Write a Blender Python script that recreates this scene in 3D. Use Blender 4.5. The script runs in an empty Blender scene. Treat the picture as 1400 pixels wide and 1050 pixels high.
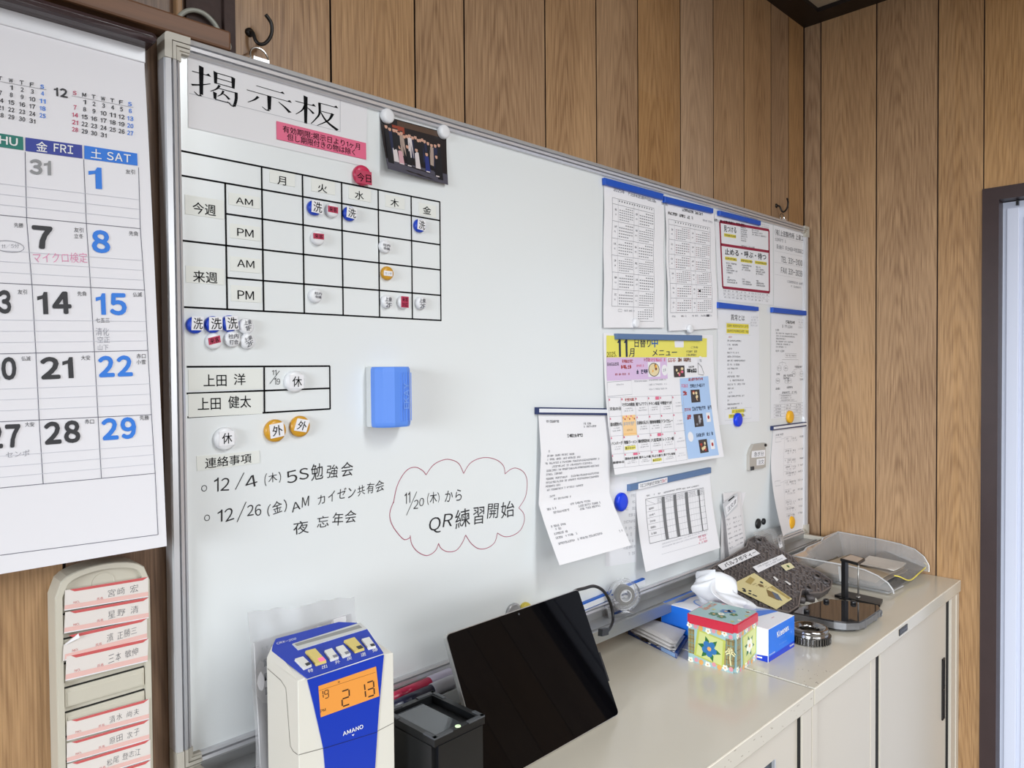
import bpy, bmesh, math, random
from math import sin, cos, radians, pi, sqrt
from mathutils import Vector, Matrix
random.seed(7)
V = Vector
SC = bpy.context.scene
COL = SC.collection
# ------------------------------------------------------------------ camera
CAM = V((-0.33488, -0.94918, 1.44131))
YAW, PITCH, ROLL, FPX = 0.7831, -0.0211, -0.0079, 1008.56
_f = V((sin(YAW)*cos(PITCH), cos(YAW)*cos(PITCH), sin(PITCH)))
_r = _f.cross(V((0, 0, 1))).normalized()
_u = _r.cross(_f)
_r, _u = _r*cos(ROLL)+_u*sin(ROLL), _u*cos(ROLL)-_r*sin(ROLL)
cd = bpy.data.cameras.new('camera')
cam = bpy.data.objects.new('camera', cd)
COL.objects.link(cam)
cd.sensor_fit = 'HORIZONTAL'
cd.sensor_width = 36
cd.lens = FPX*36/1400
cd.clip_start = 0.01
cam.matrix_world = Matrix(((_r.x, _u.x, -_f.x, CAM.x), (_r.y, _u.y, -_f.y, CAM.y), (_r.z, _u.z, -_f.z, CAM.z), (0, 0, 0, 1)))
SC.camera = cam
# ------------------------------------------------------------------ world, lights, exposure
w = bpy.data.worlds.new('world')
SC.world = w
w.use_nodes = True
w.node_tree.nodes['Background'].inputs[0].default_value = (0.75, 0.85, 1.0, 1)
w.node_tree.nodes['Background'].inputs[1].default_value = 0.3
SC.view_settings.view_transform = 'Standard'
SC.view_settings.look = 'None'
SC.view_settings.exposure = -0.12
SC.view_settings.gamma = 1.0
SC.view_settings.use_curve_mapping = False


def area(name, loc, target, sx, sy, power, col, spread=180):
    l = bpy.data.lights.new(name, 'AREA')
    l.shape = 'RECTANGLE'
    l.size, l.size_y, l.energy, l.color = sx, sy, power, col
    l.spread = radians(spread)
    o = bpy.data.objects.new(name, l)
    COL.objects.link(o)
    o.location = loc
    o.rotation_euler = (V(target)-V(loc)).to_track_quat('-Z', 'Y').to_euler()
    return o


area('daylight_window_left', (-3.94, -1.75, 1.55), (1.8, -0.4, 0.35), 1.7, 1.2, 20, (0.86, 0.93, 1.0), 46)
area('daylight_window_front', (0.1, -3.94, 1.5), (0.5, 0, 0.5), 2.3, 1.3, 15, (0.93, 0.97, 1.0), 110)
for lx, ly in ((0.55, -1.65), (-0.9, -2.9), (0.9, -2.9)):
    area('ceiling_tube_light', (lx, ly, 2.37), (lx, ly, 0), 0.22, 1.15, 24, (0.92, 0.97, 1.0))

XC = 1.845          # right wall
TOP = 0.88          # cabinet tops
BY = -0.020         # writing surface of the board


# ------------------------------------------------------------------ pixel <-> place
def ray(px, py):
    return _f + _r*((px-700)/FPX) - _u*((py-525)/FPX)


def on(ax, val, px, py):
    d = ray(px, py)
    return CAM + d*((val-CAM[ax])/d[ax])


def B(px, py, y=BY):
    return on(1, y, px, py)


def T(px, py, z=TOP):
    return on(2, z, px, py)


def proj(p):
    d = V(p)-CAM
    z = d.dot(_f)
    return 700+FPX*d.dot(_r)/z, 525-FPX*d.dot(_u)/z


# ------------------------------------------------------------------ materials
def lin(c):
    c = c/255
    return c/12.92 if c < 0.04045 else ((c+0.055)/1.055)**2.4


def rgb(r, g, b):
    return (lin(r), lin(g), lin(b), 1)


MATS = {}


def mat(name, col, rough=0.5, metal=0.0, spec=0.5, emit=0, noise=0, nscale=40, bump=0, coat=0, stretch=None):
    if name in MATS:
        return MATS[name]
    m = bpy.data.materials.new(name)
    MATS[name] = m
    m.use_nodes = True
    n = m.node_tree.nodes
    b = n['Principled BSDF']
    b.inputs['Base Color'].default_value = col
    b.inputs['Roughness'].default_value = rough
    b.inputs['Metallic'].default_value = metal
    b.inputs['Specular IOR Level'].default_value = spec
    b.inputs['Coat Weight'].default_value = coat
    if emit:
        b.inputs['Emission Color'].default_value = col
        b.inputs['Emission Strength'].default_value = emit
    if noise or bump:
        L = m.node_tree.links
        tc = n.new('ShaderNodeTexCoord')
        nz = n.new('ShaderNodeTexNoise')
        nz.inputs['Scale'].default_value = nscale
        nz.inputs['Detail'].default_value = 4
        if stretch:
            mp = n.new('ShaderNodeMapping')
            mp.inputs['Scale'].default_value = stretch
            L.new(tc.outputs['Object'], mp.inputs[0])
            L.new(mp.outputs[0], nz.inputs['Vector'])
        else:
            L.new(tc.outputs['Object'], nz.inputs['Vector'])
        if noise:
            mx = n.new('ShaderNodeMix')
            mx.data_type = 'RGBA'
            mx.blend_type = 'MULTIPLY'
            mx.inputs[0].default_value = noise
            mx.inputs[6].default_value = col
            rp = n.new('ShaderNodeValToRGB')
            rp.color_ramp.elements[0].position = 0.3
            rp.color_ramp.elements[0].color = (0.55, 0.55, 0.55, 1)
            rp.color_ramp.elements[1].position = 0.65
            L.new(nz.outputs[0], rp.inputs[0])
            L.new(rp.outputs[0], mx.inputs[7])
            L.new(mx.outputs[2], b.inputs['Base Color'])
        if bump:
            bp = n.new('ShaderNodeBump')
            bp.inputs['Strength'].default_value = bump
            bp.inputs['Distance'].default_value = 0.002
            L.new(nz.outputs[0], bp.inputs['Height'])
            L.new(bp.outputs[0], b.inputs['Normal'])
    return m


def clear(name, col=(1, 1, 1, 1), trans=0.8, rough=0.1, haze=(0.9, 0.9, 0.9, 1), hz=0.15):
    """thin clear plastic: see-through, a little white haze and a gloss"""
    if name in MATS:
        return MATS[name]
    m = bpy.data.materials.new(name)
    MATS[name] = m
    m.use_nodes = True
    n, L = m.node_tree.nodes, m.node_tree.links
    n.clear()
    out = n.new('ShaderNodeOutputMaterial')
    t = n.new('ShaderNodeBsdfTransparent')
    t.inputs[0].default_value = col
    d = n.new('ShaderNodeBsdfDiffuse')
    d.inputs[0].default_value = haze
    g = n.new('ShaderNodeBsdfGlossy')
    g.inputs['Roughness'].default_value = rough
    m1 = n.new('ShaderNodeMixShader')
    m1.inputs[0].default_value = hz
    L.new(t.outputs[0], m1.inputs[1])
    L.new(d.outputs[0], m1.inputs[2])
    lw = n.new('ShaderNodeLayerWeight')
    lw.inputs[0].default_value = 1-trans
    m2 = n.new('ShaderNodeMixShader')
    L.new(lw.outputs['Fresnel'], m2.inputs[0])
    L.new(m1.outputs[0], m2.inputs[1])
    L.new(g.outputs[0], m2.inputs[2])
    L.new(m2.outputs[0], out.inputs[0])
    return m


def wood(name, base, dark, scale=1.0, contrast=0.5, rough=0.36, plankvar=0.25):
    """veneer: UV 'grain' = (distance from plank centre, height), UV 'plank' = (plank number, kind)"""
    m = bpy.data.materials.new(name)
    MATS[name] = m
    m.use_nodes = True
    n, L = m.node_tree.nodes, m.node_tree.links
    b = n['Principled BSDF']
    b.inputs['Roughness'].default_value = rough
    b.inputs['Specular IOR Level'].default_value = 0.35

    def math_(op, a, c=None, d=None):
        x = n.new('ShaderNodeMath')
        x.operation = op
        for i, q in enumerate((a, c, d)):
            if q is None:
                continue
            if isinstance(q, (int, float)):
                x.inputs[i].default_value = q
            else:
                L.new(q, x.inputs[i])
        return x.outputs[0]
    ug = n.new('ShaderNodeUVMap')
    ug.uv_map = 'grain'
    up = n.new('ShaderNodeUVMap')
    up.uv_map = 'plank'
    sg = n.new('ShaderNodeSeparateXYZ')
    L.new(ug.outputs[0], sg.inputs[0])
    sp = n.new('ShaderNodeSeparateXYZ')
    L.new(up.outputs[0], sp.inputs[0])
    wn = n.new('ShaderNodeTexWhiteNoise')
    wn.noise_dimensions = '1D'
    L.new(sp.outputs[0], wn.inputs['W'])
    swn = n.new('ShaderNodeSeparateColor')
    L.new(wn.outputs['Color'], swn.inputs[0])
    # stretched noise
    cv = n.new('ShaderNodeCombineXYZ')
    L.new(math_('ADD', math_('MULTIPLY', sg.outputs[0], 30*scale), math_('MULTIPLY', sp.outputs[0], 17.3)), cv.inputs[0])
    L.new(math_('MULTIPLY', sg.outputs[1], 2.2*scale), cv.inputs[1])
    n1 = n.new('ShaderNodeTexNoise')
    n1.inputs['Scale'].default_value = 1.0
    n1.inputs['Detail'].default_value = 3
    L.new(cv.outputs[0], n1.inputs['Vector'])
    # cathedral rings
    xo = math_('ADD', sg.outputs[0], math_('MULTIPLY', math_('SUBTRACT', swn.outputs[0], 0.5), 0.06))
    xa = math_('SQRT', math_('ADD', math_('MULTIPLY', xo, xo), 0.00004))
    ph = math_('ADD', math_('MULTIPLY', xa, 150*scale), math_('MULTIPLY', sg.outputs[1], 22*scale))
    ph = math_('ADD', ph, math_('MULTIPLY', n1.outputs[0], 7.0))
    ring = math_('ADD', math_('MULTIPLY', math_('SINE', math_('MULTIPLY', ph, 3.3)), 0.5), 0.5)
    ring = math_('POWER', ring, 1.6)
    # fine fibres
    cf = n.new('ShaderNodeCombineXYZ')
    L.new(math_('ADD', math_('MULTIPLY', sg.outputs[0], 420*scale), math_('MULTIPLY', sp.outputs[0], 31.7)), cf.inputs[0])
    L.new(math_('MULTIPLY', sg.outputs[1], 9*scale), cf.inputs[1])
    n2 = n.new('ShaderNodeTexNoise')
    n2.inputs['Scale'].default_value = 1.0
    n2.inputs['Detail'].default_value = 5
    L.new(cf.outputs[0], n2.inputs['Vector'])
    cb = n.new('ShaderNodeCombineXYZ')
    L.new(math_('ADD', math_('MULTIPLY', sg.outputs[0], 9), math_('MULTIPLY', sp.outputs[0], 3.7)), cb.inputs[0])
    L.new(math_('MULTIPLY', sg.outputs[1], 2.5), cb.inputs[1])
    n3 = n.new('ShaderNodeTexNoise')
    n3.inputs['Scale'].default_value = 1.0
    n3.inputs['Detail'].default_value = 2
    L.new(cb.outputs[0], n3.inputs['Vector'])
    near = math_('SMOOTH_MIN', math_('MULTIPLY', xa, 22), 1.0, 0.2)
    amt = math_('SUBTRACT', 1.0, math_('MULTIPLY', near, 0.55))
    k = math_('ADD', math_('MULTIPLY', math_('MULTIPLY', ring, amt), 0.36*contrast), math_('MULTIPLY', math_('SUBTRACT', n2.outputs[0], 0.3), 1.8*contrast))
    k = math_('ADD', k, math_('MULTIPLY', math_('SUBTRACT', n3.outputs[0], 0.5), 0.75*contrast))
    k = math_('ADD', k, math_('MULTIPLY', math_('SUBTRACT', swn.outputs[1], 0.5), plankvar))
    mx = n.new('ShaderNodeMix')
    mx.data_type = 'RGBA'
    mx.clamp_factor = True
    L.new(k, mx.inputs[0])
    mx.inputs[6].default_value = base
    mx.inputs[7].default_value = dark
    hs = n.new('ShaderNodeHueSaturation')
    L.new(mx.outputs[2], hs.inputs['Color'])
    L.new(math_('ADD', 0.74, math_('MULTIPLY', swn.outputs[2], 0.28)), hs.inputs['Saturation'])
    L.new(hs.outputs[0], b.inputs['Base Color'])
    bp = n.new('ShaderNodeBump')
    bp.inputs['Strength'].default_value = 0.15
    bp.inputs['Distance'].default_value = 0.001
    L.new(n2.outputs[0], bp.inputs['Height'])
    L.new(bp.outputs[0], b.inputs['Normal'])
    return m


M_BLACK = mat('black_ink', rgb(13, 13, 16), 0.8, spec=0.15)
M_INK = mat('dark_print_ink', rgb(78, 78, 86), 0.7)
M_GREY = mat('grey_print_ink', rgb(134, 134, 140), 0.7)
M_LGREY = mat('light_grey_print_ink', rgb(176, 176, 182), 0.7)
M_WHITEINK = mat('white_ink', rgb(240, 240, 240), 0.6)
M_PENCIL = mat('pencil_mark', rgb(150, 150, 158), 0.7)
M_MARKER = mat('black_marker_ink', rgb(30, 32, 36), 0.4)
M_MAROON = mat('maroon_marker_ink', rgb(170, 76, 104), 0.5)
M_REDINK = mat('red_ink', rgb(190, 70, 96), 0.6)
M_BLUEINK = mat('calendar_blue_ink', rgb(36, 110, 216), 0.6)
M_PAPER = mat('white_paper', rgb(238, 236, 238), 0.85, spec=0.2)
M_PAPER2 = mat('cool_white_paper', rgb(232, 232, 235), 0.85, spec=0.2)
M_CREAM = mat('cream_tape', rgb(229, 230, 224), 0.45, spec=0.3)
M_BOARD = mat('white_enamel', rgb(230, 233, 233), 0.22, spec=0.5)
M_ALU = mat('satin_aluminium', rgb(214, 214, 217), 0.32, metal=0.55)
M_CAP = mat('grey_beige_plastic', rgb(188, 182, 170), 0.45)
M_STEEL = mat('steel_wire', rgb(190, 188, 184), 0.25, metal=1)
M_BLKMET = mat('black_metal', rgb(30, 26, 24), 0.4, metal=0.3)
M_BLUEBAR = mat('blue_magnet_bar', rgb(24, 84, 190), 0.45)
M_SLATE = mat('slate_blue_magnet_bar', rgb(92, 120, 160), 0.45)
M_NAVY = mat('navy_plastic', rgb(28, 44, 92), 0.45)
M_BLUEMAG = mat('blue_plastic', rgb(22, 66, 190), 0.3)
M_COBALT = mat('cobalt_plastic', rgb(10, 60, 220), 0.3)
M_WHITEMAG = mat('white_plastic', rgb(232, 232, 234), 0.3)
M_YELMAG = mat('yellow_plastic', rgb(238, 178, 40), 0.3)
M_OCHRE = mat('ochre_plastic', rgb(208, 152, 40), 0.3)
M_REDMAG = mat('red_plastic', rgb(200, 44, 84), 0.3)
M_REDLAB = mat('red_label', rgb(186, 50, 84), 0.5)
M_PINK = mat('pink_label', rgb(224, 96, 132), 0.5)
M_BLACKPL = mat('black_plastic', rgb(20, 20, 22), 0.35)
M_DGREYPL = mat('dark_grey_rubber', rgb(58, 60, 63), 0.6)
M_DARKWOOD = mat('dark_brown_wood', rgb(50, 34, 30), 0.4, noise=0.5, nscale=30)
M_GROOVE = mat('dark_groove', rgb(40, 20, 12), 0.8)
M_PUTTY = mat('putty_painted_steel', rgb(207, 199, 183), 0.17, noise=0.10, nscale=6, spec=0.5)
M_PUTTY2 = mat('putty_door_steel', rgb(206, 197, 182), 0.30, spec=0.5)
M_GAP = mat('black_gap', rgb(14, 13, 12), 0.8)
M_YELLOWHI = mat('yellow_highlighter', rgb(232, 216, 70), 0.7)
M_CLEAR = clear('clear_plastic', trans=0.86, hz=0.12, rough=0.08)
M_WOOD = wood('oak_veneer', rgb(188, 146, 98), rgb(120, 82, 46), 1.0, 0.9, plankvar=0.35)
M_WOODD = wood('shaded_dark_oak_veneer', rgb(128, 98, 74), rgb(74, 52, 38), 1.0, 0.9, plankvar=0.2)  # brown plank left of the board, with the shade there mixed into its colour
M_RAILWOOD = mat('red_brown_wood', rgb(122, 84, 58), 0.5, noise=0.75, nscale=10, stretch=(.5, 6, 9))


# ------------------------------------------------------------------ objects
def props(o, label=None, cat=None, group=None, kind=None):
    if label:
        o['label'] = label
    if cat:
        o['category'] = cat
    if group:
        o['group'] = group
    if kind:
        o['kind'] = kind
    return o


def wloc(o):
    p = V((0, 0, 0))
    while o is not None:
        p += o.location
        o = o.parent
    return p


def empty(name, loc, label=None, cat=None, group=None):
    o = bpy.data.objects.new(name, None)
    COL.objects.link(o)
    o.location = loc
    o.empty_display_size = 0.02
    return props(o, label, cat, group)


def obj(name, verts, faces, mats, parent=None, fm=None, smooth=False, uvs=None):
    """verts are world coordinates"""
    if not isinstance(mats, (list, tuple)):
        mats = [mats]
    verts = [V(v) for v in verts]
    me = bpy.data.meshes.new(name)
    o = bpy.data.objects.new(name, me)
    if parent is None:
        lo = V((min(v.x for v in verts), min(v.y for v in verts), min(v.z for v in verts)))
        hi = V((max(v.x for v in verts), max(v.y for v in verts), max(v.z for v in verts)))
        org = V(((lo.x+hi.x)/2, (lo.y+hi.y)/2, lo.z))
        o.location = org
    else:
        org = wloc(parent)
        o.parent = parent
    me.from_pydata([tuple(v-org) for v in verts], [], faces)
    for m in mats:
        me.materials.append(m)
    if fm:
        me.polygons.foreach_set('material_index', fm)
    if smooth:
        me.polygons.foreach_set('use_smooth', [True]*len(me.polygons))
    if uvs:
        for nm, dat in uvs.items():
            l = me.uv_layers.new(name=nm)
            for i, lp in enumerate(me.loops):
                l.data[i].uv = dat[lp.vertex_index]
    me.update()
    COL.objects.link(o)
    return o


class MB:
    """collects shapes of ONE object"""

    def __init__(s):
        s.v, s.f, s.m = [], [], []

    def add(s, vs, fs, mi=0):
        k = len(s.v)
        s.v += [V(v) for v in vs]
        s.f += [tuple(k+i for i in f) for f in fs]
        s.m += [mi]*len(fs)
        return s

    def bm(s, b, mi=0, M=None):
        b.verts.ensure_lookup_table()
        vs = [(M @ v.co) if M else v.co.copy() for v in b.verts]
        s.add(vs, [[v.index for v in f.verts] for f in b.faces], mi)
        b.free()
        return s

    def box(s, x0, x1, y0, y1, z0, z1, r=0, M=None, mi=0, seg=2):
        b = bmesh.new()
        bmesh.ops.create_cube(b, size=1)
        for v in b.verts:
            v.co = V(((x0+x1)/2+v.co.x*(x1-x0), (y0+y1)/2+v.co.y*(y1-y0), (z0+z1)/2+v.co.z*(z1-z0)))
        if r:
            bmesh.ops.bevel(b, geom=b.edges[:], offset=r, segments=seg, affect='EDGES', profile=0.5)
        b.verts.index_update()
        return s.bm(b, mi, M)

    def prism(s, pts, d, mi=0, cap=True):
        """planar polygon (list of world points) extruded by vector d"""
        n = len(pts)
        vs = [V(p) for p in pts]+[V(p)+V(d) for p in pts]
        fs = [(i, (i+1) % n, (i+1) % n+n, i+n) for i in range(n)]
        if cap:
            fs += [tuple(reversed(range(n))), tuple(range(n, 2*n))]
        return s.add(vs, fs, mi)

    def lathe(s, prof, c, axis=(0, 0, 1), n=24, mi=0):
        """prof: (radius, height) pairs along axis"""
        a = V(axis).normalized()
        e = V((1, 0, 0)) if abs(a.x) < 0.9 else V((0, 1, 0))
        e1 = (e-a*e.dot(a)).normalized()
        e2 = a.cross(e1)
        vs, fs = [], []
        for r, h in prof:
            for k in range(n):
                t = 2*pi*k/n
                vs.append(V(c)+a*h+(e1*cos(t)+e2*sin(t))*r)
        m = len(prof)
        for i in range(m-1):
            for k in range(n):
                k2 = (k+1) % n
                fs.append((i*n+k, i*n+k2, (i+1)*n+k2, (i+1)*n+k))
        if prof[0][0] > 1e-6:
            fs.append(tuple(reversed(range(n))))
        if prof[-1][0] > 1e-6:
            fs.append(tuple(range((m-1)*n, m*n)))
        return s.add(vs, fs, mi)

    def ring(s, prof, c, axis, n=24, mi=0):
        """closed profile turned about axis"""
        a = V(axis).normalized()
        e = V((1, 0, 0)) if abs(a.x) < 0.9 else V((0, 1, 0))
        e1 = (e-a*e.dot(a)).normalized()
        e2 = a.cross(e1)
        m = len(prof)
        vs = [V(c)+a*h+(e1*cos(2*pi*k/n)+e2*sin(2*pi*k/n))*r for r, h in prof for k in range(n)]
        fs = []
        for i in range(m):
            j = (i+1) % m
            for k in range(n):
                k2 = (k+1) % n
                fs.append((i*n+k, i*n+k2, j*n+k2, j*n+k))
        return s.add(vs, fs, mi)

    def tube(s, pts, r, n=8, mi=0, closed=False):
        pts = [V(p) for p in pts]
        m = len(pts)
        vs = []
        pn = None
        for i, p in enumerate(pts):
            a = pts[(i-1) % m] if (i or closed) else p
            b = pts[(i+1) % m] if (i < m-1 or closed) else p
            t = (b-a).normalized()
            if pn is None:
                pn = t.orthogonal().normalized()
            pn = (pn-t*pn.dot(t)).normalized()
            q = t.cross(pn)
            rr = r[i] if isinstance(r, (list, tuple)) else r
            for k in range(n):
                vs.append(p+(pn*cos(2*pi*k/n)+q*sin(2*pi*k/n))*rr)
        fs = []
        for i in range(m if closed else m-1):
            j = (i+1) % m
            for k in range(n):
                k2 = (k+1) % n
                fs.append((i*n+k, i*n+k2, j*n+k2, j*n+k))
        if not closed:
            fs += [tuple(reversed(range(n))), tuple(range((m-1)*n, m*n))]
        return s.add(vs, fs, mi)

    def build(s, name, mats, parent=None, smooth=False, **k):
        return obj(name, s.v, s.f, mats, parent, s.m, smooth, **k)


def smooth_path(pts, n=6):
    pts = [V(p) for p in pts]
    out = []
    for i in range(len(pts)-1):
        p0, p1, p2, p3 = pts[max(i-1, 0)], pts[i], pts[i+1], pts[min(i+2, len(pts)-1)]
        for k in range(n):
            t = k/n
            out.append(0.5*((2*p1)+(p2-p0)*t+(2*p0-5*p1+4*p2-p3)*t*t+(3*p1-p0-3*p2+p3)*t**3))
    return out+[pts[-1]]


# ------------------------------------------------------------------ lettering
_GC = {}
_RC = {}


def raw(ch, bold, res):
    """outline mesh of a short text in em units"""
    key = (ch, bold, res)
    if key not in _RC:
        c = bpy.data.curves.new('lettering', 'FONT')
        c.body = ch
        c.size = 1
        c.resolution_u = res
        c.offset = bold
        o = bpy.data.objects.new('lettering', c)
        COL.objects.link(o)
        bpy.context.view_layer.update()
        me = o.evaluated_get(bpy.context.evaluated_depsgraph_get()).to_mesh()
        _RC[key] = ([(v.co.x, v.co.y) for v in me.vertices], [tuple(p.vertices) for p in me.polygons])
        bpy.data.objects.remove(o)
        bpy.data.curves.remove(c)
    return _RC[key]


def glyphs(s, bold=0.0, res=3, gap=0.10, jit=0):
    """text as one mesh, its ink box scaled to 0..1, y downwards; Latin letters take the shapes of the full-width forms, set close"""
    key = (s, round(bold, 4), res, jit)
    rj = random.Random(len(s)*7+ord(s[0])+jit)
    if key not in _GC:
        two, one = raw('国国', 0, 2)[0], raw('国', 0, 2)[0]
        em = max(v[0] for v in two)-max(v[0] for v in one)
        vs, fs, x = [], [], 0.0
        for ch in s:
            if ch in ' \u3000':
                x += .45*em
                continue
            lat = 33 <= ord(ch) < 127
            if ch == '1':
                b_ = max(bold, 0)
                w1 = .085+2.3*b_
                p = [(.20-b_*1.2, -b_), (.20-b_*1.2+w1, -b_), (.20-b_*1.2+w1, .735+b_), (.20+.3*b_, .735+b_), (.20-b_*1.2, .735-.05-b_), (.02-b_, .60+b_*.3), (.02-b_, .60-.075-b_*1.7), (.20-b_*1.2, .60-.02-b_*1.4)]
                k = len(vs)
                vs += [(x+q[0]+gap*em/2, q[1]*.98, 0.0) for q in p]
                fs += [(k, k+1, k+2, k+3, k+4, k+7), (k+4, k+5, k+6, k+7)]
                x += .20+w1+gap*em
                continue
            v, f = raw(chr(ord(ch)+0xFEE0) if lat else ch, round(min(bold, 0), 4), res)
            if bold > 0 and v:
                n0 = len(v)
                sh = [(cos(i*pi/4)*bold*1.15, sin(i*pi/4)*bold*1.15) for i in range(0 if bold > .012 else 1, 8, 1 if bold > .012 else 2)]
                f = [tuple(j*n0+i for i in q) for j in range(len(sh)) for q in f]
                v = [(p[0]+dx_, p[1]+dy_, i*.00003) for i, (dx_, dy_) in enumerate(sh) for p in v]
            if jit and v:
                ax, sx, sy, oy = radians(rj.uniform(-9, 7)), rj.uniform(.82, 1.05), rj.uniform(.8, 1.05), rj.uniform(-.07, .07)
                v = [(.5+(p[0]-.5)*sx*cos(ax)-(p[1]-.4)*sy*sin(ax), .4+oy+(p[0]-.5)*sx*sin(ax)+(p[1]-.4)*sy*cos(ax)) for p in v]
            if not v:
                x += em
                continue
            if lat:
                a, b = min(p[0] for p in v), max(p[0] for p in v)
                dx, adv = x-a+gap*em/2, b-a+gap*em
            else:
                dx, adv = x, em
            k = len(vs)
            vs += [(p[0]+dx, p[1], p[2] if len(p) > 2 else 0.0) for p in v]
            fs += [tuple(k+i for i in q) for q in f]
            x += adv
        if vs:
            x0, x1 = min(v[0] for v in vs), max(v[0] for v in vs)
            y0, y1 = min(v[1] for v in vs), max(v[1] for v in vs)
            vs = [((a-x0)/max(x1-x0, 1e-6), (y1-b)/max(y1-y0, 1e-6), c_) for a, b, c_ in vs]
        _GC[key] = (vs, fs)
    return _GC[key]


class Face:
    """a surface fn(s,t) -> world, s to the right, t downwards, both 0..1; marks are laid on it as thin ink"""

    def __init__(s, fn, nrm=(0, -1, 0), wh=(1, 1)):
        s.fn, s.n, s.b, s.lay = fn, V(nrm).normalized(), {}, 0.00025
        s.W = (fn(1, 0.5)-fn(0, 0.5)).length
        s.H = (fn(0.5, 1)-fn(0.5, 0)).length

    def st(s, px, py):
        a, b = 0.5, 0.5
        for _ in range(12):
            u0, v0 = proj(s.fn(a, b))
            e = 1e-4
            u1, v1 = proj(s.fn(a+e, b))
            u2, v2 = proj(s.fn(a, b+e))
            A, C_, Bq, D = (u1-u0)/e, (v1-v0)/e, (u2-u0)/e, (v2-v0)/e
            det = A*D-Bq*C_
            dx, dy = px-u0, py-v0
            a += (dx*D-Bq*dy)/det
            b += (A*dy-C_*dx)/det
        return a, b

    def put(s, part, m, pts, faces, off=None):
        off = s.lay if off is None else off
        d = s.b.setdefault(part, ([], [], [], []))
        if m not in d[3]:
            d[3].append(m)
        k = len(d[0])
        d[0].extend(s.fn(p[0], p[1])+s.n*(off+(p[2] if len(p) > 2 else 0.0)) for p in pts)
        d[1].extend(tuple(k+i for i in f) for f in faces)
        d[2].extend([d[3].index(m)]*len(faces))

    # --- st units
    def rect(s, part, m, a0, b0, a1, b1, off=None, n=1):
        pts, fs = [], []
        for j in range(n+1):
            t = b0+(b1-b0)*j/n
            pts += [(a0, t), (a1, t)]
        for j in range(n):
            fs.append((2*j, 2*j+2, 2*j+3, 2*j+1))
        s.put(part, m, pts, fs, off)

    def quad(s, part, m, q, off=None, n=1):
        pts, fs = [], []
        for j in range(n+1):
            t = j/n
            pts += [(q[0][0]*(1-t)+q[3][0]*t, q[0][1]*(1-t)+q[3][1]*t), (q[1][0]*(1-t)+q[2][0]*t, q[1][1]*(1-t)+q[2][1]*t)]
        for j in range(n):
            fs.append((2*j, 2*j+2, 2*j+3, 2*j+1))
        s.put(part, m, pts, fs, off)

    def line(s, part, m, pts, w, off=None, closed=False, n=1):
        if n > 1:
            q = []
            for (a, b), (c, d) in zip(pts[:-1], pts[1:]):
                q += [(a+(c-a)*k/n, b+(d-b)*k/n) for k in range(n)]
            pts = q+[pts[-1]]
        P = [(a*s.W, b*s.H) for a, b in pts]
        k = len(P)
        out = []
        for i in range(k):
            p = P[(i-1) % k] if (i or closed) else P[i]
            q = P[(i+1) % k] if (i < k-1 or closed) else P[i]
            dx, dy = q[0]-p[0], q[1]-p[1]
            l = sqrt(dx*dx+dy*dy) or 1
            nx, ny = -dy/l*w/2, dx/l*w/2
            out += [((P[i][0]+nx)/s.W, (P[i][1]+ny)/s.H), ((P[i][0]-nx)/s.W, (P[i][1]-ny)/s.H)]
        fs = [(2*i, 2*i+1, (2*i+3) % (2*k), (2*i+2) % (2*k)) for i in range(k if closed else k-1)]
        s.put(part, m, out, fs, off)

    def disc(s, part, m, a, b, r, off=None, n=16, ry=None):
        ry = ry or r
        s.put(part, m, [(a+r*cos(2*pi*i/n)/s.W, b-ry*sin(2*pi*i/n)/s.H) for i in range(n)], [tuple(range(n))], off)

    def text3(s, part, m, txt, o, a, b, bold=0.0, off=None, jit=0):
        """ink box: o top left, a top right, b bottom left in st"""
        vs, fs = glyphs(txt, bold, jit=jit)
        s.put(part, m, [(o[0]+(a[0]-o[0])*x+(b[0]-o[0])*y, o[1]+(a[1]-o[1])*x+(b[1]-o[1])*y, z) for x, y, z in vs], fs, off)

    def text(s, part, m, txt, a0, b0, a1, b1, bold=0.0, off=None):
        s.text3(part, m, txt, (a0, b0), (a1, b0), (a0, b1), bold, off)

    def greek(s, part, m, a0, b0, a1, b1, dens=0.8, off=None, slope=0.0, bold=1.0, hgt=None):
        """a row of unreadable little characters; b0,b1 top and bottom at its left end"""
        h = (b1-b0)*s.H
        x, X1 = a0*s.W, a1*s.W
        pts, fs = [], []
        cw = h*0.95
        while x < X1-cw*0.4:
            if random.random() < dens:
                y0 = b0*s.H+slope*(x-a0*s.W)
                st = h*0.10*bold
                c = cw*random.uniform(0.72, 0.9)
                segs = []
                for yy in random.sample((0.05, 0.3, 0.55, 0.85), random.randint(2, 3)):
                    segs.append((x, y0+yy*h, x+c, y0+yy*h+st))
                for xx in random.sample((0.05, 0.42, 0.8), random.randint(1, 2)):
                    segs.append((x+xx*c, y0, x+xx*c+st*1.1, y0+h, .00003))
                for p, q, r, t, dz in [g if len(g) == 5 else g+(0.0,) for g in segs]:
                    k = len(pts)
                    pts += [(p/s.W, q/s.H, dz), (p/s.W, t/s.H, dz), (r/s.W, t/s.H, dz), (r/s.W, q/s.H, dz)]
                    fs.append((k, k+1, k+2, k+3))
            x += cw
        if pts:
            s.put(part, m, pts, fs, off)

    # --- pixel units (measured on the photograph, laid on this surface)
    def p_text(s, part, m, txt, o, a, b, bold=0.0, off=None, jit=0):
        s.text3(part, m, txt, s.st(*o), s.st(*a), s.st(*b), bold, off, jit)

    def p_box(s, part, m, txt, o, e, bold=0.0, off=None):
        """o top left, e bottom right; edges along the surface"""
        a, b = s.st(*o), s.st(*e)
        s.text(part, m, txt, a[0], a[1], b[0], b[1], bold, off)

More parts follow.
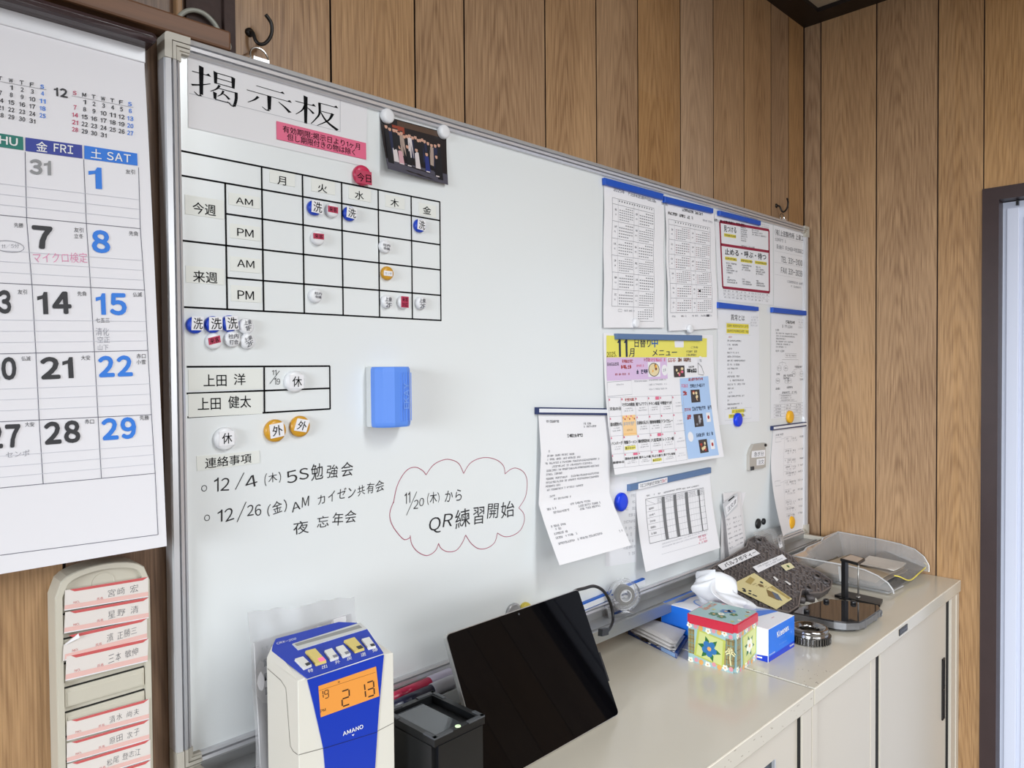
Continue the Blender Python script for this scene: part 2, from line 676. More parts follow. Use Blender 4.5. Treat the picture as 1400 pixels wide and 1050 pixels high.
    def p_quad(s, part, m, q, off=None, n=1):
        s.quad(part, m, [s.st(*p) for p in q], off, n)

    def p_rect(s, part, m, o, e, off=None, n=1):
        a, b = s.st(*o), s.st(*e)
        s.rect(part, m, a[0], a[1], b[0], b[1], off, n)

    def p_line(s, part, m, pts, w, off=None, n=1):
        s.line(part, m, [s.st(*p) for p in pts], w, off, n=n)

    def flush(s, parent, labels=None):
        for part, (v, f, fm, ms) in s.b.items():
            o = obj(part, v, f, ms, parent, fm)
            if labels and part in labels:
                o['label'] = labels[part]
        s.b = {}


def plane_face(o, a, b):
    """flat face: o top left, a top right, b bottom left (world)"""
    o, a, b = V(o), V(a), V(b)
    n = (b-o).cross(a-o).normalized()
    if n.dot(CAM-o) < 0:
        n = -n
    return Face(lambda s, t: o+(a-o)*s+(b-o)*t, n)


def quad_face(q, bend=None, n=(0, -1, 0)):
    """q: TL,TR,BR,BL world points; bend(s,t) pushes off along n"""
    q = [V(p) for p in q]
    n = V(n)

    def fn(s, t):
        p = (q[0]*(1-s)+q[1]*s)*(1-t)+(q[3]*(1-s)+q[2]*s)*t
        return p+n*bend(s, t) if bend else p
    return Face(fn, n)


def px_sheet(corners, y, bend=None):
    """sheet hung in front of plane y: corners given as pixels, found on the bent surface"""
    q = []
    for (px, py), (s, t) in zip(corners, ((0, 0), (1, 0), (1, 1), (0, 1))):
        q.append(B(px, py, y-(bend(s, t) if bend else 0)))
    for p in q:
        p.y = y
    return quad_face(q, bend)


def sheet(name, face, m, label, cat, group=None, nu=8, nv=24, rnd=0):
    vs, fs = [], []
    for j in range(nv+1):
        for i in range(nu+1):
            vs.append(face.fn(i/nu, j/nv))
    for j in range(nv):
        for i in range(nu):
            k = j*(nu+1)+i
            fs.append((k, k+nu+1, k+nu+2, k+1))
    o = obj(name, vs, fs, m, None, None, True)
    # real paper thickness
    md = o.modifiers.new('thickness', 'SOLIDIFY')
    md.thickness = 0.00018
    md.offset = -1
    md.use_rim = False
    return props(o, label, cat, group)


# ================================================================== SETTING
def struct(name, mb, m, parent=None, **k):
    o = mb.build(name, m, parent, **k)
    if parent is None:
        o['kind'] = 'structure'
    return o


def plank_wall(name, axis, edges, z0, z1, thick, face_at, sign, ext=(0, 0)):
    """boards between groove positions 'edges'; axis 0: wall runs along x at y=face_at; axis 1: along y at x=face_at"""
    vs, fs, fm, ug, up = [], [], [], [], []
    g = 0.0016

    def q(p, uvg, uvp, mi):
        k = len(vs)
        vs.extend(p)
        ug.extend(uvg)
        up.extend(uvp)
        fs.append((k, k+1, k+2, k+3))
        fm.append(mi)
    for i in range(len(edges)-1):
        a, b = edges[i]+g, edges[i+1]-g
        c = (a+b)/2
        id_ = i*1.37+(0 if axis == 0 else 50.5)

        def P(u, d, z):
            return (u, face_at+sign*d, z) if axis == 0 else (face_at+sign*d, u, z)
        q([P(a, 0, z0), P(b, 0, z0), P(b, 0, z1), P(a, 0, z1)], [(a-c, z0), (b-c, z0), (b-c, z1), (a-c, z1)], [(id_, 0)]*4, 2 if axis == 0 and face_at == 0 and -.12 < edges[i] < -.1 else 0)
        # groove: sides and back
        for e0, e1 in ((b, b+2*g),):
            q([P(e0, 0.004, z0), P(e1, 0.004, z0), P(e1, 0.004, z1), P(e0, 0.004, z1)], [(0, 0)]*4, [(0, 0)]*4, 1)
        q([P(b, 0, z0), P(b, 0.004, z0), P(b, 0.004, z1), P(b, 0, z1)], [(0, 0)]*4, [(0, 0)]*4, 1)
        q([P(a, 0, z0), P(a, 0.004, z0), P(a, 0.004, z1), P(a, 0, z1)], [(0, 0)]*4, [(0, 0)]*4, 1)
    # backing slab
    a, b = edges[0]-ext[0], edges[-1]+ext[1]
    mb = MB()
    if axis == 0:
        mb.box(a, b, min(face_at+sign*0.005, face_at+sign*thick), max(face_at+sign*0.005, face_at+sign*thick), z0, z1)
    else:
        mb.box(min(face_at+sign*0.005, face_at+sign*thick), max(face_at+sign*0.005, face_at+sign*thick), a, b, z0, z1)
    k = len(vs)
    vs += mb.v
    ug += [(0, 0)]*len(mb.v)
    up += [(0, 0)]*len(mb.v)
    fs += [tuple(k+i for i in f) for f in mb.f]
    fm += [1]*len(mb.f)
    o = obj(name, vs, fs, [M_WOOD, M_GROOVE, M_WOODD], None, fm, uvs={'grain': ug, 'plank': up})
    o['kind'] = 'structure'
    return o


CEIL = 2.456
XL, YF = -4.0, -4.0
e_back = [XL, -3.8, -3.6, -3.4, -3.2, -3.0, -2.8, -2.65, -2.5, -2.3, -2.1, -1.9, -1.75, -1.5, -1.3, -1.1, -0.9, -0.72, -0.55, -0.4, -0.26, -0.109, 0.087, 0.244, 0.397, 0.502, 0.705, 0.859, 1.003, 1.172, 1.321, 1.477, 1.631, 1.74, XC-.0045]
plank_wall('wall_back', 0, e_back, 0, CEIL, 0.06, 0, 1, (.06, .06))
e_right = [0, -0.0496, -0.2042, -0.3576, -0.4625]
plank_wall('wall_right', 1, [-0.4625, -0.3576, -0.2042, -0.0496, 0.0], 0, CEIL, 0.06, XC, 1, (0, .06))
DZ, DY0, DY1 = 1.885, -0.462, -1.40
plank_wall('wall_right', 1, [DY1, -1.2, -1.05, -0.9, -0.75, -0.6, DY0], DZ, CEIL, 0.06, XC, 1)
plank_wall('wall_right', 1, [YF, -3.8, -3.6, -3.4, -3.2, -3.0, -2.8, -2.6, -2.4, -2.2, -2.0, -1.8, -1.6, DY1], 0, CEIL, 0.06, XC, 1)
ee = [XL+i*0.1826 for i in range(33)]
ee[-1] = XC
# wall behind the camera, with a window opening; side wall with a window opening
plank_wall('wall_front', 0, ee, 0, 0.82, 0.06, YF, -1)
plank_wall('wall_front', 0, ee, 2.18, CEIL, 0.06, YF, -1)
plank_wall('wall_front', 0, [x for x in ee if x < -1.1]+[-1.1], 0.82, 2.18, 0.06, YF, -1)
plank_wall('wall_front', 0, [1.3]+[x for x in ee if x > 1.3], 0.82, 2.18, 0.06, YF, -1)
ly = [YF+i*0.2 for i in range(21)]
ly[-1] = 0
plank_wall('wall_left', 1, ly, 0, 0.92, 0.06, XL, -1)
plank_wall('wall_left', 1, ly, 2.18, CEIL, 0.06, XL, -1)
plank_wall('wall_left', 1, [y for y in ly if y < -2.65]+[-2.65], 0.92, 2.18, 0.06, XL, -1)
plank_wall('wall_left', 1, [-0.85]+[y for y in ly if y > -0.85], 0.92, 2.18, 0.06, XL, -1)
M_FLOOR = mat('grey_vinyl_floor', rgb(120, 116, 108), 0.5, noise=0.2, nscale=8)
struct('floor', MB().box(XL-0.06, XC+0.06, YF-0.06, 0.06, -0.05, 0), M_FLOOR)
M_CEIL = mat('beige_ceiling_plaster', rgb(186, 174, 154), 0.9, noise=0.4, nscale=12, bump=0.4)
struct('ceiling', MB().box(XL-0.06, XC+0.06, YF-0.06, 0.06, CEIL, CEIL+0.05), M_CEIL)
M_DK = mat('near_black_stained_wood', rgb(24, 14, 12), 0.5)
struct('trim_1', MB().box(XL, XC-0.070, -0.070, 0, 2.444, CEIL), M_DK)
struct('trim_2', MB().box(XC-0.070, XC, YF, 0, 2.444, CEIL), M_DK)
# windows on the unseen sides
for nm, ax in (('window_1', 0), ('window_2', 1)):
    mb = MB()
    g = MB()
    if ax == 0:
        a, b, z0, z1, p = -1.1, 1.3, 0.82, 2.18, YF-0.03
        for x0, x1, q0, q1 in ((a, b, z0, z0+.04), (a, b, z1-.04, z1), (a, a+.04, z0+.04, z1-.04), (b-.04, b, z0+.04, z1-.04), ((a+b)/2-.03, (a+b)/2+.03, z0+.04, z1-.04)):
            mb.box(x0, x1, p-.02, p+.02, q0, q1)
        g.box(a+.04, b-.04, p-.003, p+.003, z0+.04, z1-.04)
    else:
        a, b, z0, z1, p = -2.65, -0.85, 0.92, 2.18, XL-0.03
        for x0, x1, q0, q1 in ((a, b, z0, z0+.04), (a, b, z1-.04, z1), (a, a+.04, z0+.04, z1-.04), (b-.04, b, z0+.04, z1-.04), ((a+b)/2-.03, (a+b)/2+.03, z0+.04, z1-.04)):
            mb.box(p-.02, p+.02, x0, x1, q0, q1)
        g.box(p-.003, p+.003, a+.04, b-.04, z0+.04, z1-.04)
    wo = struct(nm, mb, M_ALU)
    g.build('pane', clear('window_glass', trans=0.9, hz=0.05, rough=0.02), wo)
# door in the right wall: dark frame, pale metal leaf
fr = MB()
fr.box(XC-0.012, XC+0.06, DY0-0.036, DY0, 0, DZ)
fr.box(XC-0.012, XC+0.06, DY1, DY1+0.036, 0, DZ)
fr.box(XC-0.012, XC+0.06, DY1+0.036, DY0-0.036, DZ-0.032, DZ)
M_FRAMEW = mat('dark_door_frame_wood', rgb(58, 42, 42), 0.38, noise=0.3, nscale=25)
dfr = struct('door_1', fr, M_FRAMEW)
M_DOOR = mat('white_painted_metal_door', rgb(214, 218, 234), 0.3, spec=0.5)
dl = MB().box(XC+0.032, XC+0.055, DY1+0.036, DY0-0.036, 0.004, DZ-0.034)
dl.box(XC+0.024, XC+0.032, DY0-0.072, DY0-0.045, 0.01, DZ-0.05, 0.002)
dl.box(XC+0.024, XC+0.032, DY1+0.05, DY1+0.09, 0.01, DZ-0.05, 0.002)
dl.box(XC+0.028, XC+0.032, DY1+0.1, DY0-0.08, 0.3, DZ-0.075, 0.002)
dlo = dl.build('door_leaf', M_DOOR, dfr)
dlo['label'] = 'white metal leaf'
MB().box(XC+0.020, XC+0.031, DY0-0.071, DY0-0.0655, DZ-0.046, DZ-0.034).build('door_catch', M_BLACKPL, dfr)

# upper left: red-brown rail, dark picture rail, dark post, light panel edge
struct('trim_3', MB().box(XL, 0.085, -0.024, 0, 1.8500, B(249, 21, -0.024).z, 0.003), M_RAILWOOD)
mb = MB()
zt = B(215, 45, -0.04).z
mb.box(XL, B(216, 50, -0.04).x, -0.042, 0, B(216, 59, -0.042).z, zt, 0.006)
M_RAIL = mat('worn_dark_lacquered_wood', rgb(66, 50, 52), 0.25, noise=0.7, nscale=14, bump=0.5, stretch=(1, 10, 14))
struct('trim_4', mb, M_RAIL)
zr = B(249, 21, -0.024).z-.002
mb = MB()
mb.box(B(252, 5, 0).x, B(306, 10, 0).x, -0.006, 0, zr, 2.444)
mb.box(B(306.5, 10, -.012).x, B(322, 10, -.012).x, -0.012, 0, 1.7, 2.444, 0.001)
struct('trim_5', mb, mat('rough_dark_post', rgb(62, 44, 40), 0.7, noise=0.6, nscale=90, bump=0.5))
struct('trim_6', MB().box(B(240, 5, -.01).x, B(249, 5, -.01).x, -0.012, 0, zr, 2.444, 0.002), mat('pale_wood_edge', rgb(150, 116, 82), 0.5))

# ceiling fluorescent fixtures (they hold the tube lights)
for lx, ly in ((0.55, -1.65), (-0.9, -2.9), (0.9, -2.9)):
    f = empty('ceiling_light', (lx, ly, CEIL-0.06), 'white fluorescent ceiling light outside the picture', 'ceiling light', 'fluorescent lights on the ceiling')
    MB().box(lx-.13, lx+.13, ly-.62, ly+.62, CEIL-.06, CEIL, .004).build('housing', mat('white_lamp_housing', rgb(230, 230, 230), .5), f)
    for sx in (-.06, .06):
        MB().tube([(lx+sx, ly-.6, CEIL-.07), (lx+sx, ly+.6, CEIL-.07)], .014, 10).build('tube', mat('lit_tube', (1, .97, .92, 1), .5, emit=2.0), f)

# ================================================================== WHITEBOARD
BW, BH, BZ1 = 1.81, 0.902, 1.8475
BZ0 = BZ1-BH
FY = -0.030
wb = empty('whiteboard', (BW/2, BY, BZ0), 'large aluminium framed whiteboard hung on the wood wall above the cabinets', 'whiteboard')
MB().box(0.016, BW-0.016, BY, -0.008, BZ0+0.016, BZ1-0.016).build('writing_surface', M_BOARD, wb)


def frame_bar(p0, p1, inward, name='frame'):
    """extruded aluminium profile with ribs, from p0 to p1 (x,z), 'inward' unit vector in the board plane"""
    prof = [(0, -0.006), (0, -0.026), (0.0015, -0.0285), (0.0075, -0.030), (0.0079, -0.0230), (0.0094, -0.0230), (0.0100, -0.030), (0.0140, -0.029), (0.0143, -0.0225), (0.0157, -0.0225), (0.0161, -0.0275), (0.0192, -0.0255), (0.0197, -0.0195), (0.0197, -0.006)]
    vs = []
    for p in (p0, p1):
        for d, y in prof:
            vs.append((p[0]+inward[0]*d, y, p[1]+inward[1]*d))
    n = len(prof)
    fs = [(i, i+1, n+i+1, n+i) for i in range(n-1)]+[(n-1, 0, n, 2*n-1), tuple(range(n)), tuple(reversed(range(n, 2*n)))]
    return obj(name, vs, fs, M_ALU, wb)


c = 0.030
frame_bar((c, BZ1), (BW-c, BZ1), (0, -1))
frame_bar((c, BZ0), (BW-c, BZ0), (0, 1))
frame_bar((0, BZ0+c), (0, BZ1-c), (1, 0))
frame_bar((BW, BZ0+c), (BW, BZ1-c), (-1, 0))
for sx, sz in ((0, 1), (1, 1), (0, 0), (1, 0)):
    x = BW if sx else 0
    z = BZ1 if sz else BZ0
    dx, dz = (-1 if sx else 1), (-1 if sz else 1)

    def LL(w0, d0, y0, y1, mb, r=0.0):
        # L-shaped layer from outer offset w0 to w0+d0
        a = w0
        e = w0+d0
        pts = [(a, a), (c+.0005, a), (c+.0005, e), (e, e), (e, c+.0005), (a, c+.0005)]
        if a < 0.001:
            pts = [(0.004, 0), (c+.0005, 0), (c+.0005, e), (e, e), (e, c+.0005), (0, c+.0005), (0, 0.004), (0.0012, 0.0012)]
        mb.prism([(x+dx*p, y0, z+dz*q) for p, q in pts], (0, y1-y0, 0))
    mb = MB()
    LL(0, 0.0205, -0.027, -0.006, mb)
    LL(0.0005, 0.008, -0.0312, -0.027, mb)
    LL(0.0095, 0.004, -0.0305, -0.027, mb)
    LL(0.0145, 0.0035, -0.0290, -0.027, mb)
    mb.build('corner_cap', M_CAP, wb)
# pen tray along the bottom
tr = MB()
TX0, TX1, TY = 0.028, BW-0.045, -0.092
tr.box(TX0, TX1, -0.034, -0.030, BZ0-0.004, BZ0+0.010)
tr.box(TX0, TX1, TY, -0.030, BZ0-0.0045, BZ0-0.0025)
tr.box(TX0, TX1, TY-0.001, TY+0.002, BZ0-0.018, BZ0+0.005)
tr.box(TX0, TX1, TY+0.02, TY+0.022, BZ0-0.0025, BZ0-0.0005)
tray = tr.build('pen_tray', mat('grey_aluminium', rgb(170, 170, 170), 0.38, metal=0.7), wb)
for x0 in (TX0-0.012, TX1):
    MB().box(x0, x0+0.012, TY-0.003, -0.0315, BZ0-0.020, BZ0+0.008, 0.002).build('tray_end_cap', M_CAP, tray)

# ---- lines and handwriting
bf = plane_face((0, BY, BZ1), (BW, BY, BZ1), (0, BY, BZ0))


def bx(x):
    return x/BW


def bz(z):
    return (BZ1-z)/BH


bf.lay = 0.0004
rows = [1.711, 1.681, 1.642, 1.6015, 1.5605, 1.520]
cols = [0.0235, 0.0755, 0.1250, 0.1845, 0.2465, 0.3095, 0.3710, 0.4285]
LW = 0.0023


def gl(x0, z0, x1, z1):
    bf.line('schedule_grid', M_BLACK, [(bx(x0), bz(z0)), (bx(x1), bz(z1))], LW)


for i, z in enumerate(rows):
    gl(cols[1] if i in (2, 4) else 0.0205, z, cols[-1]+0.0008, z)
for i, x in enumerate(cols):
    if i == 0:
        continue
    gl(x, rows[0] if i >= 2 else rows[1], x, rows[-1]-0.0008)
for q in (((255, 501.5), (451, 500.5)), ((255, 538), (451, 530.8)), ((256, 570.5), (451.5, 559)), ((361, 502), (361.5, 564.5)), ((450.6, 500.5), (451.2, 559.5))):
    bf.p_line('name_grid', M_BLACK, q, LW)
hw = 'handwritten_lettering'


def hand(txt, o, a, b, m=M_MARKER, part=hw, bold=0.0, face=None):
    (face or bf).p_text(part, m, txt, o, a, b, bold, jit=int(o[0]))


def ringmark(px, py, r):
    s, t = bf.st(px, py)
    bf.line(hw, M_MARKER, [(s+r*.9*cos(k*pi/6)/bf.W, t+r*sin(k*pi/6)/bf.H) for k in range(12)], 0.0009, closed=True)


ringmark(279, 667.5, 0.0036)
ringmark(283, 708, 0.0036)
hand('12', (292.6, 653.7), (313.3, 650.5), (292.6, 674))
bf.p_line(hw, M_MARKER, ((321.6, 669.4), (333.4, 646.3)), 0.0011)
hand('4', (335.4, 651.5), (351.7, 648), (335.4, 668))
hand('(木)', (361.4, 647.5), (384, 643), (361.4, 665))
hand('5S', (392.4, 643), (422, 639), (392.4, 661))
hand('勉強会', (425, 635), (482.5, 627), (425, 659))
hand('12', (297.3, 698), (320, 692.5), (297.3, 716.5))
bf.p_line(hw, M_MARKER, ((324, 713.6), (336.3, 686)), 0.0011)
hand('26', (337.8, 691), (357, 687.5), (337.8, 708))
hand('(金)', (365.3, 687.5), (392, 682), (365.3, 706.5))
hand('AM', (399, 684.5), (422.6, 677), (399, 701))
hand('カイゼン共有会', (434.4, 675), (524.7, 655), (434.4, 692))
hand('夜', (400.7, 713.5), (422, 711), (400.7, 731.5))
hand('忘', (433, 707), (449, 704), (433, 722.5))
hand('年会', (454, 701.5), (487, 696), (454, 720))
hand('11', (371.8, 506), (377.7, 505.5), (371.8, 513), part='date_note_lettering')
bf.p_line('date_note_lettering', M_MARKER, ((368.8, 524.6), (382, 507)), 0.0008)
hand('19', (374.7, 516.4), (382.7, 516), (374.7, 526), part='date_note_lettering')
hand('11', (553, 674.3), (560.6, 672), (553, 689.5), part='cloud_note_lettering')
bf.p_line('cloud_note_lettering', M_MARKER, ((555.5, 704.5), (569.7, 672)), 0.0010)
hand('20', (565, 683.5), (579.5, 680), (565, 697), part='cloud_note_lettering')
hand('(木)', (584, 674), (600.6, 671), (584, 690.5), part='cloud_note_lettering')
hand('から', (608, 671.5), (631, 667), (608, 688.5), part='cloud_note_lettering')
hand('QR', (586.4, 708), (619, 700), (586.4, 731.5), part='cloud_note_lettering')
hand('練習', (622, 697.5), (662, 690.5), (622, 723.5), part='cloud_note_lettering')
hand('開始', (665.5, 689), (703, 682.5), (665.5, 713), part='cloud_note_lettering')
arcs = [[(165, 560), (183, 470), (215, 400), (255, 355), (300, 345), (340, 365), (360, 390)], [(360, 390), (400, 335), (450, 305), (500, 298), (555, 322), (585, 382)],
        [(585, 382), (620, 325), (670, 295), (730, 287), (790, 305), (825, 340), (832, 385)], [(832, 385), (865, 358), (900, 350), (945, 375), (965, 430), (955, 520), (915, 588)],
        [(915, 588), (943, 620), (948, 665), (925, 720), (880, 752), (830, 760), (787, 738)], [(787, 738), (770, 795), (725, 828), (675, 832), (630, 800), (597, 750)],
        [(597, 750), (575, 800), (540, 842), (490, 850), (450, 830), (435, 800)], [(435, 800), (415, 845), (365, 873), (310, 850), (275, 805), (265, 752)],
        [(265, 765), (232, 778), (195, 745), (155, 685), (143, 620), (165, 552)]]
for a in arcs:
    P = [(p[0]/4.375+500, p[1]/4.375+560, 0) for p in a]
    bf.p_line('cloud_outline', M_MAROON, [(p.x, p.y) for p in smooth_path(P, 4)], 0.0012)
bf.flush(wb, {'schedule_grid': 'black two-week schedule grid', 'handwritten_lettering': 'notes handwritten in black marker', 'cloud_outline': 'cloud drawn in thin maroon marker'})

# ---- cream tape labels stuck on the board (parts of it)
for nm, tl, br, txt, t0, t1, b in (
        ('day_label', (368, 231.4), (403, 255.7), '月', (379, 240), (391, 254), 0),
        ('day_label', (425, 243), (457.7, 267), '火', (434.3, 250.5), (447.2, 264.4), 0),
        ('day_label', (476.3, 254.3), (507, 277), '水', (485, 260), (497.3, 274), 0),
        ('day_label', (526.3, 265.7), (553, 287), '木', (533.7, 270.6), (545.2, 283.8), 0),
        ('day_label', (572, 277), (595.7, 298), '金', (578, 281), (589.4, 294), 0),
        ('time_label', (312, 263), (355, 286), 'AM', (322.3, 269.4), (345.7, 281.6), 0),
        ('time_label', (313.7, 305), (355.7, 330), 'PM', (324, 311.6), (346.6, 325), 0),
        ('time_label', (313.7, 350), (356.6, 374), 'AM', (324, 354.5), (347.7, 366.8), 0),
        ('time_label', (315, 389.4), (357, 414), 'PM', (324.6, 396.8), (347.2, 410.2), 0),
        ('week_label', (252.5, 266), (306, 300), '今週', (263, 275.5), (295.2, 296), 0),
        ('week_label', (253.5, 363), (306.6, 390), '来週', (263.7, 369.5), (297.2, 388), 0),
        ('name_label', (257, 505), (358.6, 531.5), '', None, None, 0),
        ('name_label', (257, 538.5), (358.6, 565.5), '', None, None, 0)):
    a, b_ = B(*tl), B(*br)
    y = BY-0.0008
    lb = MB().box(a.x, b_.x, y, BY, b_.z, a.z).build(nm, M_CREAM, wb)
    fc = plane_face((a.x, y, a.z), (b_.x, y, a.z), (a.x, y, b_.z))
    if txt:
        fc.p_box('lettering', M_BLACK, txt, t0, t1, .006)
    elif tl[1] < 520:
        fc.p_box('lettering', M_BLACK, '上田', (278, 512), (309.7, 528), .005)
        fc.p_box('lettering', M_BLACK, '洋', (319.5, 510.8), (335.6, 526.4), .005)
    else:
        fc.p_box('lettering', M_BLACK, '上田', (270, 544), (301.8, 559.8), .005)
        fc.p_box('lettering', M_BLACK, '健太', (311.8, 541.5), (343.2, 557), .005)
    fc.flush(lb)
q = [B(268.4, 623.6), B(354, 616), B(354.6, 633), B(269, 644)]
lb = MB().prism(q, (0, -0.0008, 0)).build('notice_label', M_CREAM, wb)
fc = quad_face([p+V((0, -0.0008, 0)) for p in q])
fc.p_text('lettering', M_BLACK, '連絡事項', (280.2, 626.5), (343.7, 619.7), (280.2, 641), .005)
fc.flush(lb)

# hanging rings on the top edge and the hooks on the wall
for i, (hx, hz, lab) in enumerate(((0.1265, 1.875, 'black cup hook in the wood wall above the upper left board corner'), (1.668, 1.875, 'black cup hook in the wood wall near the room corner'))):
    MB().box(hx-.011, hx+.011, -.022, -.008, BZ1-.0005, BZ1+.0015).box(hx-.011, hx+.011, -.022, -.0205, BZ1, BZ1+.006).build('ring_plate', M_ALU, wb)
    MB().tube([(hx+.0125*cos(t*pi/10), -.0155+.002*sin(t*pi/10), BZ1+.009+.0125*sin(t*pi/10)) for t in range(20)], .0013, 6, closed=True).build('hanging_ring', M_STEEL, wb)
    pts = [(hx-.006, 0.0, hz+.017), (hx-.006, -.010, hz+.014), (hx-.004, -.014, hz+.003), (hx, -.0165, hz-.0015), (hx+.007, -.020, hz+.001), (hx+.013, -.024, hz+.012), (hx+.0125, -.026, hz+.026), (hx+.004, -.027, hz+.035)]
    h = MB().tube(smooth_path(pts, 5), .0024, 8).lathe([(.0001, 0), (.0062, 0), (.0055, .003), (.003, .0045)], (hx-.006, 0, hz+.017), (0, -1, 0), 14)
    props(h.build('cup_hook', M_BLKMET, None, True), lab, 'hook', 'hooks that carry the whiteboard')

# ================================================================== TITLE SHEET, PHOTO
fc = px_sheet([(256.5, 74.4), (502, 145.5), (500.3, 228), (257.5, 174)], BY-0.0008)
M_TITLE = mat('white_magnetic_sheet', rgb(226, 224, 226), 0.55)
ts = sheet('title_sheet', fc, M_TITLE, 'white title sheet with big black headline at the top left of the whiteboard', 'sign', None, 2, 2)
for q in (((258.5, 76.5), (465, 135)), ((465, 135), (465, 180)), ((465, 180), (258.5, 127.5)),):
    fc.p_line('strip_outline', M_LGREY, q, 0.0006)


def mincho(face, part, m, o, a, b, strokes):
    """brush-like roman style: h = thin bar with end triangle, v = thick bar, s = tapering sweep, d = dot"""
    o, a, b = face.st(*o), face.st(*a), face.st(*b)

    def U(x, y):
        x, y = x/100, y/100
        return (o[0]+(a[0]-o[0])*x+(b[0]-o[0])*y, o[1]+(a[1]-o[1])*x+(b[1]-o[1])*y)

    def poly(p):
        face.put(part, m, [U(*q) for q in p], [tuple(range(len(p)))])
    for s in strokes:
        k = s[0]
        if k == 'h':
            x0, x1, y = s[1:4]
            poly([(x0, y-1.3), (x1, y-1.3), (x1, y+1.3), (x0, y+1.3)])
            poly([(x1-8, y-1.2), (x1-3, y-7), (x1+2, y+1.3), (x1-6, y+1.3)])
        elif k == 't':
            x0, x1, y = s[1:4]
            poly([(x0, y-1.3), (x1, y-1.3), (x1, y+1.3), (x0, y+1.3)])
        elif k == 'v':
            x, y0, y1 = s[1:4]
            wd = s[4] if len(s) > 4 else 3.4
            poly([(x-wd-1.5, y0-2), (x+wd+1, y0+1), (x+wd, y1), (x-wd, y1)])
        else:
            pts = s[1]
            w0, w1 = s[2], s[3]
            L_ = [p for p in smooth_path([(x, y, 0) for x, y in pts], 5)]
            n = len(L_)
            for i in range(n-1):
                d = (L_[i+1]-L_[i]).normalized()
                nn = V((-d.y, d.x, 0))
                wa, wb_ = w0+(w1-w0)*i/(n-1), w0+(w1-w0)*(i+1)/(n-1)
                e = [L_[i]+nn*wa, L_[i+1]+nn*wb_, L_[i+1]-nn*wb_, L_[i]-nn*wa]
                poly([(p.x, p.y) for p in e])


mincho(fc, 'headline_lettering', M_BLACK, (261, 86), (329.5, 106), (261, 131), [
    ('h', 2, 37, 24), ('v', 20, 2, 88), ('s', [(20, 90), (14, 93), (6, 84)], 3.0, .6), ('s', [(1, 66), (20, 58), (38, 47)], 2.8, .8),
    ('v', 48, 6, 42, 2.8), ('v', 84, 8, 42, 2.8), ('t', 48, 84, 8), ('t', 48, 84, 24), ('t', 48, 84, 40),
    ('s', [(56, 44), (50, 58), (38, 70)], 2.8, .8), ('t', 53, 90, 54), ('s', [(90, 52), (90, 74), (86, 98)], 3.2, 3.0), ('s', [(86, 98), (80, 97), (72, 88)], 2.6, .6),
    ('v', 47, 70, 90, 2.6), ('t', 47, 78, 91), ('s', [(64, 58), (60, 70), (52, 80)], 2.4, .8), ('s', [(62, 66), (70, 72), (76, 80)], 1.2, 3)])
mincho(fc, 'headline_lettering', M_BLACK, (336, 108), (399, 126.5), (336, 144), [
    ('h', 22, 82, 14), ('h', 2, 98, 40), ('v', 50, 40, 92, 3.4), ('s', [(50, 94), (44, 97), (34, 88)], 3.2, .6), ('s', [(26, 54), (18, 70), (4, 86)], 3.2, .8), ('s', [(70, 52), (84, 66), (96, 82)], 1.0, 4.2)])
mincho(fc, 'headline_lettering', M_BLACK, (403, 127), (463, 143.5), (403, 166), [
    ('h', 1, 45, 28), ('v', 24, 2, 98, 3.2), ('s', [(23, 32), (16, 54), (2, 74)], 2.6, .8), ('s', [(27, 40), (34, 46), (42, 56)], 1, 3),
    ('h', 53, 97, 12), ('s', [(55, 12), (55, 50), (46, 74), (36, 94)], 3.2, .8), ('t', 56, 86, 40), ('s', [(86, 38), (76, 66), (50, 95)], 3.6, .8), ('s', [(58, 44), (72, 72), (98, 94)], 1.2, 4.4)])
q = [fc.fn(*fc.st(*p)) for p in ((377.5, 165.5), (500, 195), (500, 218.4), (377.5, 189))]
pk = MB()
pk.box(q[0].x, q[1].x, BY-.0020, BY-.0010, q[2].z, q[0].z, 0.0004)
pko = pk.build('pink_label', M_PINK, ts)
pf = plane_face((q[0].x, BY-.0020, q[0].z), (q[1].x, BY-.0020, q[0].z), (q[0].x, BY-.0020, q[2].z))
pf.p_text('lettering', M_BLACK, '有効期限:掲示日より1ヶ月', (386.4, 171), (492, 196.5), (386.4, 180.5), .004)
pf.p_text('lettering', M_BLACK, '但し期限付きの物は除く', (392.4, 182), (485.5, 204), (392.4, 191.6), .004)
pf.flush(pko)
fc.flush(ts)

# group photograph
fc = px_sheet([(519.5, 157), (610.2, 181.5), (612.6, 252.8), (530.5, 230.6)], BY-0.0012, lambda s, t: .016*t**1.5*(1-.6*s))
M_PHOTO = mat('photo_print_dark', rgb(34, 28, 30), 0.35)
ph = sheet('group_photo', fc, M_PHOTO, 'small glossy photo of a group of people in dark clothes held by two white magnets', 'photograph', None, 6, 6)
M_SKIN = mat('photo_skin_tone', rgb(206, 160, 138), 0.4)
M_PFLOOR = mat('photo_floor_tone', rgb(78, 76, 88), 0.4)
fc.rect('picture_print', M_PFLOOR, 0, .80, 1, 1, n=2)
fc.rect('picture_print', mat('photo_beam_tone', rgb(84, 62, 48), .4), .24, .02, .9, .12)
fc.rect('picture_print', mat('photo_red_sign', rgb(150, 62, 40), .4), .16, .12, .34, .32, off=.0003)
pc = [mat('photo_black_cloth', rgb(24, 24, 30), .4), mat('photo_navy_cloth', rgb(34, 40, 70), .4), mat('photo_white_cloth', rgb(216, 206, 206), .4), mat('photo_blue_cloth', rgb(40, 52, 120), .4), mat('photo_tan_cloth', rgb(170, 150, 138), .4), mat('photo_pink_cloth', rgb(206, 160, 168), .4)]
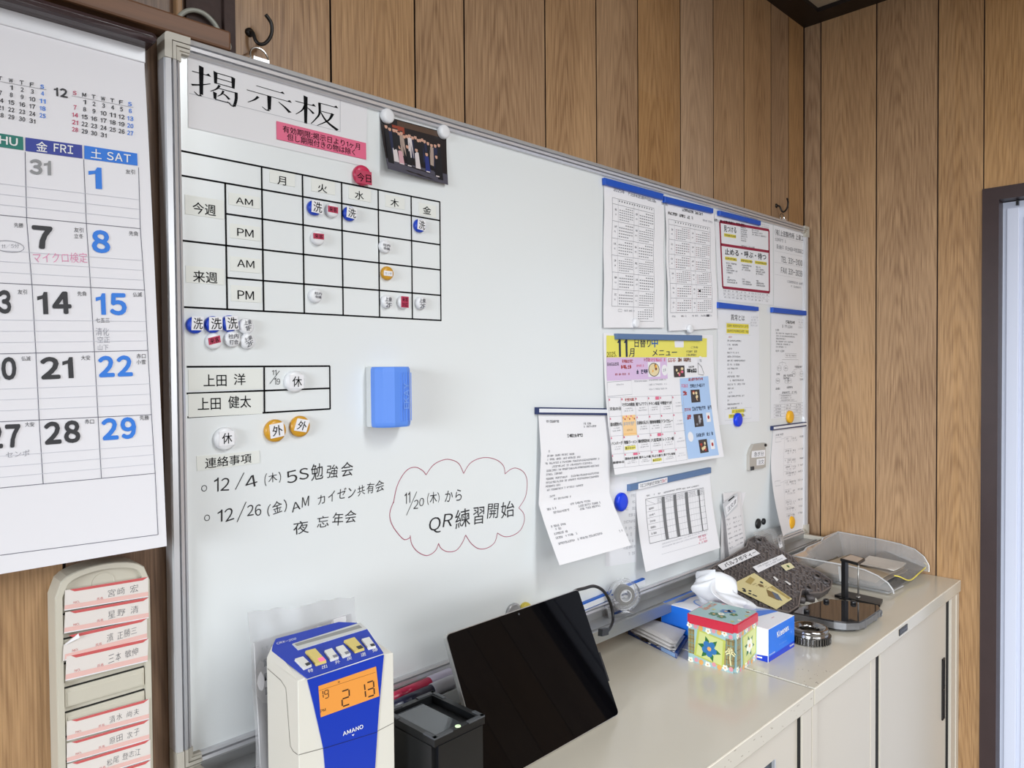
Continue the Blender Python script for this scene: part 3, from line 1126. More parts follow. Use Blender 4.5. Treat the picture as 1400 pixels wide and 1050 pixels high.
back = [(.12, .2, 1, .7), (.22, .2, 0, .7), (.29, .22, 4, .7), (.37, .25, 0, .7), (.455, .25, 1, .7), (.54, .27, 0, .7), (.605, .24, 0, .7), (.695, .28, 0, .7), (.81, .29, 1, .8), (.07, .17, 0, .85), (.18, .2, 0, .7), (.25, .24, 1, .7), (.33, .27, 0, .7), (.41, .23, 2, .7), (.5, .23, 0, .7), (.57, .26, 0, .7), (.64, .26, 1, .72), (.75, .3, 4, .75), (.87, .26, 0, .92)]
front = [(.16, .47, 2, .82), (.24, .50, 5, .84), (.36, .45, 0, .84), (.5, .47, 2, .84), (.66, .5, 3, .86), (.82, .5, 0, .9)]
for k, row in enumerate((back, front)):
    for s_, t_, ci, bt in row:
        o_ = .0004+k*.0002
        fc.quad('picture_print', pc[ci], [(s_-.03, t_+.055), (s_+.03, t_+.055), (s_+.04, bt), (s_-.04, bt)], off=o_)
        if not k:
            fc.quad('picture_print', pc[0], [(s_-.036, t_+.30), (s_+.036, t_+.30), (s_+.045, bt+.02), (s_-.045, bt+.02)], off=o_+.00005)
        fc.disc('picture_print', M_SKIN, s_, t_+.018, .0028, off=o_+.0001, n=10, ry=.0034)
        fc.quad('picture_print', pc[0], [(s_-.018, t_-.026), (s_+.018, t_-.026), (s_+.021, t_-.004), (s_-.021, t_-.004)], off=o_+.00015)
        if k:
            fc.rect('picture_print', pc[2], s_-.03, bt-.02, s_+.03, bt, off=o_+.0001)
fc.flush(ph)

# ================================================================== MAGNETS
def dome(px, py, r, m, label, cat='magnet', group=None, th=0.0075, base=BY, name='round_magnet'):
    c = B(px, py, base-th*0.6)
    c.y = base
    k = r
    prof = [(k*.96, 0.0), (k, th*.12), (k, th*.55), (k*.94, th*.80), (k*.80, th*.95), (k*.55, th), (.00001, th*1.01)]
    o = MB().lathe(prof, c, (0, -1, 0), 28).build(name, m, None, True)
    props(o, label, cat, group)
    return o, c, base-th


def sticker(o, y, quad, m, txt=None, tq=None, tm=M_BLACK, bold=0.0, lines=None, part='sticker'):
    y -= 0.0006
    q = [B(px, py, y) for px, py in quad]
    if len(q) == 3:
        q = [q[0], q[1], q[1]+q[2]-q[0], q[2]]
    st = MB().prism(q, (0, 0.0005, 0)).build(part, m, o)
    fc = quad_face(q)
    if txt:
        fc.text('lettering', tm, txt, *(tq or (.12, .1, .88, .9)), bold)
    for t_, a in (lines or []):
        fc.text('lettering', tm, t_, *a, bold)
    fc.flush(st)
    return st


LAUN = 'blue magnets with a white washing sticker'
for (cx, cy, q, lab) in (
        ((430.6), 284, ((426.6, 272.9), (441.7, 276.6), (426, 289.5)), 'blue magnet with white washing sticker in the Tuesday AM square of the top week'),
        ((478.6), 292.2, ((474.6, 281.8), (488, 285.6), (473.8, 296.5)), 'blue magnet with white washing sticker in the Wednesday AM square of the grid'),
        ((574.4), 308.5, ((571.6, 299), (582.2, 302), (570.8, 313)), 'blue magnet with white washing sticker in the Friday square of the grid'),
        (266.9, 444.4, ((262.6, 432.6), (278.7, 433), (261.8, 451.4)), 'blue washing magnet at the left end of the row below the grid'),
        (291.6, 443.6, ((286, 433.4), (304.2, 433), (286, 451.8)), 'blue washing magnet in the middle of the row of three below the grid'),
        (314, 442.4, ((307.7, 432.6), (324.6, 431.8), (310, 451.4)), 'blue washing magnet below the grid, beside a white round magnet')):
    o, c_, y = dome(cx, cy, .0106, M_BLUEMAG, lab, 'magnet', LAUN)
    sticker(o, y, q, M_PAPER, '洗', (.14, .08, .93, .93), bold=.004)
VIS = 'white magnets with a red visitor sticker'
for (cx, cy, q, lab, lines) in (
        (454.6, 287.4, ((448.6, 280.8), (462.3, 283.6), (448.6, 289.3)), 'white magnet with red sticker in the upper Tuesday AM square', [('来客', (.1, .12, .9, .9))]),
        (435.2, 325, ((428.5, 318.3), (443, 320), (428.5, 326)), 'white magnet with red sticker alone in the Tuesday PM square', [('来客', (.1, .12, .9, .9))]),
        (552, 413, ((548.8, 404.8), (558.8, 405.8), (548.8, 420)), 'white magnet with tall red sticker in the bottom Thursday square', [('来客', (.1, .08, .9, .48)), ('対応', (.1, .54, .9, .94))]),
        (292.8, 466.4, ((284.6, 462.4), (300.7, 458.5), (286, 471.8)), 'white magnet with tilted red sticker below the grid', [('来客', (.1, .12, .9, .9))])):
    o, c_, y = dome(cx, cy, .0104, M_WHITEMAG, lab, 'magnet', VIS)
    sticker(o, y, q, M_REDLAB, lines=lines)
WM = 'white magnets with small black lettering'
for (cx, cy, l1, l2, o3, a3, b3, lab) in (
        (527, 337, '社内', '会議', (523.6, 332.4), (533.4, 334.4), (523.6, 340.5), 'white magnet with tiny print in the upper Thursday PM square'),
        (432, 404, '社内', '会議', (430, 398.6), (440, 400), (430, 407), 'white magnet with tiny print in the bottom Tuesday square'),
        (529.6, 412.2, '上泉', '2F', (526.8, 405.5), (536, 406.6), (526.8, 419.5), 'white magnet left of the tall red sticker magnet in the bottom Thursday square'),
        (576.2, 414.2, '上泉', '2F', (573.6, 407.4), (582, 408.4), (573.6, 421), 'white magnet in the bottom right square of the grid'),
        (336.8, 446, '上泉', '1F', (333.5, 437.8), (343.7, 436.6), (335, 452.6), 'white magnet marked 1F right of the blue washing magnets'),
        (318, 463.6, '社内', '打合', (312, 456.6), (326, 456.2), (312.6, 471), 'white magnet with four bold characters below the blue washing magnets'),
        (338.8, 466.4, '上泉', '2F', (333, 463), (343.6, 457.5), (337.5, 475.5), 'white magnet with slanting print marked 2F at the lower right of the cluster')):
    o, c_, y = dome(cx, cy, .0104 if cx < 430 else .0102, M_WHITEMAG, lab, 'magnet', WM)
    y -= .0006
    q = [B(*p, y) for p in (o3, a3, b3)]
    fc = plane_face(q[0], q[1], q[2])
    fc.text('lettering', M_INK, l1, 0, 0, 1, .45, .01)
    fc.text('lettering', M_INK, l2, .1, .55, .95, 1, .01)
    fc.flush(o)
o, c_, y = dome(530, 373.5, .0104, M_OCHRE, 'ochre magnet with small white sticker inside the Thursday column of the grid')
sticker(o, y, ((525, 369.7), (536.6, 371), (525, 376.6)), M_PAPER, 'カンガ', (.14, .25, .9, .75), M_INK)
o, c_, y = dome(495.7, 239.6, .0148, M_REDMAG, 'red round magnet at the top edge of the schedule above the Wednesday column')
sticker(o, y, ((486, 231.2), (508, 235.4), (486.6, 249.5)), M_REDLAB, '今日', (.08, .2, .95, .85), M_BLACK, .005)
o, c_, y = dome(403.4, 521.7, .0148, M_WHITEMAG, 'white magnet with a holiday sticker inside the small name table', 'magnet', 'white holiday magnets')
sticker(o, y, ((396.4, 512), (415.5, 512.6), (396, 531)), M_PAPER, '休', (.18, .12, .86, .88), bold=.004)
o, c_, y = dome(308.3, 600, .0148, M_WHITEMAG, 'white magnet with a holiday sticker below the name table', 'magnet', 'white holiday magnets')
sticker(o, y, ((299.8, 590.4), (320, 588.6), (300, 610)), M_PAPER, '休', (.18, .12, .86, .88), bold=.004)
o, c_, y = dome(376.8, 588.9, .0152, M_OCHRE, 'left one of two ochre magnets with an outing sticker below the name table', 'magnet', 'ochre outing magnets')
sticker(o, y, ((368.3, 581), (387.3, 577), (370.3, 600)), M_PAPER, '外', (.16, .14, .88, .88), bold=.004)
o, c_, y = dome(410.7, 583, .0146, M_OCHRE, 'right one of two ochre magnets, its white outing sticker turned', 'magnet', 'ochre outing magnets')
sticker(o, y, ((407, 572), (423.6, 574.6), (402, 588.6)), M_PAPER, '外', (.16, .14, .88, .88), bold=.004)
dome(530.4, 158.4, .0112, M_WHITEMAG, 'white magnet on the left upper corner of the group photo', 'magnet', 'white magnets on the group photo', .009, BY-.001)
dome(607.5, 180, .0112, M_WHITEMAG, 'white magnet on the right upper corner of the group photo', 'magnet', 'white magnets on the group photo', .009, BY-.001)
dome(870.5, 441.5, .0105, M_WHITEMAG, 'white magnet at the foot of the year calendar next to the empty board area', 'magnet', 'white magnets on the year calendars', .008, BY-.006)
dome(944, 449.5, .0105, M_WHITEMAG, 'white magnet at the foot of the year calendar beside the red framed notice', 'magnet', 'white magnets on the year calendars', .008, BY-.006)
dome(850.6, 686.5, .0195, M_COBALT, 'big blue magnet between the folded letter and the duty table', 'magnet', None, .010, BY-.001)
dome(1010, 574, .0178, M_COBALT, 'blue magnet at the foot of the notice with yellow highlighting', 'magnet', None, .010, BY-.001)
dome(1081, 570, .0178, M_YELMAG, 'yellow magnet at the foot of the flow chart sheet', 'magnet', 'yellow magnets near the right board edge', .010, BY-.001)
dome(1082.5, 714.5, .0178, M_YELMAG, 'yellow magnet at the foot of the phone list by the lower right board corner', 'magnet', 'yellow magnets near the right board edge', .010, BY-.006)
dome(1037.2, 716, .0135, M_BLACKPL, 'larger black magnet low on the board above the clear bag', 'magnet', 'black magnets low on the board', .006)
dome(1044.6, 713, .0085, M_BLACKPL, 'smaller black magnet low on the board above the clear bag', 'magnet', 'black magnets low on the board', .006)
dome(719.5, 834, .0135, mat('olive_yellow_plastic', rgb(206, 186, 70), .35), 'olive yellow magnet half hidden behind the top edge of the tablet', 'magnet', None, .010)
# clear round clip magnet behind the tablet
c = B(702.5, 838, BY-.004)
c.y = BY
mb = MB().lathe([(.0165, 0), (.0175, .002), (.0175, .005), (.0145, .0065), (.013, .0055), (.00001, .005)], c, (0, -1, 0), 28)
props(mb.build('round_magnet', mat('silver_grey_plastic', rgb(176, 176, 178), .25, metal=.3), None, True), 'silver grey round magnet half hidden behind the top edge of the tablet', 'magnet')

# bar magnets
def bar(q, m, label, group, base=BY, th=0.008, stripe=None, name='bar_magnet'):
    y = base-th
    p = [B(px, py, y) for px, py in q]
    mb = MB()
    # bevelled front
    c = sum(p, V())/4
    inner = [x+(c-x)*0.0+V((0, 0, 0)) for x in p]
    e = 0.0012
    ex = (p[1]-p[0]).normalized()*e
    ez = (p[3]-p[0]).normalized()*e
    inn = [p[0]+ex+ez, p[1]-ex+ez, p[2]-ex-ez, p[3]+ex-ez]
    bk = [x+V((0, e, 0)) for x in p]
    bb = [x+V((0, th, 0)) for x in p]
    vs = inn+bk+bb
    fs = [(0, 1, 2, 3)]
    for i in range(4):
        j = (i+1) % 4
        fs += [(i, i+4, j+4, j), (i+4, i+8, j+8, j+4)]
    fs.append((8, 9, 10, 11))
    mb.add(vs, fs)
    o = props(mb.build(name, m), label, 'magnet', group)
    if stripe:
        w_ = (p[3]-p[0])
        a = [p[0]+ex*3+w_*stripe[0], p[1]-ex*.2+w_*stripe[0], p[1]-ex*.2+w_*stripe[1], p[0]+ex*3+w_*stripe[1]]
        MB().prism(a, (0, -0.0006, 0)).build('white_strip', mat('white_strip_plastic', rgb(232, 234, 238), .35), o)
    return o, p


BB = 'blue bar magnets that hold papers'
bar([(827.4, 242.6), (907.6, 264.8), (907.6, 273.2), (827.9, 252)], M_BLUEBAR, 'blue bar magnet on top of the year calendar next to the empty board area', BB, BY-.001)
bar([(909, 267.8), (975.7, 284.8), (975.7, 291.6), (909.4, 276.4)], M_BLUEBAR, 'blue bar magnet on top of the second year calendar', BB, BY-.001)
bar([(984.5, 287.6), (1040.5, 302), (1040.5, 308.2), (984.5, 294.2)], M_BLUEBAR, 'blue bar magnet on top of the red framed notice', BB, BY-.001)
bar([(982, 412.9), (1037.6, 419.5), (1037.6, 425.2), (982, 421)], M_BLUEBAR, 'blue bar magnet on top of the notice with yellow highlighting', BB, BY-.001)
bar([(1057, 420), (1102.9, 425), (1102.9, 431.4), (1057, 427)], M_BLUEBAR, 'blue bar magnet on top of the flow chart sheet', BB, BY-.001)
bar([(843.5, 455.9), (960.4, 458.4), (960.4, 466), (844, 463.8)], M_SLATE, 'slate blue bar magnet on top of the colourful lunch menu', 'slate blue bar magnets', BY-.001)
bar([(735.3, 556.8), (831, 558.3), (831, 567.8), (735.3, 566.6)], M_NAVY, 'navy bar magnet with a white strip on top of the folded letter', 'navy bar magnets with a white strip', BY-.001, .008, (.18, .72))
o, p = bar([(861.4, 662.9), (972.7, 639), (972.7, 646.8), (861.4, 671.8)], M_SLATE, 'tilted slate blue bar magnet with a paper label on top of the duty table', 'slate blue bar magnets', BY-.001)
q = [B(px, py, p[0].y-.0006) for px, py in ((873, 661.2), (912.5, 652.4), (912.5, 659.4), (873, 669.2))]
st = MB().prism(q, (0, .0005, 0)).build('label_strip', M_PAPER, o)
fc = quad_face(q)
fc.greek('lettering', M_INK, .05, .2, .8, .8, .9)
fc.greek('lettering', M_REDINK, .8, .2, .97, .8, 1)
fc.flush(st)
bar([(1057, 582.6), (1102.8, 576.8), (1102.8, 582.8), (1057, 588.5)], M_NAVY, 'navy bar magnet with a white strip on top of the phone list', 'navy bar magnets with a white strip', BY-.001, .008, (.2, .75))
bar([(772, 835.5), (882, 790.6), (882, 799.6), (772, 847.5)], mat('bright_blue_plastic', rgb(30, 96, 190), .4), 'long white bar magnet with blue edges low on the board behind the tape dispenser', None, BY, .008, (.16, .8))

# ================================================================== PAPERS ON THE BOARD
RND = random.Random(3)


def minical(fc, part, s0, t0, s1, t1, rows=5, ink=M_INK, side=None):
    """block of tiny date marks"""
    ds, dt = (s1-s0)/7, (t1-t0)/rows
    for j in range(rows):
        for i in range(7):
            if (j == 0 and i < 3) or (j == rows-1 and i > 4):
                continue
            m = side if side and i in (0, 6) else ink
            a, b = s0+i*ds, t0+j*dt
            fc.rect(part, m, a+ds*.2, b+dt*.25, a+ds*.38, b+dt*.64)
            fc.rect(part, m, a+ds*.54, b+dt*.25, a+ds*.72, b+dt*.64)


def year_sheet(corners, frame, label, side, extra):
    fc = px_sheet(corners, BY-.0014, lambda s, t: .0022*sin(t*7)**2+.004*t*t)
    sh = sheet('year_calendar', fc, M_PAPER, label, 'paper sheet', 'year calendar sheets', 8, 20)
    fc.lay = .0005
    a, b = fc.st(*frame[0]), fc.st(*frame[1])
    s0, t0, s1, t1 = a[0], a[1], b[0], b[1]
    g = M_GREY
    hb = t0+(t1-t0)*.055
    for q in (((s0, t0), (s1, t0)), ((s1, t0), (s1, t1)), ((s1, t1), (s0, t1)), ((s0, t1), (s0, t0)), ((s0, hb), (s1, hb))):
        fc.line('line_print', g, q, .0007, n=8)
    for k in range(1, 6):
        t = hb+(t1-hb)*k/6
        fc.line('line_print', g, [(s0, t), (s1, t)], .0006, n=4)
    for f in (.13, .5, .61):
        s = s0+(s1-s0)*f
        fc.line('line_print', M_LGREY if f != .5 else g, [(s, t0), (s, t1)], .0005, n=8)
    for k in range(6):
        ta, tb = hb+(t1-hb)*(k+.08)/6, hb+(t1-hb)*(k+.94)/6
        minical(fc, 'date_print', s0+(s1-s0)*.15, ta, s0+(s1-s0)*.485, tb, 5+(k % 3 == 0), M_INK, side)
        minical(fc, 'date_print', s0+(s1-s0)*.63, ta, s0+(s1-s0)*.985, tb, 5+(k % 2), M_INK, side)
        for f in (.05, .54):
            fc.greek('date_print', M_INK, s0+(s1-s0)*f, ta+.02, s0+(s1-s0)*(f+.04), ta+.034, 1)
            fc.greek('date_print', M_GREY, s0+(s1-s0)*f, ta+.055, s0+(s1-s0)*(f+.04), ta+.066, 1)
    for k in range(14):
        s = s0+(s1-s0)*(.15+.06*k)
        fc.rect('date_print', M_INK, s, t0+.008, s+.014, t0+.018)
    return sh, fc, s0, t0, s1, t1


sh, fc, s0, t0, s1, t1 = year_sheet([(825.5, 244), (907, 268), (908, 448), (825.5, 448)], ((837, 270), (893.6, 421)), 'black printed year calendar sheet hanging next to the empty board area', None, 1)
fc.text('headline_lettering', M_INK, '2025年', s0+.02, t0-.075, s0+.2, t0-.045)
fc.greek('headline_lettering', M_INK, s0+.26, t0-.068, s0+.74, t0-.045, .9)
fc.greek('headline_lettering', M_GREY, s0+.8, t0-.066, s0+.95, t0-.046, .8)
fc.line('line_print', M_GREY, [(s0+(s1-s0)*.5, t1), (s0+(s1-s0)*.5, t1+.1), (s1, t1+.1), (s1, t1)], .0006, n=3)
minical(fc, 'date_print', s0+(s1-s0)*.6, t1+.01, s1-.02, t1+.09, 5)
fc.line('line_print', M_INK, [(s0+.1, t1+.02), (s0+.16, t1+.02), (s0+.16, t1+.035), (s0+.1, t1+.035), (s0+.1, t1+.02)], .0006)
fc.greek('date_print', M_GREY, s0+.2, t1+.02, s0+.4, t1+.034, .7)
fc.flush(sh)
sh, fc, s0, t0, s1, t1 = year_sheet([(909, 272), (976, 289), (981.8, 449), (914.5, 452.5)], ((913.8, 299.5), (973.5, 427)), 'second year calendar sheet, partly red, beside the red framed notice', mat('faded_red_ink', rgb(150, 96, 104), .7), 0)
fc.greek('headline_lettering', M_BLACK, s0+.28, t0-.11, s0+.7, t0-.088, .95, bold=1.4)
fc.greek('headline_lettering', M_BLACK, s0, t0-.06, s0+.5, t0-.036, .95, bold=1.4)
fc.greek('headline_lettering', M_LGREY, s0+.7, t0-.06, s0+.95, t0-.042, .7)
fc.rect('date_print', M_BLACK, s0+(s1-s0)*.66, t0+.53, s0+(s1-s0)*.71, t0+.545)
for a, b in ((0.02, .1), (.2, .3), (.42, .55), (.6, .72)):
    fc.greek('date_print', M_GREY, s0+a, t1+.02, s0+b, t1+.034, .8)
fc.rect('date_print', M_INK, s0+.72, t1+.018, s0+.78, t1+.036)
fc.greek('date_print', M_GREY, s0+.8, t1+.02, s1, t1+.034, .9)
fc.flush(sh)

# red framed notice
fc = px_sheet([(976.6, 292.5), (1056.4, 307), (1057, 417), (982.4, 410)], BY-.0009)
sh = sheet('framed_notice', fc, M_PAPER2, 'notice sheet with a thick dark red frame near the upper right board corner', 'paper sheet', None, 2, 2)
M_CRIM = mat('crimson_print', rgb(150, 30, 62), .6)
P1, P2 = fc.st(984, 303), fc.st(1051.9, 399.7)
D = fc.st(984, 334)[1]
a, t0 = P1
b, t1 = P2
for q in (((a, t0), (b, t0)), ((b, t0), (b, t1)), ((b, t1), (a, t1)), ((a, t1), (a, t0)), ((a, D), (b, D))):
    fc.line('frame_print', M_CRIM, q, .0068)
fc.greek('lettering', M_BLACK, -.0, .055, .5, .085, .9, bold=1.6)
W_ = b-a
H_ = t1-t0
fc.text('lettering', M_BLACK, '見つける', a+.07*W_, t0+.045*H_, a+.31*W_, t0+.14*H_, .010)
fc.text('lettering', M_BLACK, '止める・呼ぶ・待つ', a+.07*W_, D+.045*H_, a+.93*W_, D+.145*H_, .013)
for x0, x1, y0 in ((.07, .3, t0+.165*H_), (.07, .3, D+.175*H_), (.38, .62, D+.175*H_), (.68, .94, D+.175*H_)):
    fc.rect('lettering', M_YELLOWHI, a+x0*W_, y0, a+x1*W_, y0+.05*H_)
    fc.greek('lettering', M_INK, a+(x0+.01)*W_, y0+.012*H_, a+x1*W_, y0+.04*H_, 1, off=.0004, bold=1.4)
for k in range(7):
    fc.greek('lettering', M_INK, a+.4*W_, t0+(.02+.034*k)*H_, a+(.5+.05*RND.random())*W_, t0+(.042+.034*k)*H_, .9)
for k in range(3):
    fc.greek('lettering', M_INK, a+.63*W_, t0+(.03+.036*k)*H_, a+(.78+.08*k)*W_, t0+(.052+.036*k)*H_, .9)
fc.greek('lettering', M_INK, a+.4*W_, D-.04*H_, a+.68*W_, D-.018*H_, .9)
for x0, n in ((.09, 5), (.4, 3), (.7, 4)):
    for k in range(n):
        fc.greek('lettering', M_INK, a+x0*W_, D+(.26+.036*k)*H_, a+(x0+.08+.14*RND.random())*W_, D+(.284+.036*k)*H_, .92, bold=1.2)
    for k in range(3):
        fc.greek('lettering', M_INK, a+x0*W_, D+(.48+.036*k)*H_, a+(x0+(.06, .17, .2)[k])*W_, D+(.504+.036*k)*H_, .92, bold=1.2)
for k in range(3):
    for j in range(12):
        fc.greek('lettering', M_GREY, a+(.01+.082*j)*W_, t1+(.035+.05*k)*H_, a+(.06+.082*j)*W_, t1+(.058+.05*k)*H_, .8)
    fc.line('lettering', M_LGREY, [(a, t1+(.02+.05*k)*H_), (b, t1+(.02+.05*k)*H_)], .0005)
fc.greek('lettering', M_LGREY, b-.24*W_, t0-.05*H_, b, t0-.03*H_, .8)
fc.greek('lettering', M_LGREY, b-.24*W_, t0-.085*H_, b, t0-.065*H_, .8)
fc.flush(sh)

# company sheet with telephone numbers
fc = px_sheet([(1058, 307), (1104, 318), (1103.4, 424.5), (1058, 418)], BY-.0007)
sh = sheet('contact_sheet', fc, M_PAPER2, 'white contact sheet with TEL and FAX numbers in the upper right board corner', 'paper sheet', None, 2, 2)
fc.text('lettering', M_INK, '(有)上田製作所　上泉工場', .03, .05, .96, .125, .008)
fc.greek('lettering', M_GREY, .03, .155, .35, .195, .9)
fc.greek('lettering', M_GREY, .08, .235, .93, .285, .95, bold=1.2)
fc.text('lettering', M_INK, 'TEL 331-3100', .2, .37, .84, .445, .008)
fc.text('lettering', M_INK, 'FAX 331-3039', .2, .505, .84, .58, .008)
fc.greek('lettering', M_GREY, .38, .655, .9, .685, .9)
fc.greek('lettering', M_GREY, .5, .71, .8, .735, .9)
for t in (.14, .32, .46, .61):
    fc.line('lettering', M_LGREY, [(.02, t), (.98, t)], .0005)
fc.line('lettering', M_LGREY, [(.84, .65), (.84, 1)], .0005)
fc.flush(sh)

# notice with highlighting
fc = px_sheet([(981, 421), (1038, 425.5), (1038.2, 576), (981, 581.5)], BY-.0009)
sh = sheet('highlighted_notice', fc, M_PAPER2, 'white notice with two yellow highlighted passages and a blue magnet at its foot', 'paper sheet', None, 2, 2)
fc.text('lettering', M_BLACK, '異常とは', .3, .045, .63, .098)
for k in range(2):
    fc.rect('lettering', M_YELLOWHI, .2, .125+.045*k, .73, .166+.045*k)
    fc.greek('lettering', M_INK, .22, .135+.045*k, .72, .155+.045*k, .95, off=.0004)
fc.line('lettering', M_LGREY, [(.18, .12), (.78, .12), (.78, .22), (.18, .22), (.18, .12)], .0005)
fc.greek('lettering', M_REDINK, .25, .235, .33, .25, .9)
for k, (x0, x1) in enumerate(((.22, .55), (.22, .46), (.25, .33), (.22, .5), (.22, .52), (.22, .64), (.22, .5), (.22, .47), (.25, .33), (.22, .5), (.28, .6), (.22, .63), (.22, .4), (.25, .33), (.22, .66), (.22, .25), (.22, .56), (.22, .45))):
    fc.greek('lettering', M_INK, x0, .268+.0345*k, x1, .283+.0345*k, .82, bold=1.1)
fc.line('lettering', M_LGREY, [(.16, .895), (.16, .868), (.8, .868), (.8, .965), (.16, .965), (.16, .895)], .0005)
for y0, x0, x1 in ((.875, .32, .62), (.915, .25, .6)):
    fc.rect('lettering', M_YELLOWHI, x0, y0, x1, y0+.034)
    fc.greek('lettering', M_INK, x0+.02, y0+.008, x1+.06, y0+.026, .85, off=.0004)
for k in range(4):
    fc.greek('lettering', M_LGREY, .78, .05+.025*k, .97, .065+.025*k, .7)
fc.flush(sh)

# flow chart sheet
fc = px_sheet([(1054, 428), (1102.6, 433), (1102.6, 568.5), (1053.8, 573)], BY-.0009)
sh = sheet('flow_chart', fc, M_PAPER2, 'flow chart sheet with small round and boxed fields and a yellow magnet at its foot', 'paper sheet', None, 2, 2)
fc.greek('lettering', M_BLACK, .4, .055, .65, .085, 1, bold=1.4)
fc.greek('lettering', M_GREY, .3, .1, .65, .13, .8)
fc.greek('lettering', M_INK, .12, .145, .22, .165, 1)
for k in range(6):
    fc.greek('lettering', M_INK, .13, .178+.026*k, .35+.5*RND.random()*(1-k*.1), .192+.026*k, .85)
fc.greek('lettering', M_INK, .12, .345, .35, .365, .9)


def box(s0, t0, s1, t1, g=True):
    fc.line('chart_print', M_GREY, [(s0, t0), (s1, t0), (s1, t1), (s0, t1), (s0, t0)], .0006)
    if g:
        fc.greek('lettering', M_GREY, s0+.02, t0+.012, s1-.01, t1-.012, .9)


box(.38, .375, .7, .415)
for s_, t_ in ((.22, .52), (.4, .52), (.62, .575), (.85, .575), (.18, .64), (.42, .64), (.5, .64)):
    fc.line('chart_print', M_GREY, [(s_+.062*cos(k*pi/6), t_+.026*sin(k*pi/6)) for k in range(12)], .0006, closed=True)
    fc.greek('lettering', M_GREY, s_-.04, t_-.01, s_+.04, t_+.008, .9)
for a, b, t_ in ((.65, .87, .495), (.14, .24, .565), (.33, .6, .58), (.33, .5, .605), (.8, .9, .62), (.4, .62, .695), (.12, .24, .705), (.3, .7, .745)):
    fc.greek('lettering', M_INK, a, t_, b, t_+.02, .9, bold=1.2)
for q in ([(.54, .415), (.54, .435), (.3, .435), (.3, .49)], [(.54, .435), (.76, .435), (.76, .49)], [(.3, .46), (.22, .47), (.22, .49)], [(.76, .52), (.62, .535), (.62, .55)], [(.76, .52), (.85, .535), (.85, .55)], [(.3, .46), (.4, .47), (.4, .49)], [(.46, .61), (.46, .69)]):
    fc.line('chart_print', M_GREY, q, .0006)
box(.22, .77, .72, .845, False)
for k in range(3):
    fc.greek('lettering', M_GREY, .26, .778+.022*k, .55+.04*k, .792+.022*k, .9)
for k in range(5):
    fc.line('chart_print', M_GREY, [(.08, .865+.03*k), (.92, .865+.03*k)], .0005)
    if k < 4:
        for x0 in (.12, .4, .68):
            fc.greek('lettering', M_GREY, x0, .872+.03*k, x0+.16, .888+.03*k, .75)
for s_ in (.08, .36, .64, .92):
    fc.line('chart_print', M_GREY, [(s_, .865), (s_, .985)], .0005)
for k in range(4):
    fc.greek('lettering', M_LGREY, .76, .03+.025*k, .96, .045+.025*k, .7)
fc.flush(sh)

# phone list, curling at its left edge
fc = px_sheet([(1057, 587.5), (1102.8, 582), (1100.8, 722.5), (1071, 734)], BY-.0014, lambda s, t: .052*(1-s)**2*max(0, (t-.25)/.75)**1.6)
sh = sheet('phone_list', fc, M_PAPER, 'curling list sheet with faint boxes under a navy bar magnet at the right board edge', 'paper sheet', None, 10, 20)
fc.lay = .0006
fc.greek('lettering', M_INK, .08, .045, .3, .065, .9)
for k, t_ in enumerate((.09, .21, .30, .365, .425, .51, .60, .70, .765, .83)):
    fc.line('lettering', M_LGREY, [(.36, t_-.004), (.56, t_-.004)], .0006)
    fc.greek('lettering', M_GREY, .38, t_+.006, .7, t_+.024, .7)
    fc.greek('lettering', M_LGREY, .42, t_+.03, .7, t_+.045, .55)
    fc.greek('lettering', M_GREY, .76, t_, .9, t_+.018, .75)
for t_ in (.08, .5):
    fc.line('lettering', M_GREY, [(.08, t_), (.24, t_), (.24, t_+.045), (.08, t_+.045), (.08, t_)], .0006)
    fc.line('lettering', M_LGREY, [(.24, t_+.022), (.36, t_+.012)], .0006)
fc.line('lettering', M_LGREY, [(.34, .09), (.34, .46)], .0006, n=6)
fc.line('lettering', M_LGREY, [(.34, .52), (.34, .8)], .0006, n=6)
fc.flush(sh)

# lunch menu
fc = px_sheet([(824.7, 455.5), (974.6, 458), (989.8, 624.3), (840.6, 649.4)], BY-.0012, lambda s, t: .027*t**2.0)
sh = sheet('lunch_menu', fc, M_PAPER, 'colourful monthly lunch menu poster with yellow headline and blue side panel', 'menu', None, 12, 24)
fc.lay = .0006
M_MYEL = mat('menu_yellow', rgb(236, 226, 104), .6)
M_LILAC = mat('menu_lilac', rgb(218, 190, 224), .6)
M_SKY = mat('menu_sky_blue', rgb(176, 204, 240), .6)
M_MNAVY = mat('menu_navy', rgb(28, 40, 72), .6)
M_MBLUE = mat('menu_blue', rgb(40, 100, 180), .6)
M_PINKR = mat('menu_pink_ink', rgb(226, 110, 140), .6)
M_ORNG = mat('menu_orange', rgb(242, 176, 64), .6)
M_BROWNF = mat('food_brown', rgb(128, 78, 48), .6)
M_REDF = mat('food_red', rgb(176, 56, 48), .6)
M_CREAMF = mat('food_cream', rgb(232, 214, 170), .6)
M_DARKF = mat('food_dark', rgb(66, 58, 58), .6)
# crop frame of reading: x 820..980 at 8.75 px, y 450..560


def c5(x, y):
    return (820+x/8.75, 450+y/8.75)


def c6(x, y):
    return (820+x/8.235, 540+y/8.235)


def mq(part, m, q, n=6, off=.0005):
    fc.p_quad(part, m, q, off, n)


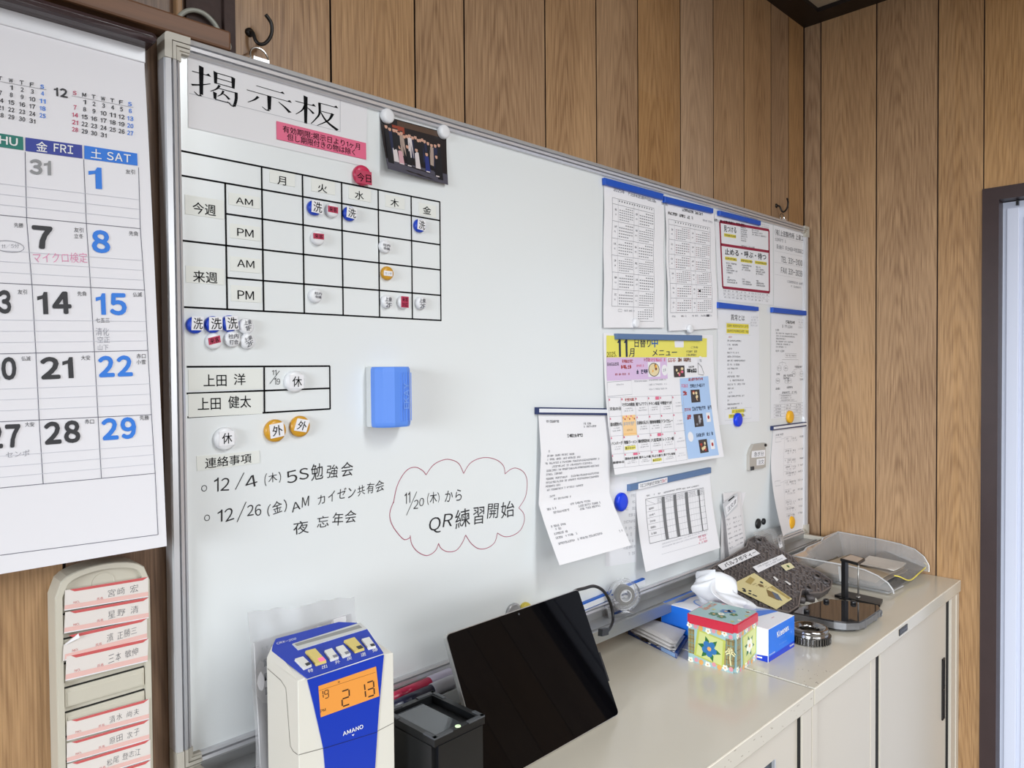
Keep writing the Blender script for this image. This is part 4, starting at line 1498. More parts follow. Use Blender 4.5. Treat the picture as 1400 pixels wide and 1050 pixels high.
mq('colour_print', M_MYEL, [c5(78, 75), c5(1280, 110), c5(1278, 335), c5(78, 338)])
mq('colour_print', M_LILAC, [c5(78, 340), c5(798, 338), c5(810, 592), c5(84, 618)])
mq('colour_print', M_SKY, [c5(955, 590), c5(1295, 562), c6(1340, 675), c6(995, 722)], 16)
fc.p_text('headline_lettering', M_BLACK, '2025.', c5(80, 275), c5(195, 268), c5(80, 335), off=.0009)
for dx_ in (0, 80):
    fc.p_quad('headline_lettering', M_MNAVY, [c5(222+dx_, 80), c5(247+dx_, 80), c5(250+dx_, 332), c5(228+dx_, 332)], off=.0009, n=3)
    fc.p_quad('headline_lettering', M_MNAVY, [c5(222+dx_, 130), c5(224+dx_, 130), c5(224+dx_, 165), c5(203+dx_, 165)], off=.0009)
fc.p_text('headline_lettering', M_MNAVY, '月', c5(350, 232), c5(412, 230), c5(345, 332), .01, off=.0009)
fc.p_text('headline_lettering', M_MNAVY, '日替り', c5(412, 110), c5(605, 112), c5(412, 218), .008, off=.0009)
fc.p_text('headline_lettering', M_MBLUE, '中', c5(615, 100), c5(692, 102), c5(615, 218), .02, off=.0009)
fc.p_text('headline_lettering', M_MNAVY, 'メニュー', c5(625, 245), c5(920, 240), c5(625, 322), .01, off=.0009)
mq('colour_print', M_PAPER, [c5(890, 140), c5(1000, 140), c5(1000, 218), c5(895, 218)], 1, .0008)
for k in range(3):
    fc.p_text('headline_lettering', M_INK, ('ご予約', '・・・・', '・・・・')[0], c5(1085, 205), c5(1170, 205), c5(1085, 230), off=.0009) if k == 0 else None
    a = fc.st(*c5(1030, 255+40*(k-1)))
    b = fc.st(*c5(1155, 280+40*(k-1)))
    if k:
        fc.greek('headline_lettering', M_INK, a[0], a[1], b[0], b[1], .9, off=.0009)


def mg(m, x0, y0, x1, y1, cf=c5, dens=.95, bold=1.2, slope=0):
    a, b = fc.st(*cf(x0, y0)), fc.st(*cf(x0, y1))
    e = fc.st(*cf(x1, y0))
    fc.greek('lettering', m, a[0], a[1], e[0], b[1], dens, off=.0009, bold=bold)


mg(M_INK, 85, 400, 215, 440)
mg(M_REDF, 260, 365, 410, 405)
mg(M_REDF, 250, 430, 378, 475, bold=1.8)
mg(M_REDF, 165, 530, 375, 555, dens=.6)
mg(M_REDF, 525, 345, 580, 385)
mg(M_PINKR, 580, 350, 780, 388)
mg(M_PINKR, 435, 425, 528, 452)
mg(M_MNAVY, 435, 485, 560, 535, bold=1.8)
mg(M_REDF, 815, 350, 910, 395)
mg(M_BROWNF, 930, 345, 1080, 390, bold=1.8)
mg(M_BLACK, 1060, 440, 1130, 462)
mg(M_BLACK, 1040, 475, 1160, 520, bold=2)


def food(cx, cy, rx, ry, ms, cf=c5, plate=True):
    a = fc.st(*cf(cx, cy))
    sc = .00028 if cf is c5 else .0003
    r = random.Random(int(cx+cy))
    if plate:
        fc.disc('picture_print', M_DARKF, a[0], a[1], rx*sc*1.06, off=.0008, ry=ry*sc*.62)
        fc.disc('picture_print', ms[0], a[0], a[1], rx*sc*.95, off=.0009, ry=ry*sc*.56)
    else:
        fc.rect('picture_print', M_DARKF, a[0]-rx*sc/fc.W, a[1]-ry*sc*.6/fc.H, a[0]+rx*sc/fc.W, a[1]+ry*sc*.6/fc.H, off=.0008)
    for i in range(9):
        da, db = r.uniform(-.55, .55)*rx*sc, r.uniform(-.36, .36)*ry*sc
        fc.disc('picture_print', ms[i % len(ms)], a[0]+da/fc.W, a[1]+db/fc.H, rx*sc*r.uniform(.16, .3), off=.001+i*.00003, n=10, ry=ry*sc*r.uniform(.1, .2))


mq('colour_print', M_PAPER, [c5(570, 395), c5(718, 395), c5(722, 568), c5(578, 572)], 2, .0007)
food(645, 485, 72, 88, [M_CREAMF, M_BROWNF, M_CREAMF, M_ORNG])
food(948, 505, 80, 78, [M_CREAMF, M_DARKF, M_BROWNF, M_PINKR, M_CREAMF], plate=False)
food(1142, 800, 70, 88, [M_CREAMF, M_REDF, M_DARKF, M_CREAMF], plate=False)
food(1110, 285, 66, 82, [M_GREY, M_DARKF, M_LGREY], cf=c6, plate=False)
food(1165, 575, 62, 85, [M_CREAMF, M_BROWNF, M_REDF, M_CREAMF], cf=c6, plate=False)
for x, y in ((1220, 250), (1265, 555)):
    a = fc.st(*c6(x, y))
    fc.rect('picture_print', M_PAPER, a[0]-.009/fc.W, a[1]-.011/fc.H, a[0]+.009/fc.W, a[1]+.011/fc.H, off=.0008)
    fc.disc('picture_print', M_REDF, a[0], a[1], .0045, off=.0009)
for (x, y, r) in ((772, 490, 38), (1200, 375, 32)):
    a = fc.st(*c5(x, y))
    fc.disc('colour_print', M_PAPER, a[0], a[1], r*.00032, off=.0008)
    fc.greek('lettering', M_GREY, a[0]-.015, a[1]-.012, a[0]+.015, a[1]+.012, .9, off=.001)
a = fc.st(*c6(1020, 470))
fc.disc('colour_print', M_PAPER, a[0], a[1], .0115, off=.0008)
fc.p_line('lettering', M_BLACK, [c5(1172, 405), c5(1215, 450), c5(1242, 530), c5(1235, 550), c5(1175, 540), c5(1170, 405)], .0009, off=.0009)
fc.p_line('lettering', M_LGREY, [c5(85, 635), c5(375, 612), c5(385, 780), c5(90, 805), c5(85, 635)], .0009, off=.0009)
mg(M_LGREY, 195, 655, 285, 672)
mg(M_LGREY, 408, 615, 560, 635)
for k in range(3):
    mg(M_LGREY, 585, 600+55*k, 800, 620+55*k, dens=.85)
mg(M_REDF, 1055, 585, 1230, 620, bold=1.6)
mg(M_MNAVY, 1075, 660, 1260, 700, bold=1.3)
mg(M_PINKR, 970, 660, 1050, 700)
mg(M_REDF, 990, 740, 1045, 790, bold=2)
mg(M_MNAVY, 1035, 135, 1250, 180, cf=c6, bold=1.3)
mg(M_REDF, 950, 150, 1020, 185, cf=c6)
mg(M_REDF, 975, 225, 1020, 275, cf=c6, bold=2)
mg(M_MNAVY, 1080, 435, 1275, 475, cf=c6, bold=1.3)
# dish grid
gx = [92, 232, 392, 535, 668, 808, 935]
gy = [30, 245, 465, 670, 830]


def gp(i, j):
    x = gx[i]+j*12
    y = gy[j]-(i)*(5+j*3)
    return c6(x, y)


for j in range(5):
    fc.p_line('line_print', M_LGREY, [gp(i, j) for i in range(7)], .0006, off=.0008)
for i in range(7):
    fc.p_line('line_print', M_LGREY, [gp(i, j) for j in range(5)], .0006, off=.0008)
dishes = {(0, 0): '文化の日', (1, 0): 'マグロの照焼', (2, 0): '鯖アレアアブリ', (3, 0): 'チキン南蛮', (4, 0): '中華風サラダ',
          (0, 1): '鮭の黒酢から', (2, 1): '白身魚の天ぷら', (3, 1): '焼肉味噌鍋', (4, 1): 'ドライカレー', (0, 2): 'ハンバーグ', (1, 2): '特製ラーメン', (2, 2): '鶏肉野菜炒め', (3, 2): '八宝菜丼', (4, 2): 'レンコン焼',
          (0, 3): '振替休日', (1, 3): '豚肉の生姜焼', (2, 3): '豚キムチ鍋', (3, 3): '天ぷら盛り', (4, 3): '豚アゲに味噌'}
for j in range(4):
    for i in range(6):
        o, e, d = gp(i, j), gp(i+1, j), gp(i, j+1)

        def L(u, v_):
            return (o[0]+(e[0]-o[0])*u+(d[0]-o[0])*v_, o[1]+(e[1]-o[1])*u+(d[1]-o[1])*v_)
        if (i, j) in dishes:
            hol = dishes[(i, j)].endswith('日')
            fc.p_text('lettering', M_BLACK, dishes[(i, j)], L(.06, .5 if hol else .3), L(.95, .5 if hol else .3), L(.06, .68 if hol else .5), .012, off=.0009)
            for k in range(2):
                a, b, c_ = fc.st(*L(.3-.1*k, .58+.13*k)), fc.st(*L(.8+.05*k, .58+.13*k)), fc.st(*L(.3, .64+.13*k))
                if not hol:
                    fc.greek('lettering', M_GREY, a[0], a[1], b[0], c_[1], .85, off=.0009)
        elif i == 5:
            for k in range(2):
                a, b, c_ = fc.st(*L(.3-.1*k, .4+.18*k)), fc.st(*L(.75+.15*k, .4+.18*k)), fc.st(*L(.3, .47+.18*k))
                fc.greek('lettering', M_LGREY, a[0], a[1], b[0], c_[1], .85, off=.0009)
        a, b = fc.st(*L(.04, .06)), fc.st(*L(.12, .16))
        fc.rect('lettering', M_PINKR, a[0], a[1], b[0], b[1], off=.0009)
        if (i, j) in ((3, 0), (3, 2), (1, 3), (3, 3)):
            fc.p_quad('lettering', M_PINKR, [L(.65, .03), L(.95, .03), L(.95, .2), L(.65, .2)], off=.0009)
        if (i, j) in ((1, 2), (3, 3)):
            fc.p_quad('colour_print', M_MYEL, [L(.1, .62), L(.85, .6), L(.85, .82), L(.1, .84)], off=.0008)
            fc.p_text('lettering', M_BLACK, '新メニュー', L(.12, .65), L(.82, .63), L(.12, .81), .01, off=.001)
        if (i, j) == (1, 0):
            a, b = fc.st(*L(.3, .08)), fc.st(*L(.95, .2))
            fc.greek('lettering', M_REDF, a[0], a[1], b[0], b[1], .9, off=.0009, bold=1.6)
        if (i, j) == (1, 1):
            fc.p_quad('colour_print', mat('menu_peach', rgb(246, 206, 150), .6), [L(.05, -.02), L(.95, -.04), L(1.0, 1.02), L(.05, 1.04)], off=.00085)
            fc.p_quad('colour_print', M_ORNG, [L(.06, .52), L(.97, .5), L(.98, .93), L(.06, .95)], off=.0009)
            fc.p_quad('colour_print', M_MYEL, [L(.06, .3), L(.95, .24), L(.95, .52), L(.06, .54)], off=.0009)
            a, b = fc.st(*L(.1, .33)), fc.st(*L(.92, .5))
            fc.greek('lettering', M_LGREY, a[0], a[1], b[0], b[1], 1, off=.0011, bold=1.6)
            a, b = fc.st(*L(.3, .7)), fc.st(*L(.7, .77))
            fc.greek('lettering', M_BROWNF, a[0], a[1], b[0], b[1], 1, off=.0011)
            for k in range(8):
                a = fc.st(*L(.1+.11*k, .1+.08*sin(k*2.1)))
                fc.disc('colour_print', (M_ORNG, M_REDF, M_PINKR)[k % 3], a[0], a[1], .0022, off=.001, n=8)
fc.flush(sh)

# folded letter
def lbend(s, t):
    if t < .3:
        return .010*t/.3
    if t < .63:
        return .010-.003*(t-.3)/.33
    return .007+.054*((t-.63)/.37)**1.1


fc = px_sheet([(735.5, 558), (829.5, 559), (862.5, 745.5), (765, 773)], BY-.0014, lbend)
sh = sheet('folded_letter', fc, M_PAPER, 'white letter with fold creases, its lower third bent away from the board', 'letter', None, 4, 30)
fc.lay = .0007
fc.greek('lettering', M_INK, .1, .08, .27, .097, .8)
fc.greek('lettering', M_INK, .62, .1, .74, .115, .9)
fc.greek('lettering', M_INK, .62, .12, .8, .135, .9)
fc.greek('lettering', M_BLACK, .37, .178, .6, .2, .95, bold=1.5)
ln = [(.28, .12, .1), (.31, .45, .08), (.335, .55, .08), (.36, .82, .06), (.385, .72, .08), (.41, .82, .08), (.435, .3, .08), (.465, .82, .08), (.49, .82, .08), (.515, .28, .08), (.54, .6, .08), (.585, .2, .1), (.608, .42, .16), (.665, .2, .08), (.69, .37, .15), (.658, .68, .4), (.68, .82, .5), (.7, .82, .5),
      (.77, .25, .06), (.79, .17, .07), (.815, .25, .07), (.84, .35, .07), (.875, .7, .08), (.888, .97, .92)]
for t_, s1_, s0_ in ln:
    fc.greek('lettering', M_GREY, s0_, t_, s1_, t_+.014, .86, bold=1.2)
fc.flush(sh)

# number sheet half hidden behind the letter
fc = px_sheet([(831, 652), (870.4, 652), (870.4, 768), (828, 775)], BY-.0006)
sh = sheet('number_sheet', fc, M_PAPER2, 'narrow sheet with handwritten numbers half hidden behind the folded letter', 'paper sheet', None, 2, 6)
for k in range(10):
    fc.greek('lettering', M_LGREY, .55, .2+.075*k, .95, .235+.075*k, .6)
fc.flush(sh)

# duty table
def dbend(s, t):
    return .030*t**1.7*(1-.25*s)


fc = px_sheet([(869.5, 668), (970.6, 645), (984.6, 749), (882.9, 782)], BY-.0014, dbend)
sh = sheet('duty_table', fc, M_PAPER, 'curling sheet with a table of dark grey bars under the tilted slate blue magnet', 'paper sheet', None, 10, 20)
fc.lay = .0007
M_DGBAR = mat('dark_grey_print_bar', rgb(112, 112, 114), .7)


def c8(x, y):
    return (740+x/5.6, 640+y/5.6)


TL, TR, BR_, BL = c8(797, 238), c8(1240, 150), c8(1275, 470), c8(830, 578)


def tq(u, v_):
    return ((TL[0]*(1-u)+TR[0]*u)*(1-v_)+(BL[0]*(1-u)+BR_[0]*u)*v_, (TL[1]*(1-u)+TR[1]*u)*(1-v_)+(BL[1]*(1-u)+BR_[1]*u)*v_)


for q in (((0, 0), (1, 0)), ((1, 0), (1, 1)), ((1, 1), (0, 1)), ((0, 1), (0, 0))):
    fc.p_line('line_print', M_INK, [tq(*q[0]), tq(*q[1])], .0009, n=6)
for k in range(1, 7):
    v_ = .15+.14*(k-1)
    fc.p_line('line_print', M_GREY, [tq(0, v_), tq(1, v_)], .0005, n=6)
for k in range(1, 20):
    fc.p_line('line_print', M_LGREY, [tq(.17+.042*k, .02), tq(.17+.042*k, 1)], .0004, n=6)
for u in (.3, .5, .7):
    fc.p_quad('bar_print', M_DGBAR, [tq(u-.025, .02), tq(u+.025, .02), tq(u+.027, 1), tq(u-.023, 1)], off=.0009, n=8)
fc.p_quad('bar_print', M_DGBAR, [tq(.89, .02), tq(.93, .02), tq(.93, .16), tq(.89, .16)], off=.0009, n=2)
fc.p_quad('bar_print', M_DGBAR, [tq(.905, .16), tq(.92, .16), tq(.92, 1), tq(.905, 1)], off=.0009, n=8)
for u in (.19, .34, .54, .74, .94):
    for k in range(3):
        a, b, c_ = fc.st(*tq(u, .03+.04*k)), fc.st(*tq(min(u+.12, .99), .03+.04*k)), fc.st(*tq(u, .055+.04*k))
        fc.greek('lettering', M_GREY, a[0], a[1], b[0], c_[1], .9)
fc.p_line('line_print', M_GREY, [tq(0, .02), tq(.16, .15)], .0005)
for k in range(5):
    a, b, c_ = fc.st(*tq(.04, .21+.14*k)), fc.st(*tq(.13, .21+.14*k)), fc.st(*tq(.04, .255+.14*k))
    fc.greek('lettering', M_INK, a[0], a[1], b[0], c_[1], .95)
for u0, u1 in ((.02, .1), (.15, .17), (.22, .26), (.32, .62), (.64, .78), (.8, .92)):
    a, b, c_ = fc.st(*tq(u0, -.085)), fc.st(*tq(u1, -.085)), fc.st(*tq(u0, -.05))
    fc.greek('lettering', M_INK, a[0], a[1], b[0], c_[1], .9)
for k, m in ((0, M_LGREY), (1, M_LGREY)):
    a, b, c_ = fc.st(*tq(.2, 1.06+.07*k)), fc.st(*tq(.98, 1.06+.07*k)), fc.st(*tq(.2, 1.09+.07*k))
    fc.greek('lettering', m, a[0], a[1], b[0], c_[1], .9)
for k in range(3):
    a, b, c_ = fc.st(*tq(.82, 1.1+.07*k)), fc.st(*tq(.97, 1.1+.07*k)), fc.st(*tq(.82, 1.15+.07*k))
    fc.greek('lettering', M_PINKR, a[0], a[1], b[0], c_[1], .5)
fc.p_line('line_print', M_LGREY, [tq(.18, 1.3), tq(.95, 1.28)], .0005, n=4)
fc.flush(sh)

# bundle of receipts under a tag
rb = empty('receipt_bundle', B(1000, 750, -.03), 'bundle of narrow white receipts with a slanting tag hanging left of the black magnets', 'receipts')
M_THERM = mat('receipt_paper', rgb(226, 222, 222), .8)
for k, (q, bz_) in enumerate((
        ([(986.5, 700), (1000, 696), (998, 766), (985, 770)], .006), ([(988.5, 674), (1012, 672), (1021, 748), (994, 759)], .010), ([(990, 690), (1011.5, 686), (1018, 751), (997, 762)], .014))):
    f2 = px_sheet(q, BY-.001-.004*k, lambda s, t, b=bz_: b*t)
    vs, fs = [], []
    for j in range(9):
        vs += [f2.fn(0, j/8), f2.fn(1, j/8)]
    for j in range(8):
        fs.append((2*j, 2*j+2, 2*j+3, 2*j+1))
    o = obj('receipt', vs, fs, M_THERM, rb, None, True)
    if k == 2:
        f2.lay = .0006
        for j in range(7):
            for s_ in (.05, .45, .75):
                f2.greek('lettering', M_GREY, s_, .28+.09*j, s_+.22, .31+.09*j, .75)
        f2.line('lettering', M_GREY, [(.05, .66), (.95, .64)], .0006)
        f2.line('lettering', M_LGREY, [(.05, .86), (.95, .84)], .0006)
        f2.flush(o)
tag = px_sheet([(988.3, 689), (1008.5, 673.5), (1008.5, 692), (992, 708.5)], BY-.013)
to = MB().prism([tag.fn(0, 0), tag.fn(1, 0), tag.fn(1, 1), tag.fn(0, 1)], (0, .0008, 0)).build('tag', mat('grey_card', rgb(206, 206, 208), .6), rb)
tag.quad('tag_label', M_PAPER, [(.1, .3), (.95, .2), (.95, .78), (.12, .88)], off=.0003)
tag.text3('lettering', M_INK, '注文済', (.22, .42), (.88, .33), (.22, .76), off=.0006)
tag.rect('lettering', M_BLACK, .35, .02, .75, .12, off=.0006)
tag.flush(to)
MB().prism([B(x, y, BY-.0012) for x, y in ((1011, 673), (1019.5, 673), (1015, 692), (1013, 692))], (0, .0006, 0)).build('corner_slip', M_PAPER, rb)

# grey clip magnet with two paper labels
q = [(1030.8, 607.5), (1046.6, 605.5), (1047, 638.5), (1043, 640), (1029, 641.5), (1025, 643), (1025, 622), (1027.5, 614)]
cm = MB().prism([B(x, y, BY-.009) for x, y in q], (0, .0088, 0)).build('clip_magnet', mat('warm_grey_plastic', rgb(182, 176, 168), .45))
props(cm, 'warm grey clip magnet with two small white labels right of the lunch menu', 'clip')
for part, q, t_ in (('label', [(1028.4, 616.8), (1046.2, 615), (1046.2, 624.2), (1027.8, 626)], '急ぎ分'), ('label', [(1034.8, 627.8), (1045.6, 626.2), (1045.2, 635), (1034.8, 636.4)], '注文')):
    p = [B(x, y, BY-.0096) for x, y in q]
    st = MB().prism(p, (0, .0005, 0)).build(part, M_PAPER, cm)
    f2 = quad_face(p)
    f2.text('lettering', M_INK, t_, .15, .18, .88, .85)
    f2.flush(st)
MB().lathe([(.004, 0), (.004, .003), (.003, .004)], B(1046, 608.5, BY-.009), (0, -1, 0), 12).build('rubber_dot', M_BLACKPL, cm)
MB().box(B(1025, 640, BY-.007).x, B(1029, 640, BY-.007).x, BY-.012, BY-.004, B(1026, 643, BY-.007).z, B(1026, 638, BY-.007).z, .001).build('clip_foot', M_DGREYPL, cm)

# ================================================================== ERASER
er = empty('whiteboard_eraser', B(535, 585, -.035), 'blue plastic whiteboard eraser with white felt stuck to the middle of the board', 'eraser')
ex0, ex1, ez0, ez1 = B(503.5, 540, -.027).x, B(563.7, 545, -.05).x, B(508, 586, -.04).z, B(508, 500.5, -.04).z
MB().box(ex0, ex1-.002, -.034, -.0205, ez0+.001, ez1-.001, .0015).build('felt_pad', mat('white_felt', rgb(214, 216, 216), .95, bump=.5, nscale=300), er)
M_ERB = mat('cornflower_blue_plastic', rgb(92, 142, 232), .4)
pr = [(ex0+.0, -.034), (ex0+.0, -.044), (ex0+.006, -.056), (ex0+.022, -.0625), (ex0+.045, -.063), (ex1-.010, -.058), (ex1-.002, -.047), (ex1, -.034)]
mb = MB()
levels = [(ez0+.0012, .94), (ez0+.004, .985), (ez0+.008, 1), (ez1-.008, 1), (ez1-.004, .985), (ez1-.0012, .94)]
cx, cy = (ex0+ex1)/2, -.034
vs, fs = [], []
n = len(pr)
for z, k in levels:
    for x, y in pr:
        vs.append((cx+(x-cx)*k, cy+(y-cy)*k, z))
for j in range(len(levels)-1):
    for i in range(n):
        i2 = (i+1) % n
        fs.append((j*n+i, j*n+i2, (j+1)*n+i2, (j+1)*n+i))
fs += [tuple(reversed(range(n))), tuple(range((len(levels)-1)*n, len(levels)*n))]
body = obj('grip', vs, fs, M_ERB, er)
mb = MB()
for k in range(5):
    x = ex0+.034+.0045*k
    y = -.0632+max(0, (x-ex0-.045))*.14
    mb.tube([(x, y, ez0+.010), (x, y, ez1-.010)], .0007, 6)
mb.build('grip_ribs', M_ERB, body)
f2 = plane_face((ex0+.037, -.0640, ez0+.028), (ex0+.037, -.0640, ez0+.066), (ex0+.0465, -.0640, ez0+.028))
f2.text('lettering', mat('embossed_blue', rgb(126, 166, 238), .35), 'EKAY', .0, 0, 1, 1, .01)
f2.flush(body)

# ================================================================== WALL CALENDAR (left)
CYW = -0.014
cTR = B(197, 68, CYW)
xr = cTR.x


def cbend(s, t):
    return .046*max(0, t-.04)**.85


cBRz = B(231, 746.5, CYW-.046).z
q = [V((xr-.52, CYW, cTR.z)), V((xr, CYW, cTR.z)), V((xr, CYW, cBRz)), V((xr-.52, CYW, cBRz))]
fc = quad_face(q, cbend)
M_CAL = mat('calendar_paper', rgb(238, 236, 240), .7, spec=.25)
cal = sheet('wall_calendar', fc, M_CAL, 'large white wall calendar with blue Saturday column hanging left of the whiteboard', 'calendar', None, 6, 40)
MB().box(xr-.522, xr+.0008, CYW-.0022, CYW+.004, cTR.z-.016, cTR.z+.003, .001).build('hanging_strip', mat('white_pvc_strip', rgb(232, 232, 236), .3), cal)
fc.lay = .0007
M_CLINE = mat('calendar_line', rgb(92, 92, 106), .7)
M_CPALE = mat('calendar_pale_line', rgb(206, 206, 214), .7)
M_TEAL = mat('teal_header', rgb(32, 122, 110), .6)
M_INDIGO = mat('indigo_header', rgb(52, 66, 156), .6)
M_AZURE = mat('azure_header', rgb(42, 122, 222), .6)
M_CBLK = mat('calendar_black', rgb(48, 48, 52), .6)
M_CGRY = mat('calendar_grey', rgb(146, 146, 148), .6)
M_CBLUE = mat('calendar_blue', rgb(44, 126, 226), .6)
M_CRED = mat('calendar_red', rgb(196, 64, 100), .6)


def ST(px, py):
    return fc.st(px, py)


# header cells
for q, m in (([(-42, 176), (31.4, 187.4), (32, 205.6), (-42, 195)], M_TEAL), ([(34.6, 188), (112, 198.6), (112.5, 216.8), (34.8, 206.4)], M_INDIGO), ([(115, 199), (187.3, 210), (187.9, 226.7), (115.2, 217.2)], M_AZURE)):
    fc.p_quad('header_print', m, q, n=2)
fc.p_text('header_lettering', M_WHITEINK, 'THU', (-16, 183.2), (24, 189.4), (-16, 194.6), .02, off=.0011)
fc.p_text('header_lettering', M_WHITEINK, '金', (49, 192.8), (64.6, 194.9), (49, 206.8), .01, off=.0011)
fc.p_text('header_lettering', M_WHITEINK, 'FRI', (73, 196.2), (99.6, 199.8), (73, 207.6), .015, off=.0011)
fc.p_text('header_lettering', M_WHITEINK, '土', (123.6, 203), (138.4, 205), (123.6, 216), .01, off=.0011)
fc.p_text('header_lettering', M_WHITEINK, 'SAT', (145.6, 207.4), (178.4, 211.8), (145.6, 218.8), .015, off=.0011)
# cell lines
rowsL = [((0, 204.5), (189, 230.4)), ((-10, 293), (191.8, 312.6)), ((-10, 386.5), (197.5, 396.5)), ((-10, 484), (202, 479)), ((-10, 577), (207, 566.8)), ((-10, 668), (212, 646.9))]
for a, b in rowsL[1:]:
    fc.p_line('line_print', M_CLINE, [a, b], .0006)
for pts in ([(34.3, 207.8), (36.5, 302), (43.8, 391.5), (49, 482), (53.5, 573.5), (59, 662)], [(114.4, 218), (118, 306), (124, 394), (129, 481), (134, 570), (138.5, 653.5)], [(189.3, 229), (191.8, 312.6), (197.6, 397), (202, 479), (207, 566.8), (212, 646.9), (216, 730.7)]):
    fc.p_line('line_print', M_CLINE, pts, .0006)
fc.p_line('line_print', M_CLINE, [(216, 730.7), (0, 759)], .0006)
for r in range(5):
    (ax, ay), (bx_, by_) = rowsL[r]
    (cx_, cy_), (dx_, dy_) = rowsL[r+1]
    for f in (.52, .68, .84):
        fc.p_line('line_print', M_CPALE, [(ax+(cx_-ax)*f, ay+(cy_-ay)*f), (bx_+(dx_-bx_)*f, by_+(dy_-by_)*f)], .0005)
BD = .035
for t_, m, o, a, b in (('31', M_CGRY, (40, 217), (69.4, 219.5), (40.5, 238.2)), ('1', M_CBLUE, (120.5, 228), (138.5, 229.6), (121.5, 257.5)), ('7', M_CBLK, (43, 307.6), (71.3, 310), (45, 339.6)), ('8', M_CBLUE, (124.5, 313.6), (149.6, 315.6), (125.8, 345.4)),
                       ('13', M_CBLK, (-18, 396), (14.5, 396.6), (-17, 429)), ('14', M_CBLK, (50.3, 398.4), (96.5, 398.6), (52, 430)), ('15', M_CBLUE, (130.4, 400), (172.3, 401), (131.7, 431)), ('20', M_CBLK, (-23, 489), (21.7, 487.6), (-22, 521.4)),
                       ('21', M_CBLK, (54.2, 488.2), (99, 487), (56, 519)), ('22', M_CBLUE, (133.4, 486.6), (180, 485.6), (135, 516)), ('27', M_CBLK, (-19, 581), (27.5, 579), (-18, 614)), ('28', M_CBLK, (59.6, 577), (108.7, 574), (61, 608.6)), ('29', M_CBLUE, (138, 572), (185, 569.6), (140, 602.6))):
    fc.p_text('date_lettering', m, t_, o, a, b, BD)
for t_, x, y in (('友引', 171.5, 231.5), ('先勝', 19, 304.5), ('友引', 101, 311), ('立冬', 101, 319.4), ('先負', 176, 315.8), ('友引', 24, 396), ('先負', 105.5, 398.4), ('仏滅', 181.3, 399.6), ('七五三', 130.6, 434.5), ('仏滅', 29, 487), ('大安', 110.4, 486), ('赤口', 186.2, 483.6), ('小雪', 186.2, 491.8), ('大安', 34, 577), ('赤口', 115.6, 573), ('先勝', 190.8, 568)):
    w_ = 6.3*len(t_)
    fc.p_text('small_lettering', M_CBLK, t_, (x, y), (x+w_, y+(.6 if y < 330 else -.1)), (x+.2, y+6.4))
# mini months
def mm(cols, hdr, rowfun, names):
    for k, (x, n_) in enumerate(zip(cols, names)):
        m = M_CRED if k == 0 and len(cols) == 7 else (M_CBLUE if k == len(cols)-1 else M_CBLK)
        y = hdr(x)
        fc.p_text('month_print', m, n_, (x-2.7, y-2.6), (x+2.7, y-1.9), (x-2.7, y+2.8), .02)
        for r in range(5):
            d = rowfun(k, r)
            if d:
                yy = hdr(x)+9.8+9.95*r+(hdr(x)-hdr(cols[0]))*(-.03)
                w_ = 4.2 if d > 9 else 2.0
                fc.p_text('month_print', m, str(d), (x-w_+.6, yy-2.9), (x+w_+.6, yy-2.9+.36*w_), (x-w_+.6, yy+3.1), .02)


mm([101.9, 115, 127.8, 140.8, 153.3, 165.4, 177.4], lambda x: 126.8+(x-101.9)*.2, lambda k, r: (lambda d: d if 1 <= d <= 31 else 0)(k+7*r), 'SMTWTFS')
mm([0, 14.8, 29.6, 43.5, 57.5], lambda x: 106.8+x*.196, lambda k, r: (lambda d: d if 1 <= d <= 31 else 0)(k+7*r), 'TWTFS')
fc.p_text('month_print', M_CBLK, '12', (73.4, 118.6), (92, 122.2), (74, 131), .03)
fc.p_line('month_print', M_CGRY, [(97.7, 131), (182.4, 147.2)], .0004)
fc.p_line('month_print', M_CGRY, [(0, 111.6), (63.2, 123)], .0004)
M_PKPEN = mat('pink_pen', rgb(226, 140, 176), .7)
fc.p_text('pen_lettering', M_PKPEN, 'マイクロ検定', (44.6, 345), (118.6, 345.6), (45.6, 359.4), -.008)
s_, t_ = ST(12, 337)
fc.line('pen_lettering', M_PENCIL, [(s_+.0135*cos(k*pi/9)/fc.W, t_+.006*sin(k*pi/9)/fc.H) for k in range(18)], .0006, closed=True)
fc.p_text('pen_lettering', M_PENCIL, '11/5分', (2, 333.6), (26, 333), (2, 340), -.006)
fc.p_text('pen_lettering', M_PENCIL, '清化', (130.6, 448), (148.5, 448.6), (131, 458.6), -.006)
fc.p_text('pen_lettering', M_PENCIL, '空正', (133, 460), (150, 460), (133, 468.4), -.006)
fc.p_text('pen_lettering', M_PENCIL, '山下', (133.6, 471), (148, 471), (133.6, 479), -.006)
fc.p_text('pen_lettering', M_PENCIL, 'センポ', (8, 617.6), (40, 614.6), (8, 626), -.006)
fc.flush(cal, {'header_print': 'coloured weekday header cells'})

# ================================================================== TIME CARD RACK
RY = -0.032
rk = empty('time_card_rack', (-.078, -.016, .6), 'beige plastic time card rack on the wood wall below the wall calendar', 'card rack')
rx0, rx1 = B(77, 900, RY).x, B(206.5, 850, RY).x
zs = B(77.5, 806, RY).z
zt = B(150, 773, RY).z
zr_ = B(207, 788, RY).z
M_RACK = mat('beige_plastic', rgb(206, 200, 184), .45)
cx_ = (rx0+rx1)/2
half = (rx1-rx0)/2
zspr = zs-.004


